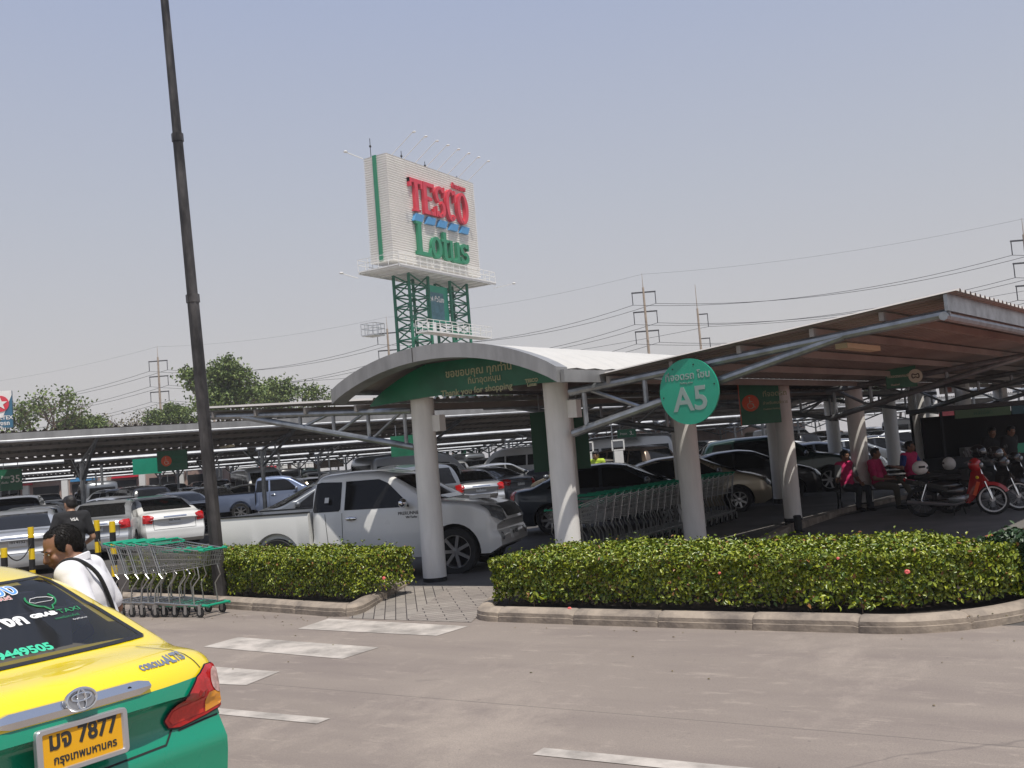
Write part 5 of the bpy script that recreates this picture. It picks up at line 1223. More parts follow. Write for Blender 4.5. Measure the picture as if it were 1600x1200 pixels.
def railing(name, path, z, h=1.0, step=1.0, r=.035, par=None, closed=True):
    b = MB(); P_ = [V((x, y, z)) for x, y in path]
    for zz_ in (h, h*.55): b.path([p+V((0, 0, zz_)) for p in P_], r, n=4, closed=closed)
    for a, c in zip(P_, P_[1:]+(P_[:1] if closed else [])):
        n = max(1, int((c-a).length/step))
        for i in range(n): q = a.lerp(c, i/n); b.tube(q, q+V((0, 0, h)), r*.8, n=4, cap=False)
    return b.build(name, M['white'], par, 0)
b = MB(); b.box((-1.0, 6.9, 18.85), (4.6, 15.4, .12))
for y in np.linspace(-.6, 14.0, 12): b.beam((-3.3, y, 18.72), (1.2, y, 18.72), .08, .12)
for x in (-3.3, 1.2): b.beam((x, -.8, 18.72), (x, 14.6, 18.72), .10, .16)
b.build('service_deck', M['white'], tw, 0); railing('deck_railing', [(-3.3, -.85), (1.2, -.85), (1.2, 14.6), (-3.3, 14.6)], 18.9, par=tw)
def lattice(cx_, cy_, wx, wy, z1_, par, z0_=0):
    b = MB(); c = [(cx_+a*wx/2, cy_+e*wy/2) for a, e in ((-1, -1), (1, -1), (1, 1), (-1, 1))]; nz = int((z1_-z0_)/.95)
    for x, y in c: b.tube((x, y, z0_), (x, y, z1_), .15, n=7)
    for i in range(nz):
        za, zb2 = z0_+(z1_-z0_)*i/nz, z0_+(z1_-z0_)*(i+1)/nz
        for k in range(4):
            p, q = c[k], c[(k+1) % 4]; b.tube((*p, za), (*q, za), .075, n=5, cap=False); (b.tube((*p, za), (*q, zb2), .07, n=5, cap=False) if i % 2 else b.tube((*q, za), (*p, zb2), .07, n=5, cap=False))
    return b.build('lattice_leg', M['green_metal'], par, 40)
lattice(-1.2, 3.9, 1.7, 2.9, 18.7, tw); lattice(-1.2, 10.3, 1.7, 2.9, 18.7, tw)
b = MB(); b.box((-.6, 7.0, 16.3), (.15, 3.3, 3.4)); o = b.build('middle_panel', M['green_disc'], tw, 0); b = MB(); b.box((-.50, 6.7, 16.1), (.06, 2.3, 2.5)); b.build('banner', mat('faded_banner', (.09, .22, .26), .6, var=.3), o, 0)
text('24 ชั่วโมง', .62, M['white'], o, frame((-.45, 6.7, 16.5), (0, 1, 0), (0, 0, 1)), bold=.02, name='banner_lettering')
b = MB(); b.box((1.0, 7.2, 13.2), (1.3, 10.4, .12)); b.build('lower_deck', M['white'], tw, 0); railing('lower_railing', [(.4, 2.0), (1.65, 2.0), (1.65, 12.4), (.4, 12.4)], 13.25, par=tw, step=.9)
b = MB(); b.box((-4.1, 1.6, 13.5), (1.4, 1.6, .1)); b.build('side_deck', M['white'], tw, 0); railing('side_railing', [(-4.8, .8), (-3.4, .8), (-3.4, 2.4), (-4.8, 2.4)], 13.55, par=tw, step=.5)
b = MB(); b.box((-.6, 5.9, 11.0), (.14, 1.9, 2.2)); b.build('orange_panel', M['orange'], tw, 0); b = MB(); b.box((-.58, 8.1, 11.2), (.14, 2.9, 2.1)); b.build('poster', mat('cream_red_poster', (.55, .45, .3), .6, var=1, vs=1.2, c2=(.5, .04, .03)), tw, 0)
for i in range(8):
    y = .9+1.72*i; b = MB(); b.tube((-.1, y, 29.0), (2.3, y+.2, 30.6), .035, n=4); b.ball((2.4, y+.2, 30.55), (.20, .15, .08), 8, 5); b.build('flood_lamp', M['white'], tw, 0)
for (x, y, z, dx, dy) in ((-2.5, -.1, 29.0, -.6, -1.6), (-3.3, -.9, 18.3, -.7, -1.4), (1.2, 14.2, 18.3, 1.4, 1.6)):
    b = MB(); b.tube((x, y, z), (x+dx, y+dy, z+.4), .045, n=4); b.ball((x+dx, y+dy, z+.42), (.2, .2, .1), 8, 5); b.build('flood_lamp', M['white'], tw, 0)
for i, (x, y, h) in enumerate(((-1.9, .3, 1.8), (-1.0, 3.6, 1.2), (-1, 7.2, 1.0), (-1, 12.5, .7))): b = MB(); b.tube((x, y, 29.0), (x, y, 29.0+h), .03, n=4); b.ball((x, y, 29.0+h*.6), .12, 6, 4); b.build('lightning_rod', M['black'], tw, 0)

# ------------------------------------------------------------------ power line
PY = [(-88, 186, 21.5), (248, 150, 21.0), (611, 134, 20.3), (1018, 118, 20.6), (1624, 101, 20.2), (2300, 92, 20.5)]
pts_ = []
for i, (px, dpt, hh) in enumerate(PY):
    p = pd(px, dpt); r = thing('power_pole', 'concrete power pole with three crossarms, ' + ['beyond the left edge', 'above the bare trees left of the black pole', 'just left of the sign tower legs', 'behind the white arched roof, the left one of two', 'at the right edge above the parking roof', 'beyond the right edge'][i], 'power pole', p, 0, 'power poles of the transmission line')
    b = MB(); b.tube((0, 0, 0), (0, 0, hh), .24, .13, n=8); b.tube((0, 0, hh), (0, 0, hh+1.7), .05, .02, n=5); b.build('pole_shaft', M['pylon'], r)
    aw = Rh; att = []
    for k in range(3):
        z = hh-.6-2.35*k; b = MB(); b.beam(-aw*1.45+V((0, 0, z)), aw*1.45+V((0, 0, z)), .14, .16); o = b.build('crossarm', M['wire'], r, 0)
        for s in (-1, 1): b = MB(); q = aw*(s*1.38)+V((0, 0, z)); b.tube(q, q-V((0, 0, 1.45)), .055, n=6); b.build('insulator', M['wire'], o); att.append(p+q-V((0, 0, 1.45)))
    pts_.append((att, p+V((0, 0, hh+1.6))))
def wire(A_, B_, sag, lab, n=14, r=.022):
    b = MB(); b.path([A_.lerp(B_, t)-V((0, 0, 4*sag*t*(1-t))) for t in np.linspace(0, 1, n)], r, n=4); return b
names = ['top left', 'top right', 'middle left', 'middle right', 'bottom left', 'bottom right']
for k in range(7):
    b = MB()
    for (a, at), (c, ct) in zip(pts_, pts_[1:]):
        A_, B_ = (a[k], c[k]) if k < 6 else (at, ct); b.path([A_.lerp(B_, t)-V((0, 0, 4*(1.6 if k < 6 else .8)*t*(1-t))) for t in np.linspace(0, 1, 16)], .032 if k < 6 else .012, n=4)
    tag(b.build('overhead_wire', M['wire']), ('thin earth wire strung along the very tops of the power poles' if k == 6 else names[k]+' conductor wire strung along the power poles'), 'wire', 'overhead power wires')
p = pd(1100, 129); r = thing('power_pole', 'slim power pole with crossarms only on its right, right of the pair', 'power pole', p, 0, 'power poles of the transmission line')
b = MB(); b.tube((0, 0, 0), (0, 0, 19.0), .24, .13, n=8); b.tube((0, 0, 19), (0, 0, 22.2), .06, .03, n=5); b.build('pole_shaft', M['pylon'], r); att2 = []
for z in (18.2, 15.0, 11.8): b = MB(); b.beam((0, 0, z), Rh*1.3+V((0, 0, z)), .14, .14); b.tube(Rh*1.25+V((0, 0, z)), Rh*1.25+V((0, 0, z-1.7)), .06, n=6); b.build('crossarm', M['wire'], r, 0); att2.append(p+Rh*1.25+V((0, 0, z-1.7)))
p = pd(331, 152); r = thing('power_pole', 'distant power pole top showing over the tree right of the black pole', 'power pole', p, 0, 'power poles of the transmission line')
b = MB(); b.tube((0, 0, 0), (0, 0, 17.0), .24, .13, n=8); b.tube((0, 0, 17), (0, 0, 20), .06, .03, n=5); b.build('pole_shaft', M['pylon'], r); att3 = []
for z in (16.2, 13.0, 9.8): b = MB(); b.beam((0, 0, z), Rh*1.3+V((0, 0, z)), .14, .14); b.build('crossarm', M['wire'], r, 0); att3.append(p+Rh*1.25+V((0, 0, z)))
for k, nm in enumerate(('upper', 'middle', 'lower')):
    b = MB(); b.path([att3[k].lerp(att2[k], t)-V((0, 0, 12*t*(1-t)*.5)) for t in np.linspace(0, 1, 20)], .03, n=4); e_ = pd(1900, 112, 18.4-3.2*k); b.path([att2[k].lerp(e_, t)-V((0, 0, 6*t*(1-t))) for t in np.linspace(0, 1, 16)], .03, n=4)
    tag(b.build('overhead_wire', M['wire']), nm+' wire of the second line, through the slim pole', 'wire', 'overhead power wires')

# ------------------------------------------------------------------ foliage
def fbm(x, y):
    return (np.sin(x*2.3+y*1.7)+np.sin(x*5.1-y*3.3+1)+.6*np.sin(x*11+y*9.2+2)+.5*np.sin(x*19-y*17+.5))/3.1
def hedge(label, path, depth, zt, n, name='hedge', mtl='leaf', leafsz=.046, z0=.16):
    """path: front line of the hedge, left to right; depth to the back"""
    P_ = [V((*p, 0)) for p in path]; seg = [(b_-a).length for a, b_ in zip(P_, P_[1:])]; Lt = sum(seg); cum = np.concatenate([[0], np.cumsum(seg)])
    def at(u, v):
        xs = np.interp(u, cum, [p.x for p in P_]); ys = np.interp(u, cum, [p.y for p in P_]); i = np.clip(np.searchsorted(cum, u)-1, 0, len(seg)-1)
        tx = np.array([(b_-a).x/s for (a, b_), s in zip(zip(P_, P_[1:]), seg)])[i]; ty = np.array([(b_-a).y/s for (a, b_), s in zip(zip(P_, P_[1:]), seg)])[i]
        return xs-ty*v, ys+tx*v, tx, ty
    hh = zt-z0; At, Af, Ae = Lt*depth, Lt*hh, depth*hh; tot = At*1.15+Af*1.6+Ae*2.4
    cs, ns, sc_ = [], [], []
    for (kind, cnt) in (('t', int(n*At*1.15/tot)), ('f', int(n*Af*1.6/tot)), ('l', int(n*Ae*1.2/tot)), ('r', int(n*Ae*1.2/tot))):
        u = rng.random(cnt)*Lt; v = rng.random(cnt)*depth; z = z0+hh*rng.random(cnt)**.72; inn = rng.exponential(.035, cnt)
        if kind == 't':
            top = zt+.045*fbm(u*1.3, v*1.6)+.02*rng.normal(size=cnt); edge = np.minimum(np.minimum(u, Lt-u), v); top -= .10*np.exp(-edge/.07); z = top-inn; nn = np.stack([rng.normal(0, .55, cnt), rng.normal(0, .55, cnt), np.ones(cnt)*.9], 1)
            far = rng.random(cnt) < .012; z = np.where(far, z+.03+.09*rng.random(cnt), z)
        elif kind == 'f':
            v = inn+.05*fbm(u*1.7, z*4)+.02+.05*((z-z0)/hh < .3)*rng.random(cnt); low = rng.random(cnt) < .35*(1-(z-z0)/hh); z = np.where(low, zt-.06-hh*.5*rng.random(cnt), z); x_, y_, tx, ty = at(u, v); nn = np.stack([ty+rng.normal(0, .6, cnt), -tx+rng.normal(0, .6, cnt), .35+rng.normal(0, .45, cnt)], 1)
        else:
            u = (inn+.05*fbm(v*2, z*4)+.02) if kind == 'l' else Lt-(inn+.05*fbm(v*2, z*4)+.02); x_, y_, tx, ty = at(u, v); s = -1 if kind == 'l' else 1; nn = np.stack([s*tx+rng.normal(0, .6, cnt), s*ty+rng.normal(0, .6, cnt), .35+rng.normal(0, .45, cnt)], 1)
        x_, y_, tx, ty = at(u, v); cs.append(np.stack([x_, y_, z], 1)); ns.append(nn)
    C_ = np.concatenate(cs); N_ = np.concatenate(ns); r = thing(name, label, 'hedge', (0, 0, 0)); L_ = leafsz*(.6+.7*rng.random(len(C_)))
    link('foliage', leaf_mesh('foliage', C_, N_, L_, L_*.52, M[mtl]), r)
    b = MB(); random.seed(3)
    for i in range(int(Lt*15)):
        u, v = random.random()*Lt, random.random()*depth*.9+.08; x_, y_, tx, ty = at(np.array([u]), np.array([v])); x_, y_ = float(x_[0]), float(y_[0]); q = V((x_, y_, z0-.05)); q2 = q+V((random.uniform(-.12, .12), random.uniform(-.12, .12), hh*.75)); b.tube(q, q2, .006, .003, n=4, cap=False)
        b.tube(q.lerp(q2, .4), q.lerp(q2, .4)+V((random.uniform(-.15, .15), random.uniform(-.15, .15), hh*.4)), .004, .002, n=4, cap=False)
    b.build('stems', M['twig'], r, 0)
    return r
hR = hedge('long clipped green hedge on the right island, between the kerb and the parked motorcycles', [(-6.22, 9.52), (-4, 9.38), (-2.4, 9.32), (-1.75, 9.36), (-1.1, 9.72), (-.8, 10.05)], 1.5, .635, 62000)
hL = hedge('clipped green hedge of the left island around the black pole, behind the short cart row', [(-13.7, 10.42), (-10.9, 9.98), (-9.4, 9.76), (-8.42, 9.70)], 1.25, .665, 46000)
hedge('darker shaggy bush at the rounded right end of the island', [(-.80, 9.98), (-.60, 10.3), (-.48, 10.7)], .5, .66, 6500, name='bush', mtl='leafd', leafsz=.06)
for (px, py, Y, k, lab) in ((1418, 893, 9.36, 1, 'single pink flower on the front of the right hedge'), (601, 903, 9.72, 1, 'small orange red flower at the right end of the left hedge'), (891, 951, 9.22, 1, 'fallen pink flower on the soil behind the kerb'), (1100+80/3.2*1, 895, 9.36, .6, 'small dull pink bud low on the right hedge'), (1310, 872, 9.36, .6, 'tiny pink bud near the top of the right hedge')):
    d_ = Fw + Rc*((px-800)/FPX) - Uc*((py-600)/FPX); p = V((0, 0, H))+d_*(Y/d_.y); r = thing('flower', lab, 'flower', p, 0, 'flowers of the hedges'); b = MB()
    for i in range(9): a = i*2.4; b.ball((.013*k*math.cos(a), -.012-.006*(i % 3), .013*k*math.sin(a)), (.013*k, .004, .008*k), 6, 4)
    b.build('petals', M['flower'], r, 60); b = MB(); b.tube((0, 0, 0), (0, .03, -.05), .002, n=4); b.build('stalk', M['leafd'], r, 0)
# sprigs growing out under the hedge
b_ = None
for i, (x, y) in enumerate(((-2.45, 9.24), (-2.1, 9.25), (-5.6, 9.42))):
    cnt = 26; C_ = np.stack([x+rng.normal(0, .06, cnt), y+rng.normal(0, .04, cnt), .16+.14*rng.random(cnt)], 1); r = thing('sprig', ['leafy sprig drooping over the kerb by its middle joint', 'small sprig right of the drooping one, under the hedge', 'tuft of light leaves near the left end of the right hedge'][i], 'plant', (0, 0, 0), 0, 'sprigs under the hedge')
    L_ = .07*(.7+.6*rng.random(cnt)); link('foliage', leaf_mesh('foliage', C_, rng.normal(size=(cnt, 3))+[0, -.4, .8], L_, L_*.45, M['leaf']), r); b = MB(); b.tube((x, y, .08), (x, y-.02, .26), .004, n=4); b.build('stems', M['twig'], r, 0)

nl = 230; u_ = rng.random(nl); C_ = np.stack([-6.2+5.4*u_, 9.22-.10+.32*rng.normal(0, .45, nl)**1, np.full(nl, .0)], 1); C_[:, 2] = np.where(C_[:, 1] > 9.24, .108, .152*(C_[:, 1] > 9.02)+.006)
C2 = np.stack([-13+4.6*rng.random(120), 9.3+rng.normal(0, .25, 120), np.full(120, .006)], 1); C2 = C2[C2[:, 1] < 9.25]; C_ = C_[(C_[:, 1] > 9.26) | (C_[:, 1] < 8.9)]; C3 = np.stack([-8+9*rng.random(14), 5.5+3.3*rng.random(14), np.full(14, .006)], 1); C_ = np.concatenate([C_, C2, C3])
tag(link('fallen_leaves', leaf_mesh('fallen_leaves', C_, rng.normal(0, .12, (len(C_), 3))+[0, 0, 1],   .026*(.5+.8*rng.random(len(C_))), .013*np.ones(len(C_)), M['dry_leaf'])), kind='stuff')
def tree(label, px, dep, hh, spread, seed, leafm='tree_leaf', dens=1., bare=.0, crown0=.45, group='trees beyond the car park', zs=0):
    hh *= 1.12; random.seed(seed); rg = np.random.default_rng(seed); base = pd(px, dep); r = thing('tree', label, 'tree', base, 0, group); b = MB(); tips = []
    def grow(p, d, L, rad, lev):
        q = p+d*L; m_ = p.lerp(q, .5)+V((random.uniform(-1, 1), random.uniform(-1, 1), random.uniform(-.3, .6)))*L*.07; b.path([p, m_, q], rad, n=5 if lev < 3 else 4, rs=[rad, rad*.82, rad*.66])
        if lev >= 5: tips.append(q); return
        if lev >= 3: tips.append(m_.lerp(q, .6))
        for k in range(random.choice((2, 3, 3)) if lev else 4):
            nd = (d*random.uniform(.5, .9)+V((random.uniform(-1, 1)*spread, random.uniform(-1, 1)*spread, random.uniform(-.15, .6)))).normalized(); grow(q, nd, L*random.uniform(.68, .9)*(.55 if lev == 0 else 1), rad*.62, lev+1)
    grow(V((0, 0, -.1)), V((random.uniform(-.1, .1), 0, 1)).normalized(), hh*.36, hh*.020, 0); b.build('trunk', M['bark'], r, 60)
    T_ = np.array([t[:] for t in tips]); n = max(200, int(len(T_)*52*dens*(1-bare)))
    keep = T_[T_[:, 2] > hh*crown0*.6]; 
    if bare > 0: keep = keep[rg.random(len(keep)) > bare]
    if len(keep) == 0: keep = T_
    idx = rg.integers(0, len(keep), n); C_ = keep[idx]+rg.normal(size=(n, 3))*[hh*.034, hh*.034, hh*.022]; L_ = hh*.022*(.6+.8*rg.random(n))
    link('crown', leaf_mesh('crown', C_, rg.normal(size=(n, 3))+[0, 0, .7], L_, L_*.6, M[leafm]), r); return r
tree('spreading half-bare tree at the left, right of the petrol station sign', 85, 92, 12.2, .9, 11, dens=.30, bare=.5)
tree('low bushy green tree beside the spreading tree at the left', 128, 96, 8.4, .7, 12, dens=1.3)
tree('bare grey-brown tree standing between the two left groups', 205, 104, 10.6, .8, 13, leafm='tree_leaf2', dens=.2, bare=.8)
tree('low green tree just left of the black pole', 266, 98, 9.0, .5, 14, dens=1.2, bare=.1)
tree('largest full green tree just right of the black pole', 352, 84, 10.8, .42, 15, dens=.6, bare=.2)
tree('airy light tree right of the largest tree', 445, 92, 11.0, .55, 16, leafm='tree_leaf', dens=.38, bare=.4)
tree('shrubby tree partly behind the petrol station sign', 2, 90, 7.5, .8, 17, dens=1.2)
for i, (px, dep, hh) in enumerate(((700, 120, 8), (770, 125, 9.5), (850, 122, 8.5), (925, 118, 8.5), (1060, 110, 8), (1180, 105, 8.2), (1290, 112, 9), (1400, 108, 9), (1500, 104, 9.5), (1600, 100, 9), (520, 118, 7), (600, 125, 7.5))):
    tree('background tree glimpsed under the roofs, ' + ['beyond the left front column', 'below the middle of the welcome board', 'left of the second column', 'right of the second column', 'beyond the round sign', 'beyond the wheelchair sign', 'beyond the first shaded columns', 'beyond the hanging emblem sign', 'beyond the notice board', 'at the far right edge', 'left of the arch', 'behind the left wing truss'][i], px, dep, hh, .8, 30+i, dens=1.2, bare=.1)

# petrol station sign at the left edge
g = thing('petrol_station_sign', 'blue and white petrol station pylon sign with a red disc and white star at the left edge', 'sign', pd(-9, 88), R(31)+R(18))
zc = 1.78+(762-597)/1550*88; zl_ = 1.78+(762-655)/1550*88
b = MB(); b.box((0, 0, (zc+zl_)/2), (2.6, .5, zc-zl_)); b.build('panel', mat('station_blue', (.03, .13, .22), .4), g, 0)
b = MB(); b.xprism([(-1.30, zc-2.2), (-1.30, zc), (1.30, zc), (1.30, zc-.4), (.5, zc-2.4)], frame((0, -.26, 0), (1, 0, 0), (0, 0, 1)), 0, .02); b.build('white_top', M['white'], g, 0)
fr = frame((.35, -.30, zc-1.15), (1, 0, 0), (0, 0, 1)); b = MB(); b.xprism([(.72*math.cos(a), .72*math.sin(a)) for a in np.linspace(0, 2*PI, 29)[:-1]], fr, 0, .03); b.build('red_disc', M['red_letter'], g, 0)
b = MB(); b.xprism([((.62 if k % 2 == 0 else .25)*math.sin(PI*k/5), (.62 if k % 2 == 0 else .25)*math.cos(PI*k/5)) for k in range(10)], fr, .04, .06); b.build('star', M['white'], g, 0)
for k, t_ in enumerate(('CALTEX', 'ล้างรถ', 'ปั๊ม', '24')): text(t_, .48, M['white'], g, frame((.45, -.28, zc-2.55-.5*k), (1, 0, 0), (0, 0, 1)), bold=.01, name='sign_lettering')
b = MB(); b.box((.3, 0, zl_/2), (.7, .4, zl_)); b.build('post', M['fascia'], g, 0)
# ------------------------------------------------------------------ the big car park behind
C0 = ld(-12.2, 30.8); E1 = (Rh*.875+Fh*.485).normalized(); E2 = (Rh*-.485+Fh*.875).normalized()
def lot(s, off, z=0.0): p = C0+E1*s+E2*off; return V((p.x, p.y, z))
eang = heading(E1)
ROWS = [(0, -7, 27), (16, -11, 62), (32, -15, 66), (48, -19, 70), (64, -22, 74)]
ordn = ['nearest', 'second', 'third', 'fourth', 'farthest']
for k, (off, s0, s1) in enumerate(ROWS):
    c = thing('parking_canopy', ordn[k]+' long ribbed parking roof of the big car park, counted from the photographer', 'canopy', lot(s0, off), eang, 'long parking roofs of the big car park')
    Lk = s1-s0                                   # local x = along, y = away
    z0_, z1_ = 2.84, 3.36
    corrugated('roof_sheet', (0, -.42, z0_), V((1, 0, 0)), Lk, (0, 0, 0), (0, -4.7, z1_-z0_), c, pitch=.24, h=.05)
    corrugated('roof_sheet', (0, .42, z0_), V((1, 0, 0)), Lk, (0, 0, 0), (0, 4.7, z1_-z0_), c, pitch=.24, h=.05)
    for y, z in ((-5.10, z1_-.13), (5.1, z1_-.13)):
        b = MB(); b.box((Lk/2, y, z+.03), (Lk, .03, .17)); b.build('eave_gutter', M['fascia'], c, 0); b = MB(); b.tube((0, y+.02, z-.08), (Lk, y+.02, z-.08), .045); b.build('eave_pipe', M['galv_bright'], c)
    b = MB()
    for y in (-.5, .5, -1.6, 1.6, -2.8, 2.8, -3.9, 3.9): z = z0_+(abs(y)-.25)/4.9*(z1_-z0_)-.07; b.box((Lk/2, y, z), (Lk, .05, .10))
    b.build('purlins', M['under'], c, 0)
    b = MB()
    n_ = int(Lk/5.5)
    for i in range(n_+1):                        # bright tubes from post to post, stepped like the real ones
        if i < n_: b.tube((i*5.5+.1, -.05, 2.66), (i*5.5+5.3, -.05, 2.69), .06)
    b.build('beam_tubes', M['galv_bright'], c)
    for i in range(n_+1):
        x = .3+i*5.5; b = MB(); b.tube((x, 0, 0), (x, 0, 2.75), .07, n=8); b.tube((x+.55, 0, 1.9), (x+.55, 0, 2.5), .04, n=6); b.build('post', M['galv'], c)
        for s in (1, -1): truss('truss', (x, 0), (0, s, 0), 2.64, 3.18, 2.1, 4.9, 3.9, c, n=3, r=.045)
    if k == 0: b = MB(); b.box((9.5, -3.0, 2.72), (1.3, .15, .06), R(90)); b.box((2.0, -3.0, 2.72), (1.3, .15, .06), R(0)); b.build('strip_light', M['lamp'], c, 0)

CN = {'sedan': 'sedan', 'hatch': 'hatchback', 'suv': 'SUV', 'van': 'passenger van', 'cab': 'pickup'}
for kd in STOCK: set_paint(STOCK[kd], 'white')
used = set()
def put(kind, colr, pos, rz, label, group='cars in the car park', far=False):
    rt = {'sedan': 'sedan_car', 'hatch': 'hatchback_car', 'suv': 'suv_car', 'van': 'passenger_van', 'cab': 'pickup_truck'}[kind]
    if far:
        o = bpy.data.objects.new(rt, FAR[kind]); col.objects.link(o); o.material_slots[0].link = 'OBJECT'; o.material_slots[0].material = PAINT[colr]
    else:
        o = STOCK[kind] if kind not in used else copy_tree(STOCK[kind]); used.add(kind)
        for ch in (kids(o) or [x for x in bpy.data.objects if x.parent == o]):
            if ch.name.startswith(('body', 'bed')) and ch.material_slots: ch.material_slots[0].link = 'OBJECT'; ch.material_slots[0].material = PAINT[colr]
    o.location = pos; o.rotation_euler = (0, 0, rz); return tag(o, label, {'cab': 'pickup', 'van': 'van'}.get(kind, 'car'), group)
away = heading(E2); toward = away+PI
def camrz(deg): return heading(Fh)+R(deg)       # heading in degrees to the left of the view direction

# the white pickup with its nose at the walkway
p = ld(-.886, 15.5); pk_dir = R(16); c_, s_ = math.cos(pk_dir), math.sin(pk_dir)
org = p-V((c_, s_, 0))*1.05+V((-s_, c_, 0))*.83
hilux = STOCK['cab']; put('cab', 'white', (org.x, org.y, 0), pk_dir, 'white extended cab pickup parked nose to the left front column, black bed rails', 'vehicles parked beside the walkway')
Sx = SPEC['cab']; Tb = bvh(make_body(Sx)); CASTX[0] = Sx['L']/2-.12
kid = [x for x in bpy.data.objects if x.parent == hilux]
body_ = [x for x in kid if x.name.startswith('body')][0]
wrap_text(Tb, 'PRERUNNER', .07, M['plate_txt'], body_, .14, .99, sgn=-1, ax='side', name='door_badge', flip=1, bold=.001); wrap_text(Tb, 'VN Turbo', .045, M['plate_txt'], body_, .17, .935, sgn=-1, ax='side', name='door_badge', flip=1)
b = MB(); b.xprism([(-.035, -.045), (.035, -.045), (.035, .045), (-.035, .045)], frame((-1.27, -.845, 1.30), (1, 0, 0), (0, .42, 1)), .0, .004); b.build('window_sticker', M['plate'], body_, 0)
fog = MB()
for s in (1, -1): patch(Tb, [(s*(.66+.06*math.cos(a)), .56+.06*math.sin(a)) for a in np.linspace(0, 2*PI, 15)[:-1]], 'front', 1, mb=fog, nu=8, nv=5, off=.012, tilt=.3)
fog.build('fog_lamps', M['headlamp'], body_, 0)
gs = MB(); patch(Tb, [(-.16, 1.11), (.16, 1.11), (.16, 1.06), (-.16, 1.06)], 'front', 1, mb=gs, off=.05, nu=6, nv=2); gs.box((1.12, 0, 1.165), (.35, .46, .05)); gs.build('bonnet_scoop', PAINT['white'], body_, 30)
index_children()

def side(lat, dep, kind, colr, label, rz=R(22)):          # parked beside the walkway, lat/dep of the nose
    L = SPEC[kind]['L'] if kind != 'cab' else 5.1; n = ld(lat, dep); c_, s_ = math.cos(rz), math.sin(rz); q = n-V((c_, s_, 0))*L/2+V((-s_, c_, 0))*.0
    if kind == 'cab': q = n-V((c_, s_, 0))*1.71
    return put(kind, colr, (q.x, q.y, 0), rz, label, 'vehicles parked beside the walkway')
side(4.15, 22.1, 'sedan', 'slate', 'dark slate sedan with a red tail lamp, parked behind the second column and the carts')
side(6.15, 24.3, 'sedan', 'pale gold', 'pale sedan whose bonnet and headlight show right of the round sign column')
side(8.1, 26.8, 'sedan', 'black', 'black sedan parked behind the pale one, behind the thin pair of columns')
side(9.9, 29.4, 'suv', 'dark green', 'dark green SUV in deep shade behind the first shaded columns')
side(11.8, 32.0, 'sedan', 'grey', 'dark grey sedan in shade behind the seated people')
side(13.6, 34.6, 'sedan', 'grey', 'grey sedan in deep shade behind the third pair of columns')
side(15.6, 37.2, 'sedan', 'black', 'black car in deep shade under the notice board')

# hero cars of the big car park, placed where the photograph shows them
hero = [
 (14, 22.5, 'sedan', 'silver', 24, 'silver-grey old sedan at the left edge, boot towards the bollards'), (42, 27.5, 'sedan', 'white', 26, 'white sedan behind the silver-grey one at the left edge, sloping rear window'),
 (8, 32.0, 'suv', 'black', 22, 'black SUV at the left edge, behind the white sedan'), (135, 26.6, 'sedan', 'silver', 14, 'silver sedan with a black rear window beside the man in black'),
 (263, 28.4, 'sedan', 'white', 36, 'white compact saloon with big red lamps, left of the black pole'), (160, 38.0, 'sedan', 'silver', 68, 'silver sedan seen from its side behind the striped bollards'),
 (232, 42.0, 'suv', 'black', 40, 'black car behind the roof of the white compact saloon, left one'), (296, 37.0, 'sedan', 'black', 38, 'black sedan with a red lamp just left of the black pole'),
 (182, 47.0, 'cab', 'silver', 50, 'silver pickup far behind the silver side-on sedan'), (383, 47.0, 'sedan', 'pale gold', -78, 'beige-silver sedan facing right, right of the black pole'),
 (316, 43.0, 'sedan', 'black', -140, 'black sedan showing its headlights just right of the black pole'), (452, 42.0, 'cab', 'light blue', -82, 'pale blue pickup with a rack behind the beige-silver sedan'),
 (497, 24.5, 'hatch', 'grey', 110, 'grey hatchback facing left behind the bed of the white pickup'), (640, 38, 'van', 'silver', -50, 'silver high-roof van standing behind the roof of the white pickup'),
 (672, 28.0, 'suv', 'grey', 34, 'grey SUV mostly hidden behind the left front column'), (741, 33.5, 'sedan', 'silver', 20, 'silver sedan with red lamps and white plate between the two front columns'),
 (806, 37.0, 'sedan', 'grey', 48, 'dark grey sedan right of the silver one, left of the second column'), (770, 45, 'hatch', 'silver', -60, 'silver hatchback with a dark windscreen behind the silver sedan'),
 (800, 55, 'van', 'white', 60, 'white van with bluish side windows far behind the second column'), (610, 33, 'suv', 'black', 70, 'black SUV between the silver van and the left front column'),
 (945, 38, 'van', 'silver', 78, 'silver van with rounded windows under the small board'), (985, 31.5, 'sedan', 'pale gold', 38, 'cream sedan with its boot lit, seen above the slate sedan'),
 (1030, 37, 'suv', 'bronze', 42, 'bronze SUV beside the cream sedan, left of the round sign column'), (1150, 36, 'cab', 'light blue', 70, 'pale blue crew pickup seen through its windows right of the round sign'),
 (1280, 44, 'sedan', 'white', 40, 'white sedan glimpsed between the first shaded columns'), (1500, 50, 'sedan', 'dark green', 50, 'dark car glimpsed beneath the notice board'),
 (1385, 47, 'hatch', 'white', 60, 'small white car glimpsed between the shaded columns above the seated people'), (75, 44, 'sedan', 'white', 70, 'white-roofed sedan far left, beyond the man in black')]
taken = []
for (px, dep, kd, cl_, hd, lab) in hero:
    q = pd(px, dep)
    if 0 < hd < 60: L_ = SPEC[kd]['L']/2; a_ = camrz(hd); q = pd(px, dep-1.9)+V((math.cos(a_), math.sin(a_), 0))*L_
    put(kd, cl_, q, camrz(hd), lab, far=False); taken.append(q)
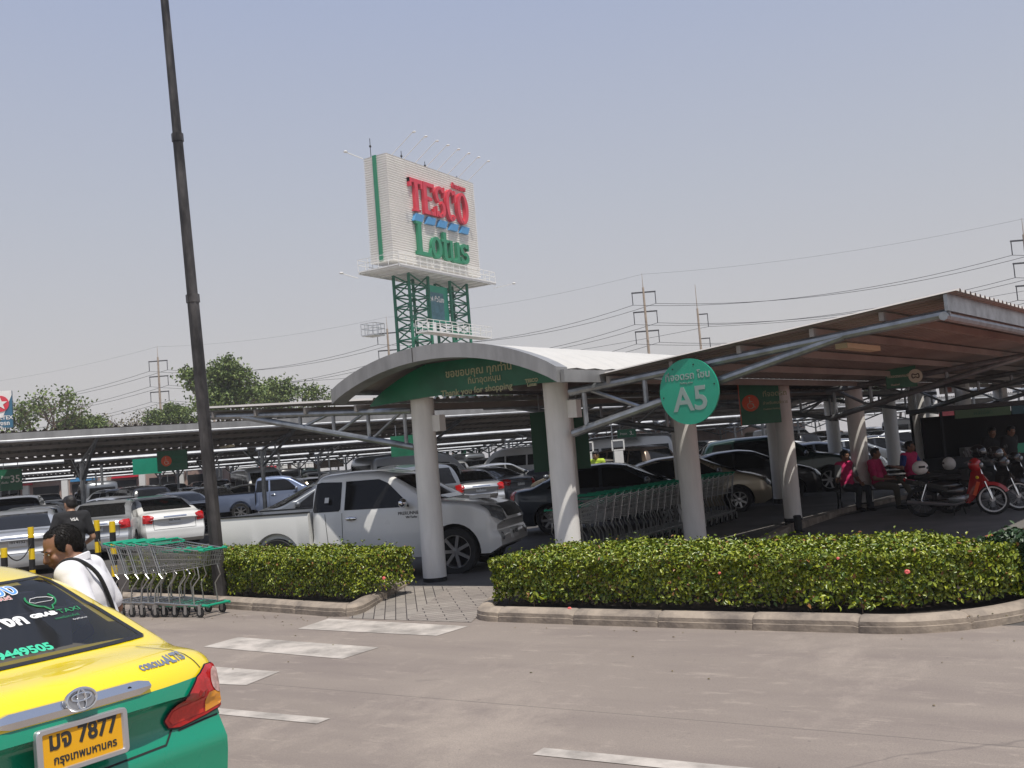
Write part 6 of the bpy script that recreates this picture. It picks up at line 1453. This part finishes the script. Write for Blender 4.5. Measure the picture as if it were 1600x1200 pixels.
# the ranks behind
random.seed(21)
kinds = ['sedan']*6+['hatch']*3+['suv']*3+['cab']*3+['van']; cols_ = ['white']*4+['silver']*5+['grey']*3+['black']*4+['bronze', 'dark red', 'pale gold', 'light blue', 'dark blue', 'dark green']
rank = []
for k, (off, s0, s1) in enumerate(ROWS):
    for side_, o2 in (('front', -2.7), ('back', 2.7)):
        s = s0+1.5; seq = []
        while s < s1+1:
            q = lot(s, off+o2); v_ = V((q.x, q.y, 0)); dep = v_.dot(Fh); lat = v_.dot(Rh); px = 800+FPX*lat/dep
            ok = -120 < px < 1640 and all((q-t).length > 3.6 for t in taken) and dep > 22
            if px > 560 and dep < 30+.012*(px-560): ok = False
            if px > 1000 and dep < 44: ok = False
            if any(dep < hh_[1]-1 and dep > 20 and abs(px-hh_[0]) < FPX*1.9/dep for hh_ in hero if hh_[1] > 30): ok = False
            if ok and random.random() < .90: seq.append((s, q, random.choice(kinds), random.choice(cols_), px, dep))
            s += 2.62
        rank.append((k, side_, seq))
word = ['first', 'second', 'third', 'fourth', 'fifth', 'sixth', 'seventh', 'eighth', 'ninth', 'tenth', 'eleventh', 'twelfth', 'thirteenth', 'fourteenth', 'fifteenth', 'sixteenth', 'seventeenth', 'eighteenth', 'nineteenth', 'twentieth', 'twenty-first', 'twenty-second', 'twenty-third', 'twenty-fourth', 'twenty-fifth', 'twenty-sixth', 'twenty-seventh', 'twenty-eighth', 'twenty-ninth', 'thirtieth', 'thirty-first', 'thirty-second', 'thirty-third', 'thirty-fourth', 'thirty-fifth', 'thirty-sixth']
for (k, side_, seq) in rank:
    for i, (s, q, kd, cl_, px, dep) in enumerate(seq):
        rz = (away if random.random() < .65 else toward)+random.uniform(-.05, .05); pos = q+E2*random.uniform(-.3, .3)
        if kd == 'cab': pos = pos+V((math.cos(rz), math.sin(rz), 0))*.85
        put(kd, cl_, pos, rz, '%s %s, %s from the left in the %s rank under the %s long roof' % (cl_, CN[kd], word[i], side_, ordn[k]), far=dep > 50)

# far edge of the car park: wall, shop fronts, a few coloured boards
wl_ = thing('perimeter_wall', 'long sunlit white wall closing the far side of the car park', 'wall', lot(-30, 78), eang)
b = MB(); b.box((31, 0, 1.5), (62, .25, 3.0)); b.build('wall_panel', M['white'], wl_, 0); b = MB()
for i in range(21): b.box((i*3, -.2, 1.55), (.35, .2, 3.1))
b.build('piers', M['concrete_col'], wl_, 0)
sh = thing('shop_building', 'low pinkish shop building with dark openings at the far left of the car park', 'building', pd(90, 84), R(31)+R(4))
M['pinkwall'] = mat('faded_pink_render', (.42, .30, .26), .85, var=.25, vs=.4)
b = MB(); b.box((0, 2, 1.9), (26, 4, 3.8)); b.build('wall', M['pinkwall'], sh, 0)
for i in range(8):
    b = MB(); b.box((-11+3.2*i, -.06, 1.2), (2.1, .1, 2.3)); b.build('shop_opening', M['black'], sh, 0)
for i in range(9): b = MB(); b.box((-12.6+3.2*i, -.15, 1.5), (.5, .3, 3.0)); b.build('pillar', M['white'], sh, 0)
for i, (x, c_) in enumerate(((-3.5, 'red_letter'), (1.8, 'blue_letter'), (5.2, 'red_letter'), (9, 'white'))): b = MB(); b.box((x, -.25, 2.95), (2.2, .15, .8)); b.build('shop_sign', M[c_], sh, 0)
for (px, dep, lab, m_, w_) in ((410, 88, 'small red and pink shop board far behind the beige sedan', 'red_letter', 1.5), (1465, 70, 'red and white board far behind the shaded columns', 'red_letter', 2), (505, 80, 'dark brown board far right of the pale blue pickup', 'bark', 2.4)):
    q = thing('shop_board', lab, 'sign', pd(px, dep), R(31)); b = MB(); b.box((0, 0, 2.3), (w_, .15, .6)); b.build('board', M[m_], q, 0); b = MB(); b.box((-w_*.3, 0, .9), (.1, .1, 1.8)); b.box((w_*.3, 0, .9), (.1, .1, 1.8)); b.build('posts', M['galv'], q, 0)
b2 = thing('store_annex', 'long pale low building glimpsed under the roofs beyond the wall on the right', 'building', pd(1150, 96), R(31)+R(60))
b = MB(); b.box((0, 3, 2.0), (50, 6, 4.0)); b.build('wall', M['pinkwall'], b2, 0); b = MB(); b.box((0, -.3, 4.05), (51, 7, .15)); b.build('roof', M['roof'], b2, 0)

# ------------------------------------------------------------------ motorcycles
def motorbike(label, pos, rz, bodym, rimm, group='parked motorcycles on the forecourt', helmet=False):
    r = thing('motorcycle', label, 'motorcycle', pos, rz, group); WB = .61; wr = .285
    for x, nm in ((WB, 'front_wheel'), (-WB, 'rear_wheel')):
        t = MB(); t.lathe([(wr-.062, -.033), (wr-.02, -.036), (wr, 0), (wr-.02, .036), (wr-.062, .033)], (x, 0, wr), ax='Y', n=32, closed=True); wo = t.build(nm, M['dark'], r, 40)
        m_ = MB(); m_.lathe([(wr-.052, -.037), (wr-.052, .037), (wr-.074, .034), (wr-.074, -.034)], (x, 0, wr), ax='Y', n=32, closed=True); m_.lathe([(.004, -.05), (.045, -.05), (.045, .05), (.004, .05)], (x, 0, wr), ax='Y', n=12, closed=True); m_.build('rim', M[rimm] if nm == 'front_wheel' else M['trouser'], wo, 40)
        sp = MB()
        for i in range(18): a = 2*PI*i/18; sp.tube((x+.04*math.cos(a+.5), (-1)**i*.03, wr+.04*math.sin(a+.5)), (x+(wr-.06)*math.cos(a), 0, wr+(wr-.06)*math.sin(a)), .0022, n=3, cap=False)
        if nm == 'front_wheel':
            for i in range(3): a = .4+i*2.1; sp.beam((x+.05*math.cos(a), .035, wr+.05*math.sin(a)), (x+.15*math.cos(a), .035, wr+.15*math.sin(a)), .05, .004, up=(0, 1, 0))
        sp.build('spokes', M['galv'], wo, 0)
    b = MB()
    for s in (1, -1): b.tube((WB, s*.06, wr), (WB-.10, s*.06, .62), .018, n=8); b.tube((-WB, s*.09, wr), (-WB+.13, s*.10, .62), .020, n=8); b.tube((-WB, s*.075, wr), (-.12, s*.07, .30), .016, n=6)
    b.tube((WB-.10, 0, .60), (WB-.20, 0, .92), .028, n=8); b.build('fork_and_shocks', M['chrome'], r)
    b = MB(); n = 16
    # leg shield, front mudguard, tail fairing
    for s in (1, -1):
        P_ = [(.46, .86), (.50, .66), (.40, .42), (.24, .24), (.16, .24), (.24, .50), (.32, .80)]; vs = [(x, s*(.02+.15*((i in (1, 2, 3)))), z) for i, (x, z) in enumerate(P_)]+[(x-.03, s*(.01+.15*((i in (1, 2, 3)))), z) for i, (x, z) in enumerate(P_)]
        k = len(P_); b.add(vs, [(i, (i+1) % k, k+(i+1) % k, k+i) for i in range(k)]+[tuple(range(k)), tuple(range(2*k-1, k-1, -1))])
    b.ball((.37, 0, .93), (.12, .10, .13), 14, 9); b.build('leg_shield', M[bodym], r, 40)
    b = MB(); vs = []
    for i in range(15):
        a = R(28)+R(118)*i/14; rr_ = wr+.035
        for y, dr_ in ((-.07, -.06), (-.055, 0), (.055, 0), (.07, -.06)): vs.append((WB+(rr_+dr_)*math.cos(a), y, wr+(rr_+dr_)*math.sin(a)))
    b.add(vs, [(4*i+j, 4*i+j+1, 4*i+5+j, 4*i+4+j) for i in range(14) for j in range(3)]); b.beam((WB-.05, 0, .56), (WB-.16, 0, .74), .10, .08); b.build('front_mudguard', M[bodym], r, 40)
    b = MB()
    vs = []; pr_ = [(.16, .30, .07), (0, .42, .10), (-.20, .56, .11), (-.45, .63, .12), (-.70, .68, .09), (-.88, .72, .04)]
    for (x, z, w_) in pr_: vs += [(x, -w_, z+.02), (x, -w_, z-.07), (x, w_, z-.07), (x, w_, z+.02)]
    b.add(vs, [(4*i+j, 4*i+(j+1) % 4, 4*i+4+(j+1) % 4, 4*i+4+j) for i in range(5) for j in range(4)]+[(0, 1, 2, 3), (23, 22, 21, 20)]); b.build('tail_fairing', M['moto_black'], r, 40)
    b = MB()
    for (x, z, rx, rz_) in ((-.05, .72, .26, .055), (-.42, .76, .30, .06)): b.ball((x, 0, z), (rx, .13, rz_), 16, 8)
    b.build('seat', M['dark'], r, 60)
    b = MB(); b.ball((-.22, 0, .56), (.34, .115, .13), 14, 8); b.ball((-.05, 0, .46), (.26, .12, .15), 14, 8); b.build('side_cover', M['moto_black'], r, 60)
    b = MB(); b.ball((.02, 0, .32), (.20, .11, .11), 12, 8); b.tube((.10, 0, .32), (.26, 0, .36), .06, n=10); b.build('engine', M['galv'], r)
    b = MB(); b.path([(.15, -.10, .26), (0, -.13, .22), (-.25, -.14, .24), (-.85, -.15, .30)], .03, n=8, rs=[.018, .02, .034, .04]); b.build('exhaust', M['rim'], r)
    b = MB(); b.path([(.22, -.33, .98), (.28, -.2, 1.0), (.34, 0, .97), (.28, .2, 1.0), (.22, .33, .98)], .013, n=6); b.build('handlebar', M['black'], r)
    for s in (1, -1): b = MB(); b.tube((.27, s*.22, 1.0), (.24, s*.27, 1.14), .006, n=5); b.ball((.235, s*.29, 1.17), (.015, .06, .038), 10, 6); b.build('mirror', M['black'], r)
    b = MB(); b.ball((.47, 0, .92), (.05, .08, .06), 12, 8); b.build('headlamp', M['headlamp'], r)
    b = MB(); b.ball((-.88, 0, .72), (.03, .07, .04), 10, 6); b.build('tail_lamp', M['tail'], r); b = MB(); b.tube((.06, .08, .24), (.10, .24, .01), .012, n=6); b.tube((-.05, -.06, .24), (-.05, -.16, .02), .010, n=6); b.build('side_stand', M['black'], r)
    if bodym == 'moto_red':
        b = MB(); b.box((.375, -.185, .50), (.06, .006, .26), ax=Matrix.Rotation(R(20), 3, 'Y')); b.build('orange_decal', M['orange'], r, 0); b = MB(); b.ball((.40, -.13, .70), (.03, .02, .03), 8, 5); b.build('yellow_decal', M['yellow'], r)
        b = MB(); b.box((.19, 0, 1.0-.24), (.12, .2, .2)); b.build('front_basket_bag', M['dark'], r)
    return r
M['moto_red'] = mat('motorcycle_red_paint', (.42, .012, .015), .25, coat=.8); M['moto_black'] = mat('motorcycle_black_paint', (.012, .012, .014), .25, coat=.8); M['moto_blue'] = mat('motorcycle_grey_paint', (.06, .07, .08), .25, coat=.8)
pf, pr2 = gnd(1557, 804), gnd(1441, 808); mc = (pf+pr2)/2; mrz = heading(pf-pr2)
motorbike('red motorcycle with a bright white front rim, nearest of the parked motorcycles', (mc.x, mc.y, 0), mrz, 'moto_red', 'white')
q = mc+V((-math.sin(mrz), math.cos(mrz), 0))*.62+V((math.cos(mrz), math.sin(mrz), 0))*.38; motorbike('black motorcycle with a white front rim directly behind the red one', (q.x, q.y, 0), mrz+.05, 'moto_black', 'white')
q = mc+V((-math.sin(mrz), math.cos(mrz), 0))*1.35+V((math.cos(mrz), math.sin(mrz), 0))*.1; motorbike('dark grey motorcycle standing third from the hedge', (q.x, q.y, 0), mrz-.04, 'moto_blue', 'rim')
q = mc+V((-math.sin(mrz), math.cos(mrz), 0))*2.1+V((math.cos(mrz), math.sin(mrz), 0))*.5; motorbike('black motorcycle farthest from the hedge, half hidden by the others', (q.x, q.y, 0), mrz+.02, 'moto_black', 'rim')
def helmet(label, pos, rz, m1, m2):
    r = thing('helmet', label, 'helmet', pos, rz, 'motorcycle helmets'); b = MB(); b.ball((0, 0, .0), (.15, .125, .135), 18, 12); b.build('shell', M[m1], r, 60); b = MB(); b.ball((.035, 0, -.005), (.122, .118, .062), 16, 8); b.build('visor', M[m2], r, 60); b = MB(); b.box((-.02, -.118, .02), (.12, .012, .04)); b.box((-.03, .118, .02), (.10, .012, .04)); b.build('stripes', M['black'], r, 0)
ux, uy = V((math.cos(mrz), math.sin(mrz), 0)), V((-math.sin(mrz), math.cos(mrz), 0))
mp_ = mc-ux*.58+V((0, 0, .93)); helmet('white and black helmet resting on the seat of the red motorcycle', mp_, mrz+.6, 'white', 'black')
mp_ = mc+uy*1.35+ux*.30+V((0, 0, 1.13)); helmet('dark helmet with a silver visor on the grey motorcycle', mp_, mrz, 'moto_black', 'headlamp')
mp_ = mc+uy*1.35-ux*.25+V((0, 0, .92)); helmet('white helmet lying on the seat of the grey motorcycle', mp_, mrz+2, 'white', 'tail')
mp_ = mc+uy*.62+ux*.66+V((0, 0, 1.10)); helmet('black glossy helmet hanging over the front of the black motorcycle', mp_, mrz, 'moto_black', 'headlamp')

# ------------------------------------------------------------------ bench and seated people in pink vests
bp = gnd(1375, 795); brz = heading(Rh*.92-Fh*.38)          # people look to the right and a little towards us
bench = thing('bench', 'dark metal bench with scrolled legs under the three people in pink vests', 'bench', (bp.x, bp.y, 0), R(31)-R(8))
b = MB()
for i in range(5): b.box((0, -.16+.09*i, .43), (1.75, .065, .025))
b.build('seat', M['black'], bench, 0); b = MB()
for i in range(4): b.box((0, .26+.01*i, .56+.10*i), (1.75, .02, .065))
b.build('backrest', M['black'], bench, 0)
for s in (-.82, .82):
    b = MB(); b.path(bezier_pts([(s, -.22, .02), (s, -.20, .2), (s, -.06, .28), (s, -.18, .42), (s, -.22, .62), (s, .15, .66), (s, .27, .60)], 4), .02, n=6); b.path(bezier_pts([(s, .30, .02), (s, .20, .22), (s, .20, .42), (s, .30, .92)], 4), .02, n=6); b.build('leg', M['black'], bench)
bm4 = bench.matrix_basis if False else Matrix.Translation(bench.location) @ Matrix.Rotation(R(31)-R(8), 4, 'Z')
def on_bench(x, y, rz): q = bm4 @ V((x, y, 0)); return (q.x, q.y, 0), R(23)+R(-90)+rz
ps, a_ = on_bench(-.62, -.02, R(38)); person('person in a pink vest sitting at the left end of the bench, elbow on the armrest', ps, a_, sit(look=V((1, .1, -.08)), el=((.04, .28, .66), (.02, -.33, .66)), wr=((.26, .12, .60), (.12, -.42, .72)), legL=((.44, .12, .48), (.42, .12, .09)), legR=((.42, -.14, .47), (.36, -.15, .09))), topm='pink', legm='trouser', vest='grey_cloth', voxel=.012, group='people in pink vests on the bench')
ps, a_ = on_bench(.02, -.04, R(52)); person('person in a pink vest in the middle of the bench, one leg crossed high', ps, a_, sit(look=V((1, .25, .02)), legL=((.50, .06, .62), (.78, -.16, .30)), legR=((.44, -.12, .47), (.46, -.13, .09)), el=((.06, .27, .66), (.06, -.27, .66)), wr=((.34, .10, .66), (.32, -.10, .64))), topm='pink', legm='trouser_g', vest='pink', voxel=.012, group='people in pink vests on the bench')
ps, a_ = on_bench(.78, .10, R(40)); person('person in a pink vest with blue sleeves sitting nearest the motorcycles', ps, a_, sit(sh=.55, look=V((1, .3, 0)), el=((.02, .30, .80), (.0, -.34, .84)), wr=((.26, .14, .72), (-.10, -.55, .90))), topm='pink', legm='trouser', vest='blue_cloth', voxel=.012, group='people in pink vests on the bench')
st4 = V((pd(1548, 26.5).x, pd(1548, 26.5).y, .55))
person('dark silhouetted person standing behind the stall near the right edge', st4, heading(-Fh)+.4, stand(1.66), topm='shirt_k', legm='trouser', voxel=.014)
# two women beyond the slate sedan
for (px, dep, h_, lab, tm_) in ((902, 28.5, 1.70, 'woman with long dark hair behind the slate sedan, nearest the second column', 'grey_cloth'), (924, 27.5, 1.76, 'woman in a lime green top bending her head behind the slate sedan', 'lime')):
    q = pd(px, dep); person(lab, (q.x, q.y, 0), heading(-Fh*.7-Rh*.6), stand(h_, lean=.05, look=V((1, 0, -.35))), topm=tm_, legm='trouser', skin='skin_l', voxel=.014, long_=True)
# the stall behind the motorcycles
stl = thing('market_stall', 'dark market stall with green and teal sign strips along its roof, behind the motorcycles', 'stall', pd(1545, 23.6), R(31)+R(-2))
b = MB(); b.box((0, 0, 2.06), (3.4, 2.0, .10)); b.build('stall_roof', M['black'], stl, 0)
b = MB(); b.box((-.70, -1.03, 1.90), (1.25, .04, .19)); b.build('green_sign_strip', mat('dull_green_strip', (.06, .12, .06), .6), stl, 0); b = MB(); b.box((.35, -1.03, 1.90), (.80, .04, .19)); b.build('teal_sign_strip', mat('dull_teal_strip', (.015, .07, .09), .6), stl, 0); b = MB(); b.box((1.20, -1.03, 1.92), (.70, .04, .18)); b.build('white_sign_strip', M['concrete_col'], stl, 0)
text('ผลไม้สด', .13, M['green_dark'], stl, frame((-.7, -1.055, 1.86), (1, 0, 0), (0, 0, 1)), name='strip_lettering'); text('น้ำดื่ม', .13, M['blue_letter'], stl, frame((.35, -1.055, 1.86), (1, 0, 0), (0, 0, 1)), name='strip_lettering')
for x in (-1.6, .78, 1.6):
    for y in (-.95, .95): b = MB(); b.box((x, y, 1.0), (.05, .05, 2.0)); b.build('post', M['trouser'], stl, 0)
b = MB(); b.box((0, .1, .45), (3.0, 1.3, .9)); b.build('counter', M['trouser'], stl, 0)
b = MB(); b.box((0, .6, 1.35), (3.0, .05, 1.1)); b.build('back_cloth', M['shirt_k'], stl, 0)
for i, (x, y, z, m_, lab) in enumerate(((1.0, -.2, .9, 'white', 'white foam crate on the right of the stall counter'), (.4, -.3, .9, 'plastic_green', 'green plastic crate on the stall counter'), (-.7, -.2, .9, 'grey_cloth', 'grey crate on the left of the stall counter'))):
    q = Matrix.Translation(stl.location) @ Matrix.Rotation(R(29), 4, 'Z') @ V((x, y, z)); cr_ = thing('crate', lab, 'crate', q, R(29), 'crates on the stall counter'); b = MB(); w_, d2, h2 = .42, .30, .22
    for sx_, sy_, ww, dd in ((0, -d2/2, w_, .02), (0, d2/2, w_, .02), (-w_/2, 0, .02, d2), (w_/2, 0, .02, d2)): b.box((sx_, sy_, h2/2), (ww, dd, h2))
    b.box((0, 0, .012), (w_, d2, .02)); b.box((0, 0, .15), (w_*.9, d2*.9, .08)); b.build('crate_box', M[m_], cr_, 0)
for i, (x, z) in enumerate(((-.35, 1.0), (.05, 1.0))):
    q = Matrix.Translation(stl.location) @ Matrix.Rotation(R(29), 4, 'Z') @ V((x, -.55, .0)); person(['vendor in dark clothes standing at the left of the stall', 'vendor in dark clothes standing at the middle of the stall'][i], (q.x, q.y, 0), heading(-Fh)+.5*i, stand(1.55), topm='shirt_k', legm='trouser', voxel=.015)
# trolley signs (white framed posts with cables) beyond the slate sedan
for (px, dep, lab) in ((900, 28, 'thin white framed notice on a post near the two women'), (949, 29, 'white framed price board on a thin post beside the woman in lime')):
    q = thing('post_sign', lab, 'sign', pd(px, dep), R(31)); b = MB(); b.tube((0, 0, 0), (0, 0, 2.5), .018, n=6); b.build('post', M['galv'], q)
    b = MB(); b.box((.15, 0, 1.70), (.36, .03, .04)); b.box((.15, 0, 1.98), (.36, .03, .04)); b.box((-.02, 0, 1.84), (.04, .03, .30)); b.box((.32, 0, 1.84), (.04, .03, .30)); b.box((.15, 0, 1.46), (.26, .03, .42)); b.build('frame', M['white'], q, 0)

# ------------------------------------------------------------------ dry-season haze over the whole place
hb = MB(); hb.box((-260, 390, 16), (1270, 880, 38)); hz = hb.build('haze', None or M['white'], None, 0); tag(hz, kind='stuff'); hz.data.materials.clear()
hm = bpy.data.materials.new('haze_air'); hm.use_nodes = True; ht = hm.node_tree; ht.nodes.remove(ht.nodes['Principled BSDF'])
pv = ht.nodes.new('ShaderNodeVolumePrincipled'); pv.inputs['Color'].default_value = (.86, .86, .90, 1); pv.inputs['Density'].default_value = .0006; ht.links.new(pv.outputs[0], ht.nodes['Material Output'].inputs['Volume']); hz.data.materials.append(hm)
# ------------------------------------------------------------------ labels kept within sixteen words
for o in bpy.data.objects:
    if o.parent is None and 'label' in o and len(o['label'].split()) > 16: o['label'] = ' '.join(o['label'].split()[:16])
